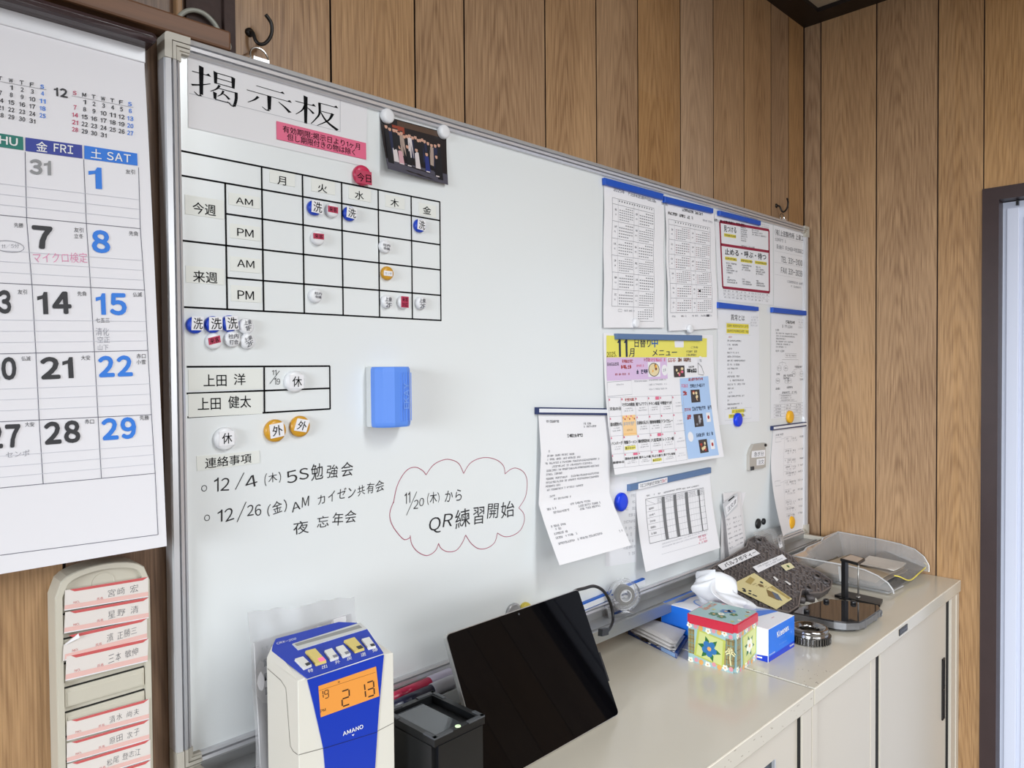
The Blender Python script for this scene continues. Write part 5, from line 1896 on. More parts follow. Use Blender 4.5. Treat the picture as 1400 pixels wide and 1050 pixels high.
def arch(inset, n=16):
    pts = [(rx0+inset, .55), (rx0+inset, zspr-.006)]
    for k in range(n+1):
        u = -1+2*k/n
        x = cx_+u*(half-inset)
        z = zspr-.006+(.010-inset*.3)*(1-u*u)+(.019-inset*.6)*(1-abs(u)**7)**.5
        pts.append((x, z))
    pts += [(rx1-inset, zspr-.006), (rx1-inset, .55)]
    # drop duplicates
    out = [pts[0]]
    for p in pts[1:]:
        if (p[0]-out[-1][0])**2+(p[1]-out[-1][1])**2 > 1e-9:
            out.append(p)
    return out


o_, i_ = arch(0), arch(.007)
n = len(o_)
mb = MB()
vs = [(x, 0, z) for x, z in o_]+[(x, RY+.002, z) for x, z in o_]+[(cx_+(x-cx_)*.985, RY, z-.0008) for x, z in o_]+[(x, RY, z) for x, z in i_]+[(x, RY+.006, z) for x, z in i_]
fs = []
for j in range(4):
    for i in range(n-1):
        fs.append((j*n+i, j*n+i+1, (j+1)*n+i+1, (j+1)*n+i))
fs.append(tuple(4*n+i for i in range(n)))
mb.add(vs, fs)
mb.box(rx0, rx1, RY, 0, .55, .556)
mb.build('rack_body', M_RACK, rk)
MB().lathe([(.0001, 0), (.011, 0), (.012, .0006), (.0125, .0006), (.0125, -.001)], (cx_, RY+.0062, zspr+.0), (0, -1, 0), 24).build('round_emblem', M_RACK, rk)
pitch = .0273
zc0 = B(89, 807, RY).z
for k in range(13):
    z = zc0-.028-pitch*k
    mb = MB().box(rx0+.008, rx1-.008, RY+.002, RY+.006, z-.0205, z, .0006)
    mb.box(rx0+.010, rx1-.010, RY+.0015, RY+.003, z-.019, z-.0045, .0004)
    o = mb.build('card_pocket', M_RACK, rk)
    MB().box(rx0+.0075, rx1-.0075, RY+.004, RY+.0064, z, z+.0012).build('slot', M_GAP, o)
M_CARD = mat('time_card_paper', rgb(230, 222, 216), .8)
M_CARDR = mat('time_card_red', rgb(206, 92, 92), .7)
M_CARDP = mat('time_card_pink', rgb(234, 190, 182), .7)
names = ['宮崎 宏', '星野 清', '濱 正勝三', '三本 敏伸', '清水 尚夫', '原田 次子', '松尾 登志江', '']
cq = [((89, 807), (202.6, 788.6), (202.6, 816), (88, 835)), ((89.2, 837), (203.2, 816.6), (203.2, 845), (87.6, 866)), ((87.5, 870), (201, 845), (201, 873), (86, 904)), ((91, 897.6), (203, 872.6), (201.6, 904), (89.4, 931)),
      ((91.4, 986.4), (203.6, 955.4), (203.6, 983), (91.4, 1013)), ((91.4, 1016.4), (204, 983.4), (204, 1011), (91.4, 1043)), ((92, 1045), (205.6, 1010.4), (205.6, 1038), (92, 1073)), ((92.4, 1074.5), (205.8, 1038.8), (205.8, 1066), (92.4, 1102))]
pos = ['topmost time card in the upper group of the beige rack', 'second time card from the top of the beige rack', 'third time card of the rack, its left corner folded over', 'lowest time card of the upper group in the beige rack', 'topmost time card of the lower group in the beige rack', 'time card second in the lower group of the beige rack', 'time card third in the lower group of the beige rack', 'lowest time card showing at the bottom of the beige rack']
for k, (q, nm, lb) in enumerate(zip(cq, names, pos)):
    y = RY-.0015-.0006*(k % 4)
    p = [B(a, b, y) for a, b in q]
    if k == 2:
        pts = [p[0]+(p[1]-p[0])*.16, p[1], p[2], p[3], p[0]+(p[3]-p[0])*.35]
    else:
        pts = p
    card = MB().prism(pts, (0, .0005, 0)).build('time_card', M_CARD)
    props(card, lb, 'time card', 'time cards in the rack')
    f2 = quad_face(p)
    f2.quad('red_print', M_CARDR, [(.05, .0), (1.0, .0), (.93, .13), (.11, .13)], off=.0003)
    f2.rect('pink_print', M_CARDP, .0 if k != 2 else .02, .74, 1, .985, off=.0003)
    f2.rect('pink_print', M_PAPER, .0 if k != 2 else .02, .95, 1, 1.0, off=.0004)
    if nm:
        x_ = .50 if len(nm) < 6 else .46
        f2.text3('name_lettering', M_INK, nm, (x_, .33), (.87, .27), (x_, .70), -.012, None, k+3)
    f2.text('small_lettering', M_CARDR, 'NO.', .1, .62, .17, .72)
    f2.text('small_lettering', M_CARDR, '氏名', .37, .62, .44, .74)
    for u in (.5, .65, .8):
        f2.greek('small_lettering', M_CARDR, u, .84, u+.08, .9, .9)
    f2.flush(card)
    if k == 2:
        MB().prism([p[0]+(p[1]-p[0])*.16+V((0, -.001, 0)), p[0]+(p[1]-p[0])*.17+(p[3]-p[0])*.16+V((0, -.003, 0)), p[0]+(p[3]-p[0])*.36+V((0, -.001, 0))], (0, -.0004, 0)).build('folded_corner', M_PAPER, card)

# grey cable looping over the rail behind the board
yc = -.013
pts = [B(240, 34, yc), B(246, 22, yc), B(256, 15, yc), B(268, 14.5, yc), B(281, 20, yc), B(293, 32, yc), B(301, 46, yc), B(306, 60, yc)]
pts[-1] = V((max(pts[-1].x, .0885), -.010, pts[-1].z))
pts += [V((.089, -.0045, pts[-1].z-.03)), V((.089, -.0040, pts[-1].z-.10))]
props(MB().tube(smooth_path(pts, 6), .0030, 8).build('cable', mat('grey_green_cable', rgb(150, 150, 140), .4), None, True), 'thin grey cable looping over the wooden rail to behind the whiteboard', 'cable')

# ================================================================== CABINETS
CF = -0.4165


def cabinet(name, x0, x1, label):
    c = empty(name, ((x0+x1)/2, -.2, 0), label, 'cabinet', 'putty coloured steel cabinets')
    mb = MB().box(x0, x1, CF, -.006, TOP-.030, TOP, .0018)
    mb.build('top_panel', M_PUTTY, c)
    MB().box(x0+.003, x1-.003, CF-.0002, CF+.0022, TOP-.0016, TOP+.0002, .0005).build('front_edge_highlight', mat('edge_highlight_wear', rgb(238, 230, 214), .3), c)  # pale strip: highlight line painted on the front top edge, with some wear
    mb = MB().box(x0+.002, x1-.002, CF+.034, -.008, .06, TOP-.030)
    mb.box(x0, x0+.022, CF+.004, CF+.034, 0.0, TOP-.0302, .001)
    mb.box(x1-(.022 if x1 > 1 else .0385), x1, CF+.004, CF+.034, 0.0, TOP-.0302, .001)
    mb.box(x0+.022, x1-.022, CF+.006, CF+.034, 0.0, .07)
    if x1 > 1:
        mb.box(1.7805, x1-.02, CF+.006, CF+.034, 0, TOP-.0303, .001)
    mb.build('carcass', M_PUTTY2, c)
    return c


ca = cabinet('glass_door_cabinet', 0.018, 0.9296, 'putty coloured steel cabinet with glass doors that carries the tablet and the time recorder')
MB().box(.9296-.0450, .9296-.0385, CF+.007, CF+.0338, .07, TOP-.031).build('door_gap', M_GAP, ca)
for k, (a, b) in enumerate(((.042, .462), (.466, .8845))):
    d = MB()
    y0, y1 = CF+.010, CF+.022
    st_ = .082
    d.box(a, a+st_, y0, y1, .075, TOP-.032).box(b-st_, b, y0, y1, .075, TOP-.032).box(a+st_, b-st_, y0, y1, TOP-.032-.045, TOP-.032).box(a+st_, b-st_, y0, y1, .075, .13)
    o = d.build('door', M_PUTTY2, ca)
    MB().box(a+st_-.003, b-st_+.003, y0+.004, y0+.009, .128, TOP-.075).build('glass', mat('dark_cabinet_glass', rgb(38, 46, 52), .06, spec=.6), o)
    for p in ((a+st_, TOP-.078, b-st_, TOP-.075), ):
        pass
    MB().box(b-st_-.004, b-st_, y0-.001, y0+.006, .13, TOP-.077).box(a+st_, a+st_+.004, y0-.001, y0+.006, .13, TOP-.077).build('glazing_strip', M_ALU, o)
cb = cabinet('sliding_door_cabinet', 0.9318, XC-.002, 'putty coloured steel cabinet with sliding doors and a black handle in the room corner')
MB().box(.9318, .9350, CF+.001, -.006, TOP-.001, TOP+.0006, .0004).build('worn_edge', mat('worn_white_paint', rgb(224, 220, 208), .4), cb)
mb = MB()
for k in range(16):
    x, y = .9335+RND.uniform(-.001, .001), RND.uniform(CF+.002, -.25)
    mb.lathe([(RND.uniform(.0006, .0018), 0), (.0004, .0002)], (x, y, TOP+.0005), (0, 0, 1), 7)
for k in range(26):
    x, y = .95+abs(RND.gauss(0, .05)), CF+.004+abs(RND.gauss(0, .02))
    mb.lathe([(RND.uniform(.0004, .0011), 0), (.0003, .00015)], (x, y, TOP), (0, 0, 1), 6)
mb.build('rust_chip', mat('rust_brown_chip', rgb(70, 50, 40), .8), cb)
d1 = MB().box(.956, 1.262, CF+.012, CF+.022, .075, TOP-.031, .0008).box(.956, .976, CF+.0105, CF+.013, .075, TOP-.031, .0005).box(1.232, 1.258, CF+.0112, CF+.013, .075, TOP-.031, .0005).build('door', M_PUTTY2, cb)
MB().box(1.2622, 1.2828, CF+.0135, CF+.0335, .072, TOP-.031).box(1.7662, 1.781, CF+.012, CF+.0335, .072, TOP-.031).build('door_gap', M_GAP, cb)
d2 = MB().box(1.284, 1.766, CF+.024, CF+.0332, .075, TOP-.031, .0008).box(1.283, 1.766, CF+.014, CF+.024, .075, TOP-.031, .001).box(1.283, 1.302, CF+.0105, CF+.016, .075, TOP-.031, .001).build('door', M_PUTTY2, cb)
hx = 1.738
mb = MB().box(hx-.009, hx+.009, CF+.0125, CF+.0142, .545, .700, .0006)
mb.box(hx-.009, hx-.006, CF+.0105, CF+.0135, .545, .700, .0006).box(hx+.006, hx+.009, CF+.0105, CF+.0135, .545, .700, .0006).box(hx-.009, hx+.009, CF+.0105, CF+.0135, .697, .700).box(hx-.009, hx+.009, CF+.0105, CF+.0135, .620, .623).box(hx-.009, hx+.009, CF+.0105, CF+.0135, .545, .548)
mb.build('handle', M_BLACKPL, d2)
e0, e1 = B(1229, 861, CF), B(1240, 861, CF)
pl_ = MB().box(e0.x, e1.x, CF-.0015, CF, TOP-.0215, TOP-.0075, .0004).build('maker_plate', M_BLACKPL, cb)
f2 = plane_face((e0.x+.004, CF-.0016, TOP-.011), (e1.x-.004, CF-.0016, TOP-.011), (e0.x+.004, CF-.0016, TOP-.018))
f2.greek('lettering', M_GREY, 0, .1, 1, .9, 1)
f2.flush(pl_)
mb = MB()
for k in range(22):
    x = .6+RND.random()*.32
    z = TOP-.004-RND.random()*.022
    mb.box(x, x+RND.uniform(.001, .006), CF-.0002, CF, z, z+RND.uniform(.0005, .0015))
mb.build('scratch_stain', mat('grey_scuff', rgb(150, 140, 124), .6), ca)

# ================================================================== TIME RECORDER
A = -0.0815
ER, EB = V((cos(A), sin(A), 0)), V((-sin(A), cos(A), 0))
P = B(407, 931, -.213)


def solve(o, d, px):
    lo, hi = 0.0, .4
    s0 = proj(o)[0] < px
    for _ in range(50):
        m = (lo+hi)/2
        if (proj(o+d*m)[0] < px) == s0:
            lo = m
        else:
            hi = m
    return lo


RW = solve(P, ER, 538)
RD = min(solve(P, EB, 364.3), .118)
zf = P.z
rec = empty('time_recorder', P+ER*RW/2+EB*RD/2-V((0, 0, P.z-TOP)), 'cream and blue time recorder with an orange display before the clear plastic bag', 'time recorder')
M_CREAMPL = mat('cream_plastic', rgb(220, 216, 205), .42)
M_ROYAL = mat('royal_blue_plastic', rgb(14, 54, 176), .38)
FL, FR, BL_, BR2 = P, P+ER*RW, P+EB*RD, P+ER*RW+EB*RD
low = lambda p: V((p.x, p.y, TOP+.004))
ins = .0125
dB = RD-.012


def on_depth(px, py, d):
    """point on the vertical plane parallel to the front at depth d"""
    n = EB
    o = P+EB*d
    r = ray(px, py)
    return CAM+r*((o-CAM).dot(n)/r.dot(n))


kL, kR = on_depth(373, 876, dB), on_depth(497, 851.5, dB)
zb = (kL.z+kR.z)/2
pFL, pFR = P+ER*ins+V((0, 0, .0012)), P+ER*(RW-ins)+V((0, 0, .0012))
pBL = P+EB*dB+ER*((kL-P).dot(ER))+V((0, 0, zb-zf))
pBR = P+EB*dB+ER*min((kR-P).dot(ER), RW-.016)+V((0, 0, zb-zf))
zs_ = zf-.052
body_v = [low(FL), low(FR), low(BR2), low(BL_), FL, FR, BR2, BL_, pFL, pFR, pBR, pBL]
body_f = [(3, 2, 1, 0), (0, 1, 5, 4), (1, 2, 6, 5), (2, 3, 7, 6), (3, 0, 4, 7), (4, 8, 11, 7), (5, 6, 10, 9), (7, 11, 10, 6), (8, 9, 10, 11), (4, 5, 9, 8)]
bo = obj('housing', body_v, body_f, M_CREAMPL, rec)
md = bo.modifiers.new('rounded', 'BEVEL')
md.width = .0035
md.segments = 3
md.limit_method = 'ANGLE'
md.angle_limit = radians(12)
MB().prism([low(FL)+ER*.006+EB*.006, low(FR)-ER*.006+EB*.006, low(BR2)-ER*.006-EB*.006, low(BL_)+ER*.006-EB*.006], (0, 0, -.004)).build('base', M_DGREYPL, rec)
fr_ = plane_face(FL, FR, low(FL))
n_fr = fr_.n
sd = plane_face(BL_, FL, low(BL_))
pn = quad_face([pBL, pBR, pFR, pFL], None, ((pBR-pBL).cross(pBL-pFL)).normalized())
if pn.n.z < 0:
    pn.n = -pn.n


def plate(face, pts, th, m, part, parent, mb=None):
    p = [face.fn(*face.st(*q)) for q in pts]
    b = (mb or MB()).prism([q+face.n*th for q in p], -face.n*(th+.0002))
    return b if mb is not None else b.build(part, m, parent)


fpm = MB()
plate(fr_, [(419.8, 929.5), (428, 962), (436, 997), (441.5, 1022), (445, 1060), (448, 1120), (449, 1180), (509, 1160), (510, 1100), (511.5, 1060), (513.8, 1025), (517, 975), (521, 930), (524.3, 895)], .0012, None, None, None, fpm)
plate(pn, [(419.8, 928), (371.5, 890), (372.5, 884), (377, 874.5), (463, 851.4), (487.5, 852.5), (501, 860), (524, 893.6)], .0012, None, None, None, fpm)
fp = fpm.build('faceplate', M_ROYAL, rec)
fp['label'] = 'royal blue front panel'
# display
p = [fr_.fn(*fr_.st(*q)) for q in ((434.5, 937.6), (513, 910.7), (517.4, 951), (437.6, 979.8))]
M_LCD = mat('orange_lcd', rgb(222, 146, 66), .3, emit=.18)
lcd = MB().prism([q+n_fr*.0020 for q in p], -n_fr*.001).build('display', M_LCD, rec)
lf = quad_face([q+n_fr*.0020 for q in p], None, n_fr)
M_SEG = mat('lcd_segment', rgb(62, 38, 24), .5)


def seg7(ch, o, a, b, w_=.0011):
    o, a, b = lf.st(*o), lf.st(*a), lf.st(*b)

    def U(x, y):
        return (o[0]+(a[0]-o[0])*x+(b[0]-o[0])*y, o[1]+(a[1]-o[1])*x+(b[1]-o[1])*y)
    S = {'a': ((.08, 0), (.92, 0)), 'b': ((1, .05), (1, .46)), 'c': ((1, .54), (1, .95)), 'd': ((.08, 1), (.92, 1)), 'e': ((0, .54), (0, .95)), 'f': ((0, .05), (0, .46)), 'g': ((.08, .5), (.92, .5))}
    for k in {'1': 'bc', '2': 'abged', '3': 'abgcd', '9': 'abcdfg'}[ch]:
        lf.line('lettering', M_SEG, [U(*S[k][0]), U(*S[k][1])], w_)


seg7('1', (433, 947), (441, 944.2), (434, 957), .0009)
seg7('9', (443.6, 944.4), (448.6, 942.7), (444.2, 955), .0009)
seg7('2', (467, 945.4), (477, 942), (468, 966), .0016)
seg7('1', (489, 937.5), (498, 934.6), (491, 956.5), .0016)
seg7('3', (501.4, 933.4), (510.4, 930.4), (502.8, 953), .0016)
lf.p_text('lettering', M_SEG, 'PM', (438, 970.4), (445, 968), (438.3, 974.4))
lf.p_line('lettering', M_SEG, [(435.4, 944.4), (513, 919)], .0003)
lf.p_text('lettering', M_SEG, '水', (461.6, 931), (464.8, 930), (461.8, 934.4))
lf.flush(lcd)
fr_.lay = .0016
fr_.p_text('lettering', M_WHITEINK, 'AMANO', (467.6, 1000), (495.4, 989.4), (468, 1005.6), .016)
fr_.p_quad('lettering', M_WHITEINK, [(480, 1004), (483.6, 1002.6), (481.9, 1005.6), (481.9, 1005.6)])
fr_.flush(fp)
pn.lay = .0016
pn.p_text('lettering', M_WHITEINK, 'CRX-200', (377.8, 880.2), (404.4, 873.2), (378.4, 883), .004)
for ch, x, y in (('特', 424.4, 919.4), ('出', 443.4, 914), ('外', 461.4, 907.6), ('戻', 477.4, 902.6), ('退', 496.6, 897.4), ('帰', 512.4, 891.2)):
    pn.p_text('lettering', M_WHITEINK, ch, (x-4, y-2.2), (x+3, y-4.4), (x-3, y+2.6), .004)
pn.flush(fp)
# slot
q = [(399.5, 882.8), (492.4, 853.6), (501.4, 861.4), (407.4, 890.5)]
so = plate(pn, q, .0026, mat('pale_grey_plastic', rgb(206, 206, 202), .4), 'card_slot', rec)
c8_ = lambda x, y: (340+x/4.2, 800+y/4.2)
mb = MB()
pp = [pn.fn(*pn.st(*a)) for a in (c8_(262, 350), c8_(632, 240), c8_(650, 255), c8_(276, 362))]
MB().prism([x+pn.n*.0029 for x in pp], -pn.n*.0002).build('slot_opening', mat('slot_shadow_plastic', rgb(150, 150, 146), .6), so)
M_KEYW, M_KEYY = mat('white_key', rgb(226, 224, 216), .4), mat('yellow_key', rgb(222, 200, 116), .4)
for q, m, ind in (([(262, 440), (310, 425), (362, 475), (315, 495)], M_KEYW, M_DGREYPL), ([(322, 393), (380, 378), (447, 452), (385, 472)], M_KEYY, mat('pink_lamp', rgb(240, 110, 150), .3, emit=.6)), ([(432, 392), (475, 377), (517, 430), (470, 446)], M_KEYW, M_GREY),
                  ([(497, 372), (540, 358), (585, 410), (540, 427)], M_KEYW, M_GREY), ([(543, 333), (605, 313), (665, 380), (610, 398)], M_KEYY, M_DGREYPL), ([(645, 325), (690, 312), (730, 367), (687, 378)], M_KEYW, M_DGREYPL)):
    pp = [pn.fn(*pn.st(*c8_(*a))) for a in q]
    th = .0042
    c_ = sum(pp, V())/4
    top = [x+(c_-x)*.06+pn.n*th for x in pp]
    k = MB().add([x+pn.n*.0008 for x in pp]+top, [(4, 5, 6, 7), (0, 1, 5, 4), (1, 2, 6, 5), (2, 3, 7, 6), (3, 0, 4, 7)]).build('key', m, rec)
    a, b, c2, d = top
    w1 = [d+(c2-d)*.42+(a-d)*.02, d+(c2-d)*.95+(a-d)*.02, d+(c2-d)*.95+(a-d)*.26, d+(c2-d)*.42+(a-d)*.26]
    MB().prism([x+pn.n*.0004 for x in w1], -pn.n*.0003).build('lamp', ind, k)
M_SEAM = mat('dark_seam', rgb(110, 106, 98), .7)
fr_.lay = .0003
fr_.p_line('seam_line', M_SEAM, [(408, 1032), (441.4, 1023)], .0008)
fr_.p_line('seam_line', M_SEAM, [(515, 1000), (538, 988)], .0008)
fr_.lay = .0015
fr_.p_line('seam_line', mat('dark_blue_seam', rgb(14, 26, 90), .6), [(441.4, 1022.8), (514.4, 1000.4)], .0008)
fr_.flush(rec)
sd.lay = .0003
sd.p_line('seam_line', M_SEAM, [(366, 914), (384, 930), (391, 940.5), (394, 980), (397, 1020), (401, 1027), (407, 1031.6)], .0008)
sd.flush(rec)

# ---- clear plastic bag with a white paper inside, behind the recorder
YBG = -.096
bag = empty('clear_bag', B(420, 900, YBG), 'crinkled clear plastic bag with white paper inside standing behind the time recorder', 'bag')
q = [B(341, 839, YBG), B(484, 814.5, YBG), B(498, 880, YBG), B(357, 1050, YBG)]
q = [V((q[0].x, YBG, q[0].z)), V((q[1].x, YBG, q[1].z)), V((q[1].x+.003, YBG-.022, TOP+.003)), V((q[0].x-.001, YBG-.022, TOP+.003))]
r_ = random.Random(5)
ph_ = [r_.uniform(0, 6) for _ in range(8)]


def bagwave(s, t):
    return .003*sin(9*s+ph_[0]+3*t)+.002*sin(23*s+ph_[1]-7*t)+.0022*sin(17*t+ph_[2]+5*s)*(1-t*.5)


for side in (0, 1):
    vs, fs = [], []
    f2 = quad_face(q, lambda s, t, sd_=side: (.004 if sd_ == 0 else -.002)*sin(pi*s)**.5*min(1, t*4)+bagwave(s, t)*(1 if sd_ == 0 else .6))
    nu, nv = 24, 34
    for j in range(nv+1):
        for i in range(nu+1):
            pnt = f2.fn(i/nu, j/nv)
            if j == 0:
                pnt.z += .0012*sin(i*.5)+.001*sin(i*1.3)
            vs.append(pnt)
    for j in range(nv):
        for i in range(nu):
            k = j*(nu+1)+i
            fs.append((k, k+nu+1, k+nu+2, k+1))
    obj('film', vs, fs, clear('crinkled_film', trans=.80, hz=.30, rough=.22, haze=(.62, .62, .64, 1)), bag, None, True)
zz = B(345, 880, YBG).z
pa = [V((q[0].x+.006, YBG+.0005, zz)), V((q[1].x-.004, YBG+.0005, zz+.002)), V((q[1].x-.003, YBG-.021, TOP+.005)), V((q[0].x+.005, YBG-.021, TOP+.005))]
po = MB().prism(pa, (0, .003, 0)).build('paper_insert', mat('insert_paper', rgb(222, 220, 222), .8), bag)
f2 = quad_face(pa)
f2.lay = .0004
for k in range(3):
    f2.rect('black_print', M_BLACK, .075, .10+.075*k, .12, .14+.075*k)
f2.greek('black_print', M_GREY, .06, .035, .95, .05, .6)
f2.flush(po)

# ================================================================== SCANNER BOX
ZS = 1.0
c0, c1 = T(594, 1012, ZS), T(664.3, 978.6, ZS)
e1 = (c1-c0)
sl = e1.length
e1.normalize()
e2 = V((-e1.y, e1.x, 0))
sl2 = (T(591, 944, ZS)-c1).length*.98
sc_ = empty('code_scanner', c0+e1*sl/2+e2*sl2/2-V((0, 0, ZS-TOP)), 'black box shaped desktop code scanner with a glass window on top beside the time recorder', 'scanner')


def sp(u, v_, z):
    return V((c0.x, c0.y, 0))+e1*u+e2*v_+V((0, 0, z))


def sbox(mb, u0, u1, v0, v1, z0, z1):
    p = [sp(u0, v0, z0), sp(u1, v0, z0), sp(u1, v1, z0), sp(u0, v1, z0)]
    return mb.prism(p, (0, 0, z1-z0))


M_SCN = mat('satin_black_plastic', rgb(15, 16, 18), .38)
M_SCN2 = mat('charcoal_plastic', rgb(46, 48, 50), .5)
mb = MB()
b = bmesh.new()
bmesh.ops.create_cube(b, size=1)
for v in b.verts:
    v.co = V(((v.co.x+.5)*sl, (v.co.y+.5)*sl2, TOP+(v.co.z+.5)*(ZS-.010-TOP)))
bmesh.ops.bevel(b, geom=[e for e in b.edges if abs(e.verts[0].co.z-e.verts[1].co.z) > .01], offset=.006, segments=4, affect='EDGES')
b.verts.index_update()
M4 = Matrix(((e1.x, e2.x, 0, c0.x), (e1.y, e2.y, 0, c0.y), (0, 0, 1, 0), (0, 0, 0, 1)))
mb.bm(b, 0, M4)
mb.build('housing', M_SCN, sc_)
rw = .009
mb = MB()
sbox(mb, 0.001, sl-.001, 0.001, rw, ZS-.010, ZS)
sbox(mb, 0.001, sl-.001, sl2-rw, sl2-.001, ZS-.010, ZS)
sbox(mb, 0.001, rw, rw, sl2-rw, ZS-.010, ZS)
sbox(mb, sl-rw, sl-.001, rw, sl2-rw, ZS-.010, ZS)
mb.build('rim', M_SCN, sc_)
g = MB()
sbox(g, rw+.001, sl-rw-.020, rw+.002, sl2-rw-.003, ZS-.006, ZS-.0035)
g.build('scan_window', mat('dark_mirror_glass', rgb(84, 88, 92), .04, spec=.9, metal=.35), sc_)
for (u0, u1, v0, v1) in ((.001, .03, .0008, .006), (.0008, .006, .001, .022), (sl-.028, sl-.001, .0008, .006), (sl-.006, sl-.0008, .001, .02), (.001, .028, sl2-.006, sl2-.0008), (sl-.03, sl-.001, sl2-.006, sl2-.0008), (.0008, .006, sl2-.03, sl2-.001), (sl-.006, sl-.0008, sl2-.028, sl2-.001)):
    sbox(MB(), u0, u1, v0, v1, ZS-.001, ZS+.0012).build('rubber_strip', mat('grey_rubber', rgb(74, 76, 79), .6), sc_)
lp = T(626, 993, ZS+.0005)
MB().lathe([(.0038, 0), (.0034, .0008), (.0001, .001)], lp, (0, 0, 1), 14).build('status_lamp', mat('pale_green_lamp', rgb(206, 230, 186), .3, emit=.5), sc_)

# ================================================================== TABLET
ta, tt = .0117, .4252
dx, dy = V((cos(ta), sin(ta), 0)), V((-sin(ta), cos(ta), 0))
up = dy*sin(tt)+V((0, 0, cos(tt)))
nb = dy*cos(tt)-V((0, 0, sin(tt)))      # into the back
tw, thh, tth = .292, .204, .0085
br = V((.6146, -.2349, .8835))
bl = br-dx*tw
tab = empty('tablet', bl+dx*tw/2+V((0, .04, TOP-bl.z)), 'black tablet computer with silver edges leaning back on the cabinet', 'tablet')


def rr(w0, w1, h0, h1, r, n=6):
    pts = []
    for cx_, cy_, a0 in ((w1-r, h0+r, -90), (w1-r, h1-r, 0), (w0+r, h1-r, 90), (w0+r, h0+r, 180)):
        for k in range(n+1):
            a = radians(a0+90*k/n)
            pts.append((cx_+r*cos(a), cy_+r*sin(a)))
    return pts


def tp(u, v_, d=0):
    return bl+dx*u+up*v_+nb*d


M_SILV = mat('silver_magnesium', rgb(196, 196, 194), .3, metal=.8)
MB().prism([tp(u, v_, .0012) for u, v_ in rr(0, tw, 0, thh, .007)], nb*(tth-.0012)).build('housing', M_SILV, tab)
scr = MB().prism([tp(u, v_, 0) for u, v_ in rr(.0012, tw-.0012, .0012, thh-.0012, .006)], nb*.0013).build('screen', mat('black_screen_glass', rgb(6, 6, 8), .03, spec=.13), tab)
cp = plane_face(tp(0, thh), tp(tw, thh), tp(0, 0))
s_, t_ = cp.st(709.5, 839.5)
MB().lathe([(.0018, 0), (.0001, .0002)], cp.fn(s_, t_)-nb*.0001, -nb, 10).build('camera_lens', M_DGREYPL, scr)
ks = MB()
k0, k1 = tp(.03, .10, tth+.0002), tp(tw-.03, .10, tth+.0002)
foot0, foot1 = V((k0.x, k0.y+.072, TOP+.001)), V((k1.x, k1.y+.072, TOP+.001))
ks.prism([k0, k1, foot1, foot0], nb*.002)
ks.build('kickstand', M_SILV, tab)
MB().prism([tp(tw-.0002, .052, .001), tp(tw+.0035, .052, .001), tp(tw+.0035, .098, .001), tp(tw-.0002, .098, .001)], nb*.006).build('side_connector', M_BLACKPL, tab)
# cable from behind the top corner round to the plug at the right edge
e_pl = tp(tw+.001, .128, .004)
s0_ = tp(tw-.004, thh-.004, tth+.006)
yb = -.115
pts = [tp(tw-.05, thh-.03, tth+.012), s0_, B(800, 804, -.125), B(813, 801.5, -.115), B(825, 808, -.108), B(833.5, 822, -.105), B(837.6, 838, -.108), B(837.6, 850, -.115), B(833, 860, -.125)]
pe = B(829, 863, -.132)
pts += [pe]
ucb = empty('charging_cable', V((pe.x, pe.y, pe.z-.01)), 'black charging cable looping from the tablet top corner back to its right edge', 'cable')
MB().tube(smooth_path(pts, 6), .0029, 10).build('cord', M_BLACKPL, ucb, True)
d = (e_pl-pe)
dn = d.normalized()
u2 = dn.cross(V((0, 0, 1))).normalized()
u3 = dn.cross(u2)
a, b = pe-dn*.002, pe+dn*min(d.length, .05)
mb = MB()
mb.prism([a+u2*.004+u3*.006, a-u2*.004+u3*.006, a-u2*.004-u3*.006, a+u2*.004-u3*.006], b-a)
mb.build('plug', M_SCN2, ucb)

# ================================================================== PENS IN THE TRAY
def pen(p0, p1, r, ms, name, label):
    o = empty(name, (V(p0)+V(p1))/2, label, 'marker', 'whiteboard markers in the pen tray')
    a = (V(p1)-V(p0))
    L_ = a.length
    a.normalize()
    MB().lathe([(r*.7, 0), (r, .003), (r, L_*.62)], p0, a, 16).build('barrel', ms[0], o, True)
    MB().lathe([(r*1.0, L_*.62), (r*1.12, L_*.63), (r*1.12, L_*.97), (r*.9, L_), (.0001, L_)], p0, a, 16).build('cap', ms[1], o, True)
    MB().lathe([(r*1.02, L_*.15), (r*1.02, L_*.5)], p0, a, 16).build('print_band', ms[2], o, True)


zt_ = BZ0-.0005
M_REDPEN = mat('red_marker_plastic', rgb(206, 40, 84), .3)
M_NAVYPEN = mat('navy_marker_plastic', rgb(28, 32, 60), .3)
M_LILPL = mat('pale_lilac_plastic', rgb(206, 200, 222), .25)
def traypt(px, y, r):
    # point in the tray at depth y seen at column px
    lo, hi = 0.0, 1.8
    for _ in range(50):
        m = (lo+hi)/2
        if proj((m, y, zt_+r))[0] < px:
            lo = m
        else:
            hi = m
    return V((lo, y, zt_+r))


pen(traypt(533, -.055, .009), traypt(617, -.047, .009), .0085, (M_REDPEN, M_LILPL, M_REDPEN), 'marker', 'red marker with a pale cap lying in the pen tray')
pen(traypt(533, -.079, .009), traypt(622, -.072, .009), .0090, (M_NAVYPEN, mat('pale_grey_cap', rgb(186, 186, 196), .3), M_NAVYPEN), 'marker', 'navy marker with a pale grey cap lying in front of the red one')

# ================================================================== TAPE DISPENSER
tb = T(846, 842, BZ0-.002)
td = empty('tape_dispenser', tb, 'clear plastic tape dispenser with a roll of tape standing in the pen tray', 'tape dispenser')
an = V((-.50, -.866, 0))
eh = V((.866, -.50, 0))
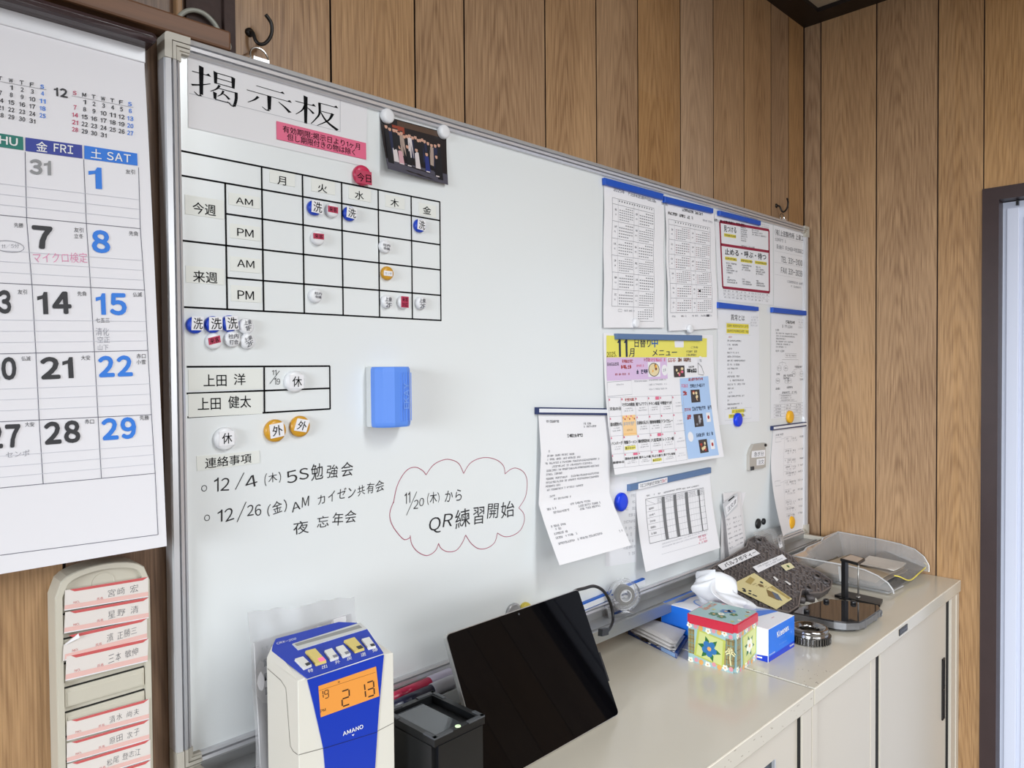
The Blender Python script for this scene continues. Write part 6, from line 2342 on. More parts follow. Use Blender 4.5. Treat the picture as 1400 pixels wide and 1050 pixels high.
# centre above the base
cz = None
cc = tb+V((0, 0, .034))+eh*.010
lo, hi = .02, .06
for _ in range(40):
    m = (lo+hi)/2
    if proj(tb+V((0, 0, m))+eh*.012)[1] > 813:
        lo = m
    else:
        hi = m
cc = tb+V((0, 0, lo))+eh*.012
Ro = min(lo+.001, .031)
hw_ = .0095
MC = clear('dispenser_plastic', trans=.80, hz=.07, rough=.06)
mb = MB().ring([(Ro, -hw_), (Ro, hw_), (Ro-.0035, hw_), (Ro-.0035, -hw_)], cc, an, 36)
mb.build('shell', MC, td, True)
MB().ring([(Ro-.0035, hw_), (Ro-.0035, hw_-.0012), (.012, hw_-.0012), (.012, hw_)], cc, an, 36).build('side_disc', MC, td)
MB().ring([(.0195, -.008), (.0195, .008), (.0125, .008), (.0125, -.008)], cc, an, 32).build('tape_roll', mat('smoky_tape', rgb(104, 102, 100), .35), td)
MB().ring([(.0125, -.0085), (.0125, .0092), (.0105, .0092), (.0105, -.0085)], cc, an, 28).build('core', mat('milky_plastic', rgb(206, 206, 208), .35), td)
MB().lathe([(.0045, -.006), (.0045, .0098), (.0001, .0098)], cc, an, 16).build('hub', MC, td)
mb = MB()
f0 = tb
bx_ = [f0+eh*-.026, f0+eh*.030, f0+eh*.034+V((0, 0, .004)), f0+eh*.020+V((0, 0, .008)), f0+eh*-.014+V((0, 0, .007)), f0+eh*-.024+V((0, 0, .020)), f0+eh*-.028+V((0, 0, .019))]
mb.prism([p+an*hw_ for p in bx_], an*(-2*hw_))
mb.build('base', MC, td)

# ================================================================== MASK PACKET
pk_ = empty('mask_packet', V((.955, -.09, TOP)), 'flat blue packet with a stack of white face masks on it beside the tissue box', 'packet')
zt2 = .905
q = [T(862.5, 851.5, zt2), T(888, 843, zt2), T(938, 859, zt2), T(923, 880.5, zt2)]
c_ = sum(q, V())/4
M_MASK = mat('white_nonwoven', rgb(232, 228, 226), .9, bump=.3, nscale=60)
for k in range(3):
    o_s = V((.003*k-.003, .002*(k % 2), 0))
    zz0 = .890+.0050*k
    base = [V((p.x, p.y, zz0))+o_s+(V((c_.x, c_.y, zz0))-V((p.x, p.y, zz0)))*.02*k for p in q]
    mb = MB()
    n_ = 10
    vs, fs = [], []
    for z_ in (0, 1):
        for j in range(n_+1):
            for i in range(n_+1):
                s_, t_ = i/n_, j/n_
                p = (base[0]*(1-s_)+base[1]*s_)*(1-t_)+(base[3]*(1-s_)+base[2]*s_)*t_
                e_ = (16*s_*(1-s_)*t_*(1-t_))**.3
                vs.append(p+V((0, 0, (.0046+.0012*sin(6*s_+k)*sin(4*t_))*e_ if z_ else 0)))
    m_ = (n_+1)**2
    for z_ in (0, 1):
        for j in range(n_):
            for i in range(n_):
                k2 = z_*m_+j*(n_+1)+i
                fs.append((k2, k2+1, k2+n_+2, k2+n_+1) if z_ == 0 else (k2, k2+n_+1, k2+n_+2, k2+1))
    obj('mask_sheet', vs, fs, M_MASK, pk_, None, True)
dlow = [V((p.x, p.y, TOP)) for p in q]
w_ = [dlow[0]+(c_-q[0])*-.10, dlow[1]+(c_-q[1])*-.06, dlow[2]+(c_-q[2])*-.05, dlow[3]+(c_-q[3])*-.10]
for p in w_:
    p.z = TOP
mb = MB().prism(w_, (0, 0, .009))
wr = mb.build('wrapper', mat('navy_packet_film', rgb(28, 62, 132), .25), pk_)
sf = plane_face(V((w_[0].x, w_[0].y, TOP+.009)), V((w_[3].x, w_[3].y, TOP+.009)), V((w_[0].x, w_[0].y, TOP)))
sf.quad('white_print', M_WHITEINK, [(.42, .25), (.45, .25), (.47, .85), (.44, .85)])
sf.quad('white_print', M_WHITEINK, [(.46, .2), (.50, .2), (.48, .8), (.46, .8)])
sf.rect('white_print', mat('light_blue_print', rgb(110, 160, 220), .5), .7, .1, .97, .9)
sf.flush(wr)
fl = [V((w_[0].x, w_[0].y, TOP+.010)), V((w_[0].x-.012, w_[0].y-.002, TOP+.013)), V((w_[3].x-.010, w_[3].y-.010, TOP+.004)), V((w_[3].x, w_[3].y, TOP+.010))]
vs, fs = [], []
for j in range(13):
    for i in range(4):
        s_, t_ = i/3, j/12
        p = (fl[0]*(1-s_)+fl[1]*s_)*(1-t_)+(fl[3]*(1-s_)+fl[2]*s_)*t_
        vs.append(p+V((0, 0, .003*sin(t_*14)*s_+.001*sin(t_*31)*s_)))
for j in range(12):
    for i in range(3):
        k = j*4+i
        fs.append((k, k+4, k+5, k+1))
obj('film_flap', vs, fs, M_CLEAR, pk_, None, True)

# ================================================================== TISSUE BOX
X0, X1, Y0, Y1, Z0, Z1 = .9838, 1.0965, -.3065, -.0675, TOP, TOP+.0635
tbx = empty('tissue_box', ((X0+X1)/2, (Y0+Y1)/2, TOP), 'blue and white tissue box with a tissue sticking out behind the picnic coloured tin', 'tissue box')
tbx['label'] = 'blue and white tissue box with a tissue sticking out, behind the square tin'
M_TW = mat('glossy_white_card', rgb(236, 236, 240), .35)
M_TB = mat('glossy_azure_card', rgb(30, 116, 226), .32)
M_TB2 = mat('glossy_deep_blue_card', rgb(18, 60, 200), .32)
M_TB3 = mat('glossy_pale_blue_card', rgb(110, 160, 236), .32)
car = MB().box(X0, X1, Y0, Y1, Z0, Z1, .0008).build('carton', M_TW, tbx)
ef = plane_face((X0, Y0, Z1), (X1, Y0, Z1), (X0, Y0, Z0))
ef.lay = .0003
ef.rect('colour_print', M_TB, .006, .01, .994, .84)
ef.quad('colour_print', M_TB2, [(.006, .84), (.994, .80), (.994, .99), (.006, .99)], off=.0004)
ef.text3('lettering', M_WHITEINK, 'Kleenex', (.30, .20), (.74, .16), (.33, .40), .035, off=.0006)
ef.greek('lettering', M_TB3, .40, .44, .62, .48, 1, off=.0006)
ef.greek('lettering', M_TB3, .40, .62, .68, .67, .9, off=.0006)
ef.greek('lettering', M_TW, .03, .76, .24, .80, .9, off=.0006)
ef.text3('lettering', M_WHITEINK, 'Kleenex', (.80, .85), (.96, .84), (.81, .92), .03, off=.0006)
ef.disc('lettering', M_TB3, .86, .46, .0022, off=.0006)
ef.flush(car)
lf2 = plane_face((X0, Y1, Z1), (X0, Y0, Z1), (X0, Y1, Z0))
lf2.lay = .0003
# blue back half with a wave towards the white front
pts = [(0, .02), (.30, .02)]
wv = [(.30+.42*k/12, .02+.97*(k/12)**1.8) for k in range(13)]
lf2.put('colour_print', M_TB, [(.004, .02), (.22, .02)]+[(.22+.5*(k/12), .02+.97*(k/12)**2.2) for k in range(1, 13)]+[(.004, .99)], [tuple(range(15))], .0003)
lf2.put('colour_print', M_TB2, [(.70, .80), (.80, .86), (.90, .845), (.997, .80), (.997, .992), (.45, .992), (.55, .95), (.63, .88)], [tuple(range(8))], .0004)
lf2.line('colour_print', M_TW, [(.76, .97), (.85, .92), (.95, .90)], .003, off=.0005)
lf2.flush(car)
tf = plane_face((X0, Y1, Z1), (X1, Y1, Z1), (X0, Y0, Z1))
tf.lay = .0003
tf.put('colour_print', M_TB, [(.004, .004), (.996, .004), (.996, .16), (.6, .12), (.3, .14), (.004, .09)], [tuple(range(6))], .0003)
tf.put('colour_print', M_TB, [(.004, .62)]+[(.02+.96*(k/10), .80-.13*sin(pi*k/10)) for k in range(11)]+[(.996, .86), (.5, .80), (.004, .92)], [tuple(range(14))], .0003)
tf.put('colour_print', M_TB3, [(.004, .60)]+[(.02+.96*(k/10), .76-.15*sin(pi*k/10)) for k in range(11)]+[(.996, .79)]+[(.98-.96*(k/10), .785-.14*sin(pi*k/10)) for k in range(11)], [tuple(range(24))], .00025)
tf.line('lettering', M_REDINK, [(.56, .90), (.66, .90)], .0012, off=.0006)
tf.disc('opening', M_TB3, .5, .45, .030, off=.0005, n=24, ry=.062)
tf.disc('opening', mat('white_film', rgb(222, 224, 230), .3), .5, .45, .027, off=.0006, n=24, ry=.058)
tf.flush(car)
# tissue: a crumpled double lobe rising from the slot
r_ = random.Random(11)
tc = V(((X0+X1)/2, Y0+.45*(Y1-Y0)+.012, Z1+.0005))
NU, NV = 48, 16
vs, fs = [], []
apx = tc+V((-.012, .030, .0))
for j in range(NV+1):
    h = j/NV
    for i in range(NU):
        a = 2*pi*i/NU
        ry_, rx_ = .045*(1-.25*h)+.018*sin(h*pi), .010+.026*sin(min(1, h*1.25)*pi/2)
        fold = 1+.22*sin(5*a+3*h)+.13*sin(9*a-5*h+1)
        if h > .75:
            k = (1-h)/.25
            ry_, rx_ = ry_*k**.55, rx_*k**.55
        x = tc.x-.006*h+rx_*fold*cos(a)
        y = tc.y+.020*h+ry_*fold*sin(a)
        ridge = .060+.012*sin(a*1.0+.6)-.022*max(0, -sin(a))
        z = tc.z+ridge*(h**.85)*(1+.10*sin(4*a+2))
        vs.append((x, y, max(z, Z1+.0003)))
for j in range(NV):
    for i in range(NU):
        i2 = (i+1) % NU
        fs.append((j*NU+i, j*NU+i2, (j+1)*NU+i2, (j+1)*NU+i))
M_TISS = mat('soft_tissue', rgb(226, 226, 229), .95, bump=.2, nscale=80)
obj('tissue', vs, fs, M_TISS, tbx, None, True)

# ================================================================== TIN
ct, ta2, S_, H_t = V((.9395, -.2365, TOP)), .058, .102, .0905
tin = empty('square_tin', ct, 'square tin with a red rimmed lid and a pastel flower print on the near cabinet edge seam', 'tin')
tin['label'] = 'square pastel tin with a red rimmed lid in front of the tissue box'
MT = Matrix.Translation(ct) @ Matrix.Rotation(ta2, 4, 'Z')
M_TINB = mat('pastel_blue_tin', rgb(164, 196, 200), .3)
M_TINR = mat('red_tin_rim', rgb(204, 50, 72), .28)
h_ = S_/2
lidz = .0735
mb = MB()
b = bmesh.new()
bmesh.ops.create_cube(b, size=1)
for v in b.verts:
    v.co = V((v.co.x*(S_-.003), v.co.y*(S_-.003), (v.co.z+.5)*(lidz+.004)))
bmesh.ops.bevel(b, geom=[e for e in b.edges if abs(e.verts[0].co.z-e.verts[1].co.z) > .01], offset=.006, segments=4, affect='EDGES')
b.verts.index_update()
mb.bm(b, 0, MT)
body = mb.build('body', M_TINB, tin)


def tface(side):
    k = h_-.0015
    loc = {'x': [(-k, k, lidz), (-k, -k, lidz), (-k, k, 0)], 'y': [(-k, -k, lidz), (k, -k, lidz), (-k, -k, 0)]}[side]
    return plane_face(*[MT @ V(p) for p in loc])


M_PLAID = mat('olive_plaid', rgb(160, 142, 92), .35)
M_PLAID2 = mat('teal_plaid', rgb(112, 146, 136), .35)
M_PLAID3 = mat('dark_plaid', rgb(116, 98, 66), .35)
M_LIME = mat('lime_panel', rgb(190, 196, 92), .35)
M_LIME2 = mat('pale_lime_panel', rgb(206, 212, 140), .35)
M_FW, M_FP, M_FO = mat('flower_white', rgb(240, 240, 226), .35), mat('flower_pink', rgb(222, 150, 160), .35), mat('flower_orange', rgb(226, 168, 98), .35)
M_LEAF, M_FBL = mat('leaf_green', rgb(46, 110, 58), .35), mat('petal_blue', rgb(52, 116, 176), .35)
M_PALMC = mat('palm_cream', rgb(240, 232, 178), .35)


def flower(f, part, m, s_, t_, r, off, k=5, heart=None):
    for i in range(k):
        a = 2*pi*i/k+.3
        f.disc(part, m, s_+.62*r*cos(a)/f.W, t_+.62*r*sin(a)/f.H, r*.42, off=off, n=10)
    f.disc(part, heart or M_FO, s_, t_, r*.28, off=off+.00006, n=8)


def plaid(f, s0, s1, t0, t1):
    f.rect('pattern_print', M_PLAID, s0, t0, s1, t1, off=.0003)
    for k in range(4):
        s_ = s0+(s1-s0)*(k+.3)/4
        f.rect('pattern_print', (M_PLAID2, M_PLAID3)[k % 2], s_, t0, s_+(s1-s0)*.09, t1, off=.00034)
    for k in range(6):
        t_ = t0+(t1-t0)*(k+.3)/6
        f.rect('pattern_print', (M_PLAID3, M_PLAID2)[k % 2], s0, t_, s1, t_+.02, off=.00036)


for side in 'xy':
    f = tface(side)
    if side == 'x':
        plaid(f, .03, .16, .14, .78)
        plaid(f, .80, .97, .16, .88)
        f.quad('pattern_print', M_PLAID, [(.62, .3), (.80, .3), (.80, .88), (.62, .88)], off=.00029)
        f.quad('pattern_print', M_LIME, [(.23, .10), (.80, .22), (.76, .93), (.15, .80)], off=.0004)
        f.quad('pattern_print', M_LIME2, [(.27, .15), (.75, .25), (.72, .88), (.2, .77)], off=.00043)
        cx_, cy_, R = .47, .54, .015
        mm1 = M_FBL
    else:
        plaid(f, .03, .2, .12, .90)
        f.quad('pattern_print', M_LIME, [(.26, .16), (.90, .08), (.88, .80), (.30, .96)], off=.0004)
        f.quad('pattern_print', M_LIME2, [(.31, .2), (.85, .13), (.83, .76), (.35, .9)], off=.00043)
        cx_, cy_, R = .58, .5, .0135
        mm1 = M_FW
    for i in range(6):
        a = 2*pi*i/6+.2
        f.put('pattern_print', M_LEAF, [(cx_+R*1.6*cos(a)/f.W, cy_+R*1.6*sin(a)/f.H), (cx_+R*cos(a+.3)/f.W, cy_+R*sin(a+.3)/f.H), (cx_, cy_), (cx_+R*cos(a-.3)/f.W, cy_+R*sin(a-.3)/f.H)], [(0, 1, 2, 3)], .00047)
    flower(f, 'pattern_print', mm1, cx_, cy_, R, .0005)
    # small flowers along top and bottom
    r_ = random.Random(4 if side == 'x' else 9)
    for row, t0_ in ((0, .07), (1, .93)):
        for k in range(8):
            s_ = .07+.12*k+r_.uniform(-.02, .02)
            t_ = t0_+r_.uniform(-.03, .03)
            if k % 3 == 0:
                flower(f, 'pattern_print', M_FW, s_, t_, .0058, .00055)
            elif k % 3 == 1:
                f.disc('pattern_print', M_FP, s_, t_, .0042, off=.00055)
            else:
                f.disc('pattern_print', M_FO, s_, t_, .0048, off=.00055)
    if side == 'x':
        f.line('pattern_print', M_PALMC, [(.895, .50), (.885, .65), (.905, .82)], .0022, off=.0006)
        for dx_, dy_ in ((-.10, -.02), (-.085, .06), (-.06, -.09), (0, -.12), (.06, -.09), (.085, .06), (.10, -.02)):
            f.line('pattern_print', M_PALMC, [(.895, .5), (.895+dx_*.55, .47+dy_*.9), (.895+dx_, .53+dy_*.6)], .0022, off=.0006)
    f.flush(body)
lb_ = MB()
b = bmesh.new()
bmesh.ops.create_cube(b, size=1)
for v in b.verts:
    v.co = V((v.co.x*S_, v.co.y*S_, lidz+(v.co.z+.5)*(H_t-lidz)))
bmesh.ops.bevel(b, geom=[e for e in b.edges if abs(e.verts[0].co.z-e.verts[1].co.z) > .01], offset=.007, segments=4, affect='EDGES')
bmesh.ops.bevel(b, geom=[e for e in b.edges if e.verts[0].co.z > H_t-.0005 and e.verts[1].co.z > H_t-.0005], offset=.0016, segments=2, affect='EDGES')
b.verts.index_update()
lid = lb_.bm(b, 0, MT).build('lid', M_TINR, tin)
lid['label'] = 'red rimmed lid'
MB().prism([MT @ V(p) for p in [(x, y, H_t+.0004) for x, y in rr(-h_+.003, h_-.003, -h_+.003, h_-.003, .005)]], (0, 0, -.0006)).build('lid_panel', mat('lid_teal', rgb(150, 184, 184), .3), lid)
f = plane_face(MT @ V((-h_, h_, H_t+.0004)), MT @ V((h_, h_, H_t+.0004)), MT @ V((-h_, -h_, H_t+.0004)))
f.lay = .0002
r_ = random.Random(2)
f.greek('pattern_print', mat('lid_orange', rgb(206, 130, 92), .4), .42, .10, .88, .2, 1, bold=2)
for s_, t_, m, r in ((.3, .42, M_LEAF, .010), (.38, .52, M_FW, .007), (.58, .52, M_FBL, .011), (.66, .6, M_FBL, .009), (.25, .6, M_LEAF, .009), (.5, .72, M_LEAF, .008)):
    flower(f, 'pattern_print', m, s_, t_, r, .0003)
for k in range(10):
    flower(f, 'pattern_print', (M_FW, M_LIME, M_FP)[k % 3], r_.uniform(.06, .94), r_.choice((.05, .93, .86, .3)), .004, .00025)
f.flush(lid)

# ================================================================== VALVE BODY PLATE leaning on the pen tray
M_CAST = mat('dark_cast_metal', rgb(98, 92, 92), .5, metal=.25, noise=.45, nscale=60)
M_CASTL = mat('cast_rib_metal', rgb(130, 122, 120), .45, metal=.35)
lowp, upp = V((1.257, -.223, TOP+.026)), V((1.257, -.072, .982))
pe2 = (upp-lowp).normalized()
pe1 = V((1, 0, 0))
pnn = pe1.cross(pe2).normalized()
if pnn.z < 0:
    pnn = -pnn


def onp(px, py, o=lowp, n=None):
    n = n or pnn
    r = ray(px, py)
    return CAM+r*((o-CAM).dot(n)/r.dot(n))


outl = [(964, 781), (985, 768), (1004, 757), (1020, 747), (1022, 738), (1034, 732.5), (1045, 735), (1051, 742), (1066, 751), (1084, 762), (1093, 772), (1106, 776), (1120, 782), (1138, 795), (1136, 804), (1124, 811), (1108, 812), (1104, 806), (1096, 808), (1094, 818), (1092, 830), (1079, 838.5), (1066, 836), (1040, 833), (1012, 824), (985, 800)]
vb = empty('valve_body', onp(1040, 800)-V((0, 0, onp(1040, 800).z-TOP)), 'dark grey cast valve body plate with white labels leaning on the pen tray', 'machine part')
pts = [onp(*p) for p in outl]
th = .0165
mb = MB().prism(pts, -pnn*th)
# 2D helpers in plate axes


def uv(p):
    d = p-lowp
    return d.dot(pe1), d.dot(pe2)


poly2 = [uv(p) for p in pts]


def inside(x, y, m=0.0):
    c_ = False
    n_ = len(poly2)
    for i in range(n_):
        x1, y1 = poly2[i]
        x2, y2 = poly2[(i+1) % n_]
        if (y1 > y) != (y2 > y) and x < (x2-x1)*(y-y1)/(y2-y1)+x1:
            c_ = not c_
        L2 = (x2-x1)**2+(y2-y1)**2
        t_ = max(0, min(1, ((x-x1)*(x2-x1)+(y-y1)*(y2-y1))/L2))
        if m and (x-x1-t_*(x2-x1))**2+(y-y1-t_*(y2-y1))**2 < m*m:
            return False
    return c_


def P3(x, y, h=0):
    return lowp+pe1*x+pe2*y+pnn*h


# rim wall and maze of oil channels
n_ = len(pts)
cen = sum(pts, V())/n_
for i in range(n_):
    a, b = pts[i], pts[(i+1) % n_]
    d = (b-a).normalized()
    nn = d.cross(pnn)
    if nn.dot(cen-a) < 0:
        nn = -nn
    mb.prism([a, b, b+nn*.0032, a+nn*.0032], pnn*.0028, 1)
r_ = random.Random(21)
cell = .0085
x0_, x1_ = min(p[0] for p in poly2), max(p[0] for p in poly2)
y0_, y1_ = min(p[1] for p in poly2), max(p[1] for p in poly2)
ca_, sa_ = cos(radians(28)), sin(radians(28))
N_ = int(.5/cell)
for i in range(-N_, N_):
    for j in range(-N_, N_):
        gx_, gy_ = i*cell, j*cell
        kind = r_.random()
        seg = ((0, 0), (cell, 0)) if kind < .42 else ((0, 0), (0, cell)) if kind < .84 else None
        if seg is None:
            continue
        q = []
        for (ux, uy) in seg:
            X, Y = gx_+ux, gy_+uy
            q.append((X*ca_-Y*sa_+.15, X*sa_+Y*ca_+.08))
        if not (inside(*q[0], .004) and inside(*q[1], .004)):
            continue
        dx_, dy_ = q[1][0]-q[0][0], q[1][1]-q[0][1]
        l = sqrt(dx_*dx_+dy_*dy_)
        nx, ny = -dy_/l*.0011, dx_/l*.0011
        ex_, ey_ = dx_/l*.0011, dy_/l*.0011
        mb.prism([P3(q[0][0]-ex_+nx, q[0][1]-ey_+ny), P3(q[1][0]+ex_+nx, q[1][1]+ey_+ny), P3(q[1][0]+ex_-nx, q[1][1]+ey_-ny), P3(q[0][0]-ex_-nx, q[0][1]-ey_-ny)], pnn*.0026, 1)
plate_o = mb.build('cast_plate', [M_CAST, M_CASTL], vb)
# bosses with bolt holes
for px, py, r in ((1036.5, 741, .010), (1116, 790, .011), (1128, 797, .009), (1104, 806, .010)):
    c_ = onp(px, py)
    MB().lathe([(r, -.004), (r, .006), (r*.85, .007), (r*.5, .007), (r*.5, .0045), (.0001, .0045)], c_, pnn, 16).build('bolt_boss', M_CAST, vb, True)
    MB().lathe([(r*.48, .0072), (.0001, .0072)], c_, pnn, 12).build('bolt_hole', M_GAP, vb)
for k, (px, py) in enumerate(((1099, 816), (1112, 814), (1090, 827))):
    c_ = onp(px, py)-pnn*.010
    MB().lathe([(.008, -.012), (.008, .004), (.006, .007), (.0001, .007)], c_, (V((.5, -.75, -.1))), 12).build('side_lug', M_CAST, vb, True)
# labels
off = pnn*.0046


def lab(q, m, part):
    p = [onp(*x)+off for x in q]
    o = MB().prism(p, -pnn*.0006).build(part, m, vb)
    return o, quad_face(p, None, pnn)


c7 = lambda x, y: (940+x/3.889, 700+y/3.889)
lo_, f = lab([c7(155, 290), c7(350, 205), c7(382, 228), c7(185, 318)], M_PAPER, 'name_label')
f.lay = .0004
f.text3('lettering', M_BLACK, 'バルブボディー', (.10, .16), (.96, .16), (.10, .84), .012)
f.flush(lo_)
lo_, f = lab([c7(342, 300), c7(500, 232), c7(524, 256), c7(372, 330)], M_PAPER, 'info_label')
f.lay = .0004
f.greek('lettering', M_GREY, .08, .2, .75, .42, .9)
f.greek('lettering', M_GREY, .3, .55, .9, .78, .9)
f.flush(lo_)
M_KRAFT = mat('aged_yellow_paper', rgb(218, 204, 150), .7)
lo_, f = lab([c7(492, 292), c7(540, 276), c7(566, 302), c7(520, 320)], mat('pale_yellow_paper', rgb(222, 214, 172), .7), 'small_label')
f.lay = .0004
f.disc('picture_print', M_PLAID3, .5, .5, .004, ry=.005)
f.rect('picture_print', M_LEAF, .45, .35, .6, .65, off=.0006)
f.flush(lo_)
lo_, f = lab([c7(215, 400), c7(350, 332), c7(552, 470), c7(468, 526)], M_KRAFT, 'yellow_leaflet')
f.lay = .0004
M_KD, M_KG = mat('leaflet_brown_ink', rgb(128, 104, 62), .7), mat('leaflet_dark_ink', rgb(56, 56, 58), .7)
M_KB = mat('leaflet_blue_grey', rgb(96, 106, 124), .7)
r_ = random.Random(8)
for k in range(7):
    f.disc('picture_print', M_KG, .18+r_.uniform(-.1, .1), .36+r_.uniform(-.16, .16), r_.uniform(.003, .0055), off=.0005+k*.00002, n=8, ry=r_.uniform(.002, .004))
f.quad('picture_print', M_KD, [(.42, .66), (.66, .5), (.72, .66), (.5, .88)], off=.0005)
f.quad('picture_print', M_KB, [(.5, .80), (.72, .6), (.76, .74), (.58, .92)], off=.0006)
for q in ([(.46, .10), (.76, .04), (.78, .16), (.48, .22)], [(.84, .50), (.97, .50), (.97, .95), (.86, .98)]):
    f.quad('picture_print', mat('leaflet_tan', rgb(176, 154, 92), .7), q, off=.0005)
f.disc('picture_print', M_KG, .82, .30, .004, off=.0006)
f.disc('picture_print', M_KD, .68, .36, .006, off=.0006)
for k in range(5):
    f.greek('picture_print', M_KD, .5+.05*k, .24+.06*k, .66+.05*k, .27+.06*k, .9, off=.0007)
f.flush(lo_)
for q in ([c7(450, 352), c7(458, 350), c7(480, 368), c7(470, 376)], [c7(512, 375), c7(520, 374), c7(546, 390), c7(540, 397)]):
    lab(q, mat('white_sliver', rgb(224, 222, 220), .5), 'white_tag')
# scrap of white packing below the plate
mb = MB()
c_ = T(1106, 824, TOP)
vs, fs = [], []
for i in range(25):
    a = 2*pi*i/24
    vs.append(c_+V((.030*cos(a)*(1+.2*sin(3*a)), .018*sin(a)*(1+.25*cos(5*a)), .001)))
    vs.append(c_+V((.020*cos(a)*(1+.3*sin(4*a)), .012*sin(a), .010+.003*sin(5*a))))
for i in range(24):
    fs.append((2*i, 2*i+2, 2*i+3, 2*i+1))
fs.append(tuple(2*i+1 for i in range(24)))
props(obj('packing_scrap', vs, fs, mat('white_foam', rgb(206, 200, 190), .9, bump=.6, nscale=120)), 'small crumpled white packing scrap under the edge of the valve body', 'scrap')

# ---- clear bag hanging on the board behind the valve body
YB2 = -.058
q = [B(1030, 728, YB2+.022), B(1067.8, 719, YB2+.022), B(1073, 752, YB2), B(1040, 762, YB2)]
cb2 = empty('zip_bag', V((q[2].x-.04, YB2, BZ0)), 'small clear zip bag with a white slip below the black magnets', 'bag')
for sgn in (0, 1):
    f = quad_face(q, lambda s, t, g=sgn: (.012 if g == 0 else -.004)*sin(pi*s)*sin(pi*min(t+.15, 1))+.002*sin(11*s+5*t))
    vs, fs = [], []
    for j in range(13):
        for i in range(13):
            vs.append(f.fn(i/12, j/12))
    for j in range(12):
        for i in range(12):
            k = j*13+i
            fs.append((k, k+13, k+14, k+1))
    obj('film', vs, fs, clear('grey_film', trans=.78, hz=.38, rough=.2, haze=(.55, .54, .53, 1)), cb2, None, True)
f = quad_face(q, lambda s, t: .003)
w1 = [f.fn(*x) for x in ((.74, .38), (.88, .34), (.9, .82), (.76, .86))]
so = MB().prism(w1, (0, .0005, 0)).build('paper_slip', M_PAPER, cb2)
f2 = quad_face(w1)
f2.rect('lettering', M_GREY, .3, .2, .7, .5)
f2.rect('lettering', M_LGREY, .3, .6, .7, .75)
f2.flush(so)
MB().prism([f.fn(*x) for x in ((.08, .3), (.55, .2), (.6, .85), (.12, .9))], (0, .012, 0)).build('contents', mat('grey_part', rgb(120, 118, 116), .5, metal=.3), cb2)

# ================================================================== GLOSSY BASE CASTING
ztop = TOP+.024
op = [(1084, 837), (1093, 831), (1109, 825), (1129, 820), (1136, 818.8), (1166, 822), (1201, 827.4), (1204, 832), (1196, 838), (1184, 846), (1175, 850), (1157, 850.5), (1140, 848.5), (1126, 846), (1104, 841)]
pp = [T(x, y, ztop) for x, y in op]
gc = empty('polished_casting', V((1.31, -.30, TOP)), 'low dark casting with a mirror polished top in front of the letter tray', 'machine part')
cen = sum(pp, V())/len(pp)
sh_ = [cen+(p-cen)*.93 for p in pp]
MB().prism([V((p.x, p.y, TOP+.007)) for p in pp], (0, 0, .0135)).build('body', mat('grey_cast_alloy', rgb(132, 132, 134), .35, metal=.6, noise=.4, nscale=80), gc)
MB().prism([V((p.x, p.y, TOP)) for p in [cen+(p-cen)*.8 for p in pp]], (0, 0, .0072)).build('foot', M_BLACKPL, gc)
MB().prism([V((p.x, p.y, TOP+.0206)) for p in [cen+(p-cen)*.985 for p in pp]], (0, 0, .0034)).build('mirror_plate', mat('smoked_mirror', rgb(92, 90, 92), .05, metal=.8, spec=.8), gc)
for px, py in ((1100, 836), (1128.5, 821), (1168, 823.6)):
    c_ = T(px, py+1, ztop)
    c_ = c_+(cen-c_)*.06
    c_.z = ztop-.001
    MB().lathe([(.0062, 0), (.0062, .006), (.005, .0075), (.0001, .0075)], c_, (0, 0, 1), 14).build('plug', M_BLACKPL, gc, True)
a, b = T(1176, 852, ztop-.008), T(1203, 834.5, ztop-.008)
dd = (b-a)
out = V((dd.y, -dd.x, 0)).normalized()
if out.dot(a-cen) < 0:
    out = -out
for k, (t_, r, m) in enumerate(((.12, .0105, 0), (.42, .008, 1), (.66, .0095, 0), (.92, .008, 0))):
    c_ = a+dd*t_
    c_.z = TOP+.0125
    c_ += out*.001
    MB().lathe([(r, -.004), (r, .0045), (r*.84, .0055), (r*.76, .0055), (r*.74, .003), (.0001, .003)], c_, out, 18).build('bore_collar', mat('dull_alloy', rgb(128, 128, 130), .4, metal=.6), gc, True)
    MB().lathe([(r*.62, .0034), (r*.4, .0044), (.0001, .0044)], c_, out, 14).build('bore_plug', M_SILV if k < 2 else M_GAP, gc, True)

# ================================================================== GAUGE STAND
sb = T(1155, 819, TOP+.006)
gs = empty('gauge_stand', V((sb.x+.02, sb.y+.01, TOP)), 'slim black post stand with a short top arm before the letter tray', 'stand')
b0 = [T(1141, 813, TOP+.006), T(1158, 808, TOP+.006), T(1207, 819, TOP+.006), T(1203, 827, TOP+.006)]
MB().prism([V((p.x, p.y, TOP)) for p in b0], (0, 0, .006)).build('base_plate', M_BLACKPL, gs)
tp_ = B(1155, 765, sb.y).z
ang = radians(-12)
ex_, ey_ = V((cos(ang), sin(ang), 0)), V((-sin(ang), cos(ang), 0))
mb = MB().prism([sb+ex_*-.0065+ey_*-.005, sb+ex_*.0065+ey_*-.005, sb+ex_*.0065+ey_*.005, sb+ex_*-.0065+ey_*.005], (0, 0, tp_-sb.z))
mb.prism([sb+ex_*-.010+ey_*-.008, sb+ex_*.010+ey_*-.008, sb+ex_*.010+ey_*.008, sb+ex_*-.010+ey_*.008], (0, 0, .004))
mb.build('post', M_BLACKPL, gs)
rp = T(1173.4, 817, TOP+.006)
dr = V((rp.x-sb.x, rp.y-sb.y, 0))
dl_ = dr.length
dr.normalize()
dn_ = V((-dr.y, dr.x, 0))
t0_ = V((sb.x, sb.y, tp_))
za_ = tp_+.005
aq = [T(x, y, za_) for x, y in ((1148.8, 763.4), (1162.7, 757.6), (1182.6, 763.6), (1173, 769.8))]
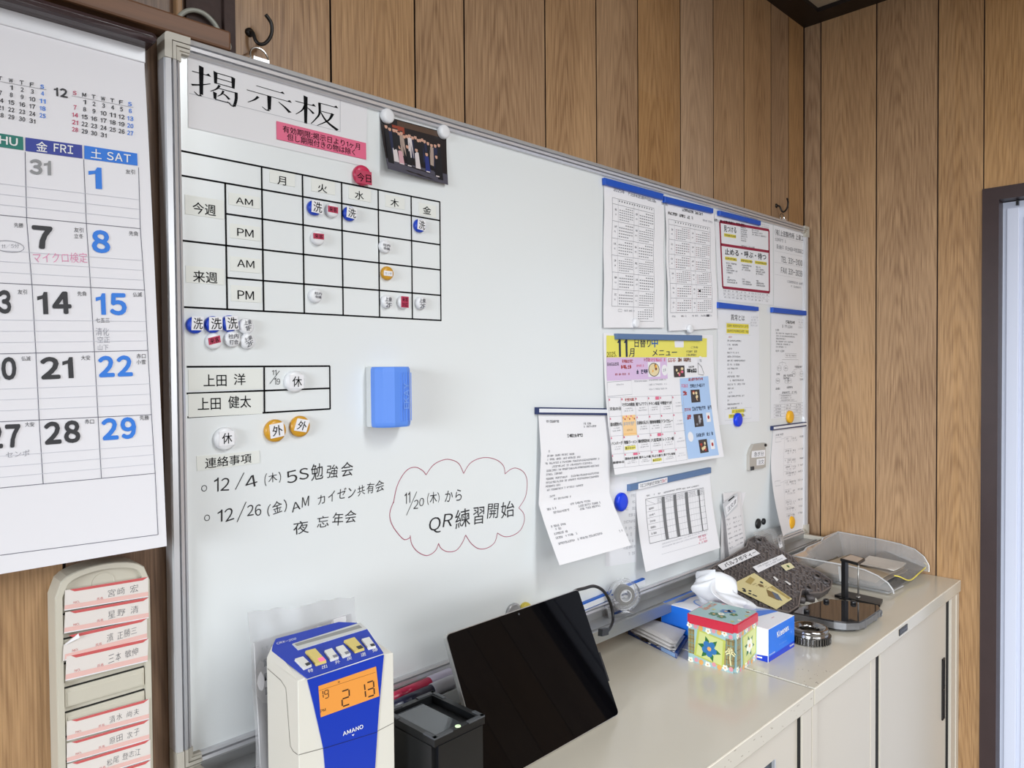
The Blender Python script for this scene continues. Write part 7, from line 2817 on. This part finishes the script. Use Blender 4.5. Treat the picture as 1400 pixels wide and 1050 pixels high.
ac = sum(aq, V())/4
MB().prism(aq, (0, 0, -.006)).build('top_arm', M_BLACKPL, gs)
MB().prism([p+(ac-p)*.16+V((0, 0, .0004)) for p in aq], (0, 0, -.0003)).build('top_label', mat('tan_label', rgb(186, 172, 160), .25), gs)
MB().lathe([(.0018, 0), (.0018, tp_-rp.z+.001)], rp, (0, 0, 1), 10).lathe([(.005, 0), (.005, .003), (.0018, .0035)], rp, (0, 0, 1), 12).build('rod', mat('steel_rod', rgb(170, 166, 160), .3, metal=.8), gs, True)

# ================================================================== GEAR
gcx, gcy = 1.152, -.313
gr = empty('gear_ring', V((gcx, gcy, TOP)), 'small bright steel gear with a collar beside the tissue box', 'gear')
M_GEAR = mat('polished_steel', rgb(150, 148, 146), .18, metal=1)
M_GEARD = mat('oily_steel', rgb(122, 120, 118), .25, metal=.95)
R0 = .042
N = 44
prof = []
for k in range(N):
    for f_, r in ((.0, R0-.0045), (.22, R0-.0042), (.34, R0), (.66, R0), (.78, R0-.0042)):
        a = 2*pi*(k+f_)/N
        prof.append((r*cos(a), r*sin(a)))
n_ = len(prof)
z0_, z1_ = TOP+.001, TOP+.0145
vs = [V((gcx+x, gcy+y, z)) for z in (z0_, z1_) for x, y in prof]
vs += [V((gcx+x*.6, gcy+y*.6, z)) for z in (z0_, z1_) for x, y in prof]
fs = []
for i in range(n_):
    j = (i+1) % n_
    fs += [(i, j, n_+j, n_+i), (n_+i, n_+j, 3*n_+j, 3*n_+i), (i, 2*n_+i, 2*n_+j, j), (2*n_+i, 3*n_+i, 3*n_+j, 2*n_+j)]
obj('toothed_ring', vs, fs, M_GEARD, gr)
MB().ring([(.0365, z1_-TOP-.001), (.037, .0165), (.036, .0175), (.036, .021), (.0365, .022), (.036, .0275), (.0335, .0285), (.029, .0285), (.0275, .027), (.0205, .025), (.0195, .023), (.0195, .002), (.026, .001)], (gcx, gcy, TOP), (0, 0, .82), 44).build('collar', M_GEAR, gr, True)
mb = MB()
for k in range(9):
    a = 2*pi*k/9
    mb.lathe([(.0013, 0), (.0001, .0001)], (gcx+.0312*cos(a), gcy+.0312*sin(a), TOP+.0286), (0, 0, 1), 8)
mb.build('stamped_dot', M_GAP, gr)

# ================================================================== LETTER TRAY
lt = empty('letter_tray', V((1.69, -.225, TOP)), 'smoky translucent letter tray full of papers in the room corner', 'letter tray')
M_TRAY = clear('smoky_tray_plastic', trans=.80, hz=.30, rough=.12, haze=(.60, .59, .58, 1), col=(.9, .89, .88, 1))
M_TRAYE = clear('tray_edge_plastic', trans=.6, hz=.62, rough=.2, haze=(.72, .71, .70, 1))
zf_, zr2 = TOP+.012, TOP+.072
xa, xb, ya, yb2 = 1.568, 1.826, -.125, -.352
xa2, xb2, ya2 = 1.532, 1.836, -.104
t_ = .0025


def wall(pa, pb, tops, name, m=M_TRAY):
    """wall between floor line pa-pb and a rim polyline, thickness inward"""
    n_ = len(tops)
    bot = [pa+(pb-pa)*(k/(n_-1)) for k in range(n_)]
    nrm = (pb-pa).cross(V((0, 0, 1))).normalized()*t_
    vs = bot+tops+[p+nrm for p in bot]+[p+nrm for p in tops]
    fs = []
    for k in range(n_-1):
        fs += [(k, k+1, n_+k+1, n_+k), (2*n_+k+1, 2*n_+k, 3*n_+k, 3*n_+k+1), (n_+k, n_+k+1, 3*n_+k+1, 3*n_+k)]
    fs += [(0, n_, 3*n_, 2*n_), (n_-1, 3*n_-1, 4*n_-1, 2*n_-1)]
    obj(name, vs, fs, m, lt)
    MB().tube(tops, .0019, 6).build('rim', M_TRAYE, lt)


# left side wall dips to a rounded nose at the front, right one likewise, back wall high with a notch
L0, L1 = V((xa, ya, zf_)), V((xa+.004, yb2+.022, zf_))
ltop = [V((xa2, ya2, zr2-.006)), V((xa2+.006, ya2-.03, zr2-.007)), V((xa2+.018, ya2-.09, zr2-.010)), V((xa2+.027, ya2-.13, zr2-.012)), V((xa2+.034, ya2-.17, zr2-.017)), V((xa2+.038, ya2-.200, zr2-.027)), V((xa2+.040, ya2-.222, zr2-.040)), V((xa2+.040, ya2-.234, zr2-.055)), V((xa+.004, yb2+.012, zf_-.004))]
wall(L1, L0, list(reversed(ltop)), 'side_wall')
R0_, R1_ = V((xb-.004, ya, zf_)), V((xb-.002, yb2+.02, zf_))
rtop = [V((xb2, ya2, zr2+.008)), V((xb2, ya2-.06, zr2+.006)), V((xb2-.001, ya2-.12, zr2+.004)), V((xb2-.002, ya2-.17, zr2)), V((xb2-.003, ya2-.205, zr2-.008)), V((xb2-.004, ya2-.228, zr2-.024)), V((xb2-.005, ya2-.24, zr2-.045)), V((xb-.002, yb2+.006, zf_))]
wall(R0_, R1_, rtop, 'side_wall')
btop = [V((xb2, ya2, zr2+.008)), V((xa2+.20, ya2, zr2+.008)), V((xa2+.185, ya2, zr2+.001)), V((xa2+.09, ya2, zr2)), V((xa2+.075, ya2, zr2-.006)), V((xa2, ya2, zr2-.006))]
wall(V((xa, ya, zf_)), V((xb-.004, ya, zf_)), list(reversed(btop)), 'back_wall')
MB().box(xa, xb-.002, yb2+.02, ya, zf_-.002, zf_).build('tray_floor', M_TRAY, lt)
mb = MB()
for k in range(9):
    x = xa2+.03+.012*k
    mb.box(x, x+.004, ya2-.004, ya2-.0028, zf_+.01, zr2-.012)
mb.build('wall_ribs', M_TRAYE, lt)
mb = MB()
for y in (-.215, -.232):
    mb.prism([V((xa-.006, y, zf_+.004)), V((xa-.006, y-.006, zf_+.004)), V((xa-.016, y-.006, zr2-.016)), V((xa-.016, y, zr2-.016))], (-.001, 0, 0))
mb.build('label_slot', M_TRAYE, lt)
for x in (xa+.02, xb-.03):
    MB().box(x, x+.012, yb2+.03, ya-.01, TOP, zf_-.002).build('runner', M_TRAYE, lt)
MB().prism([V((xa+.012, yb2+.026, TOP+.003)), V((xa+.10, yb2+.020, TOP+.003)), V((xa+.10, yb2+.028, TOP+.003)), V((xa+.012, yb2+.034, TOP+.003))], (0, 0, .004)).build('front_lip', M_TRAYE, lt)
# papers in the tray
M_BRP, M_GRP = mat('kraft_envelope_paper', rgb(178, 160, 136), .7), mat('grey_document_paper', rgb(150, 140, 130), .7)
for k, (m, lab_, dx_, dz_) in enumerate(((M_GRP, 'grey brown document lying lowest in the letter tray', 0, 0), (M_BRP, 'kraft coloured envelope lying in the letter tray', .008, .005), (mat('white_document', rgb(214, 208, 200), .7), 'white folded document on top in the letter tray', .14, .013))):
    x0_, x1_ = (xa+.012+dx_, xb-.02) if k < 2 else (xb-.12, xb-.022)
    y0_, y1_ = (yb2+.05+.01*k, ya-.01) if k < 2 else (yb2+.055, yb2+.15)
    zq = zf_+.001+dz_
    vs, fs = [], []
    for j in range(9):
        for i in range(9):
            s_, t2 = i/8, j/8
            vs.append(V((x0_+(x1_-x0_)*s_, y0_+(y1_-y0_)*t2, zq+.003*sin((x0_+(x1_-x0_)*s_)*20)+(.010*max(0, s_-.6) if k == 2 else 0)+.003*t2+.004)))
    base_n = len(vs)
    vs += [p-V((0, 0, .003)) for p in vs]
    for j in range(8):
        for i in range(8):
            a = j*9+i
            fs += [(a, a+1, a+10, a+9), (base_n+a, base_n+a+9, base_n+a+10, base_n+a+1)]
    for i in range(8):
        fs += [(i, base_n+i, base_n+i+1, i+1), (72+i, 73+i, base_n+73+i, base_n+72+i), (9*i, 9*i+9, base_n+9*i+9, base_n+9*i), (9*i+8, base_n+9*i+8, base_n+9*i+17, 9*i+17)]
    props(obj('document', vs, fs, m, None, None, False), lab_, 'document', 'papers in the letter tray')
# clear yellow edged file
M_YEDGE = mat('yellow_file_edge', rgb(226, 208, 92), .35)
yf = empty('clear_file', V((xb-.06, yb2+.06, zf_+.016)), 'clear document file with a yellow edge hanging over the front of the letter tray', 'file')
ye = [B(1222.5, 787, -.312), B(1230, 788.5, -.322), B(1240, 793, -.332), B(1247, 792, -.336), B(1256, 784, -.338), B(1267, 774, -.336), B(1275, 762, -.330)]
ye = [V((min(p.x, XC-.006), p.y, max(p.z, TOP+.006))) for p in ye]
MB().tube(smooth_path(ye, 5), .0017, 6).build('yellow_edge', M_YEDGE, yf, True)
vs, fs = [], []
sp_ = smooth_path(ye, 2)
for p in sp_:
    vs += [p, V((p.x-.012, p.y+.10, max(p.z+.012, zf_+.036)))]
for i in range(len(sp_)-1):
    fs.append((2*i, 2*i+2, 2*i+3, 2*i+1))
obj('clear_cover', vs, fs, M_CLEAR, yf, None, True)
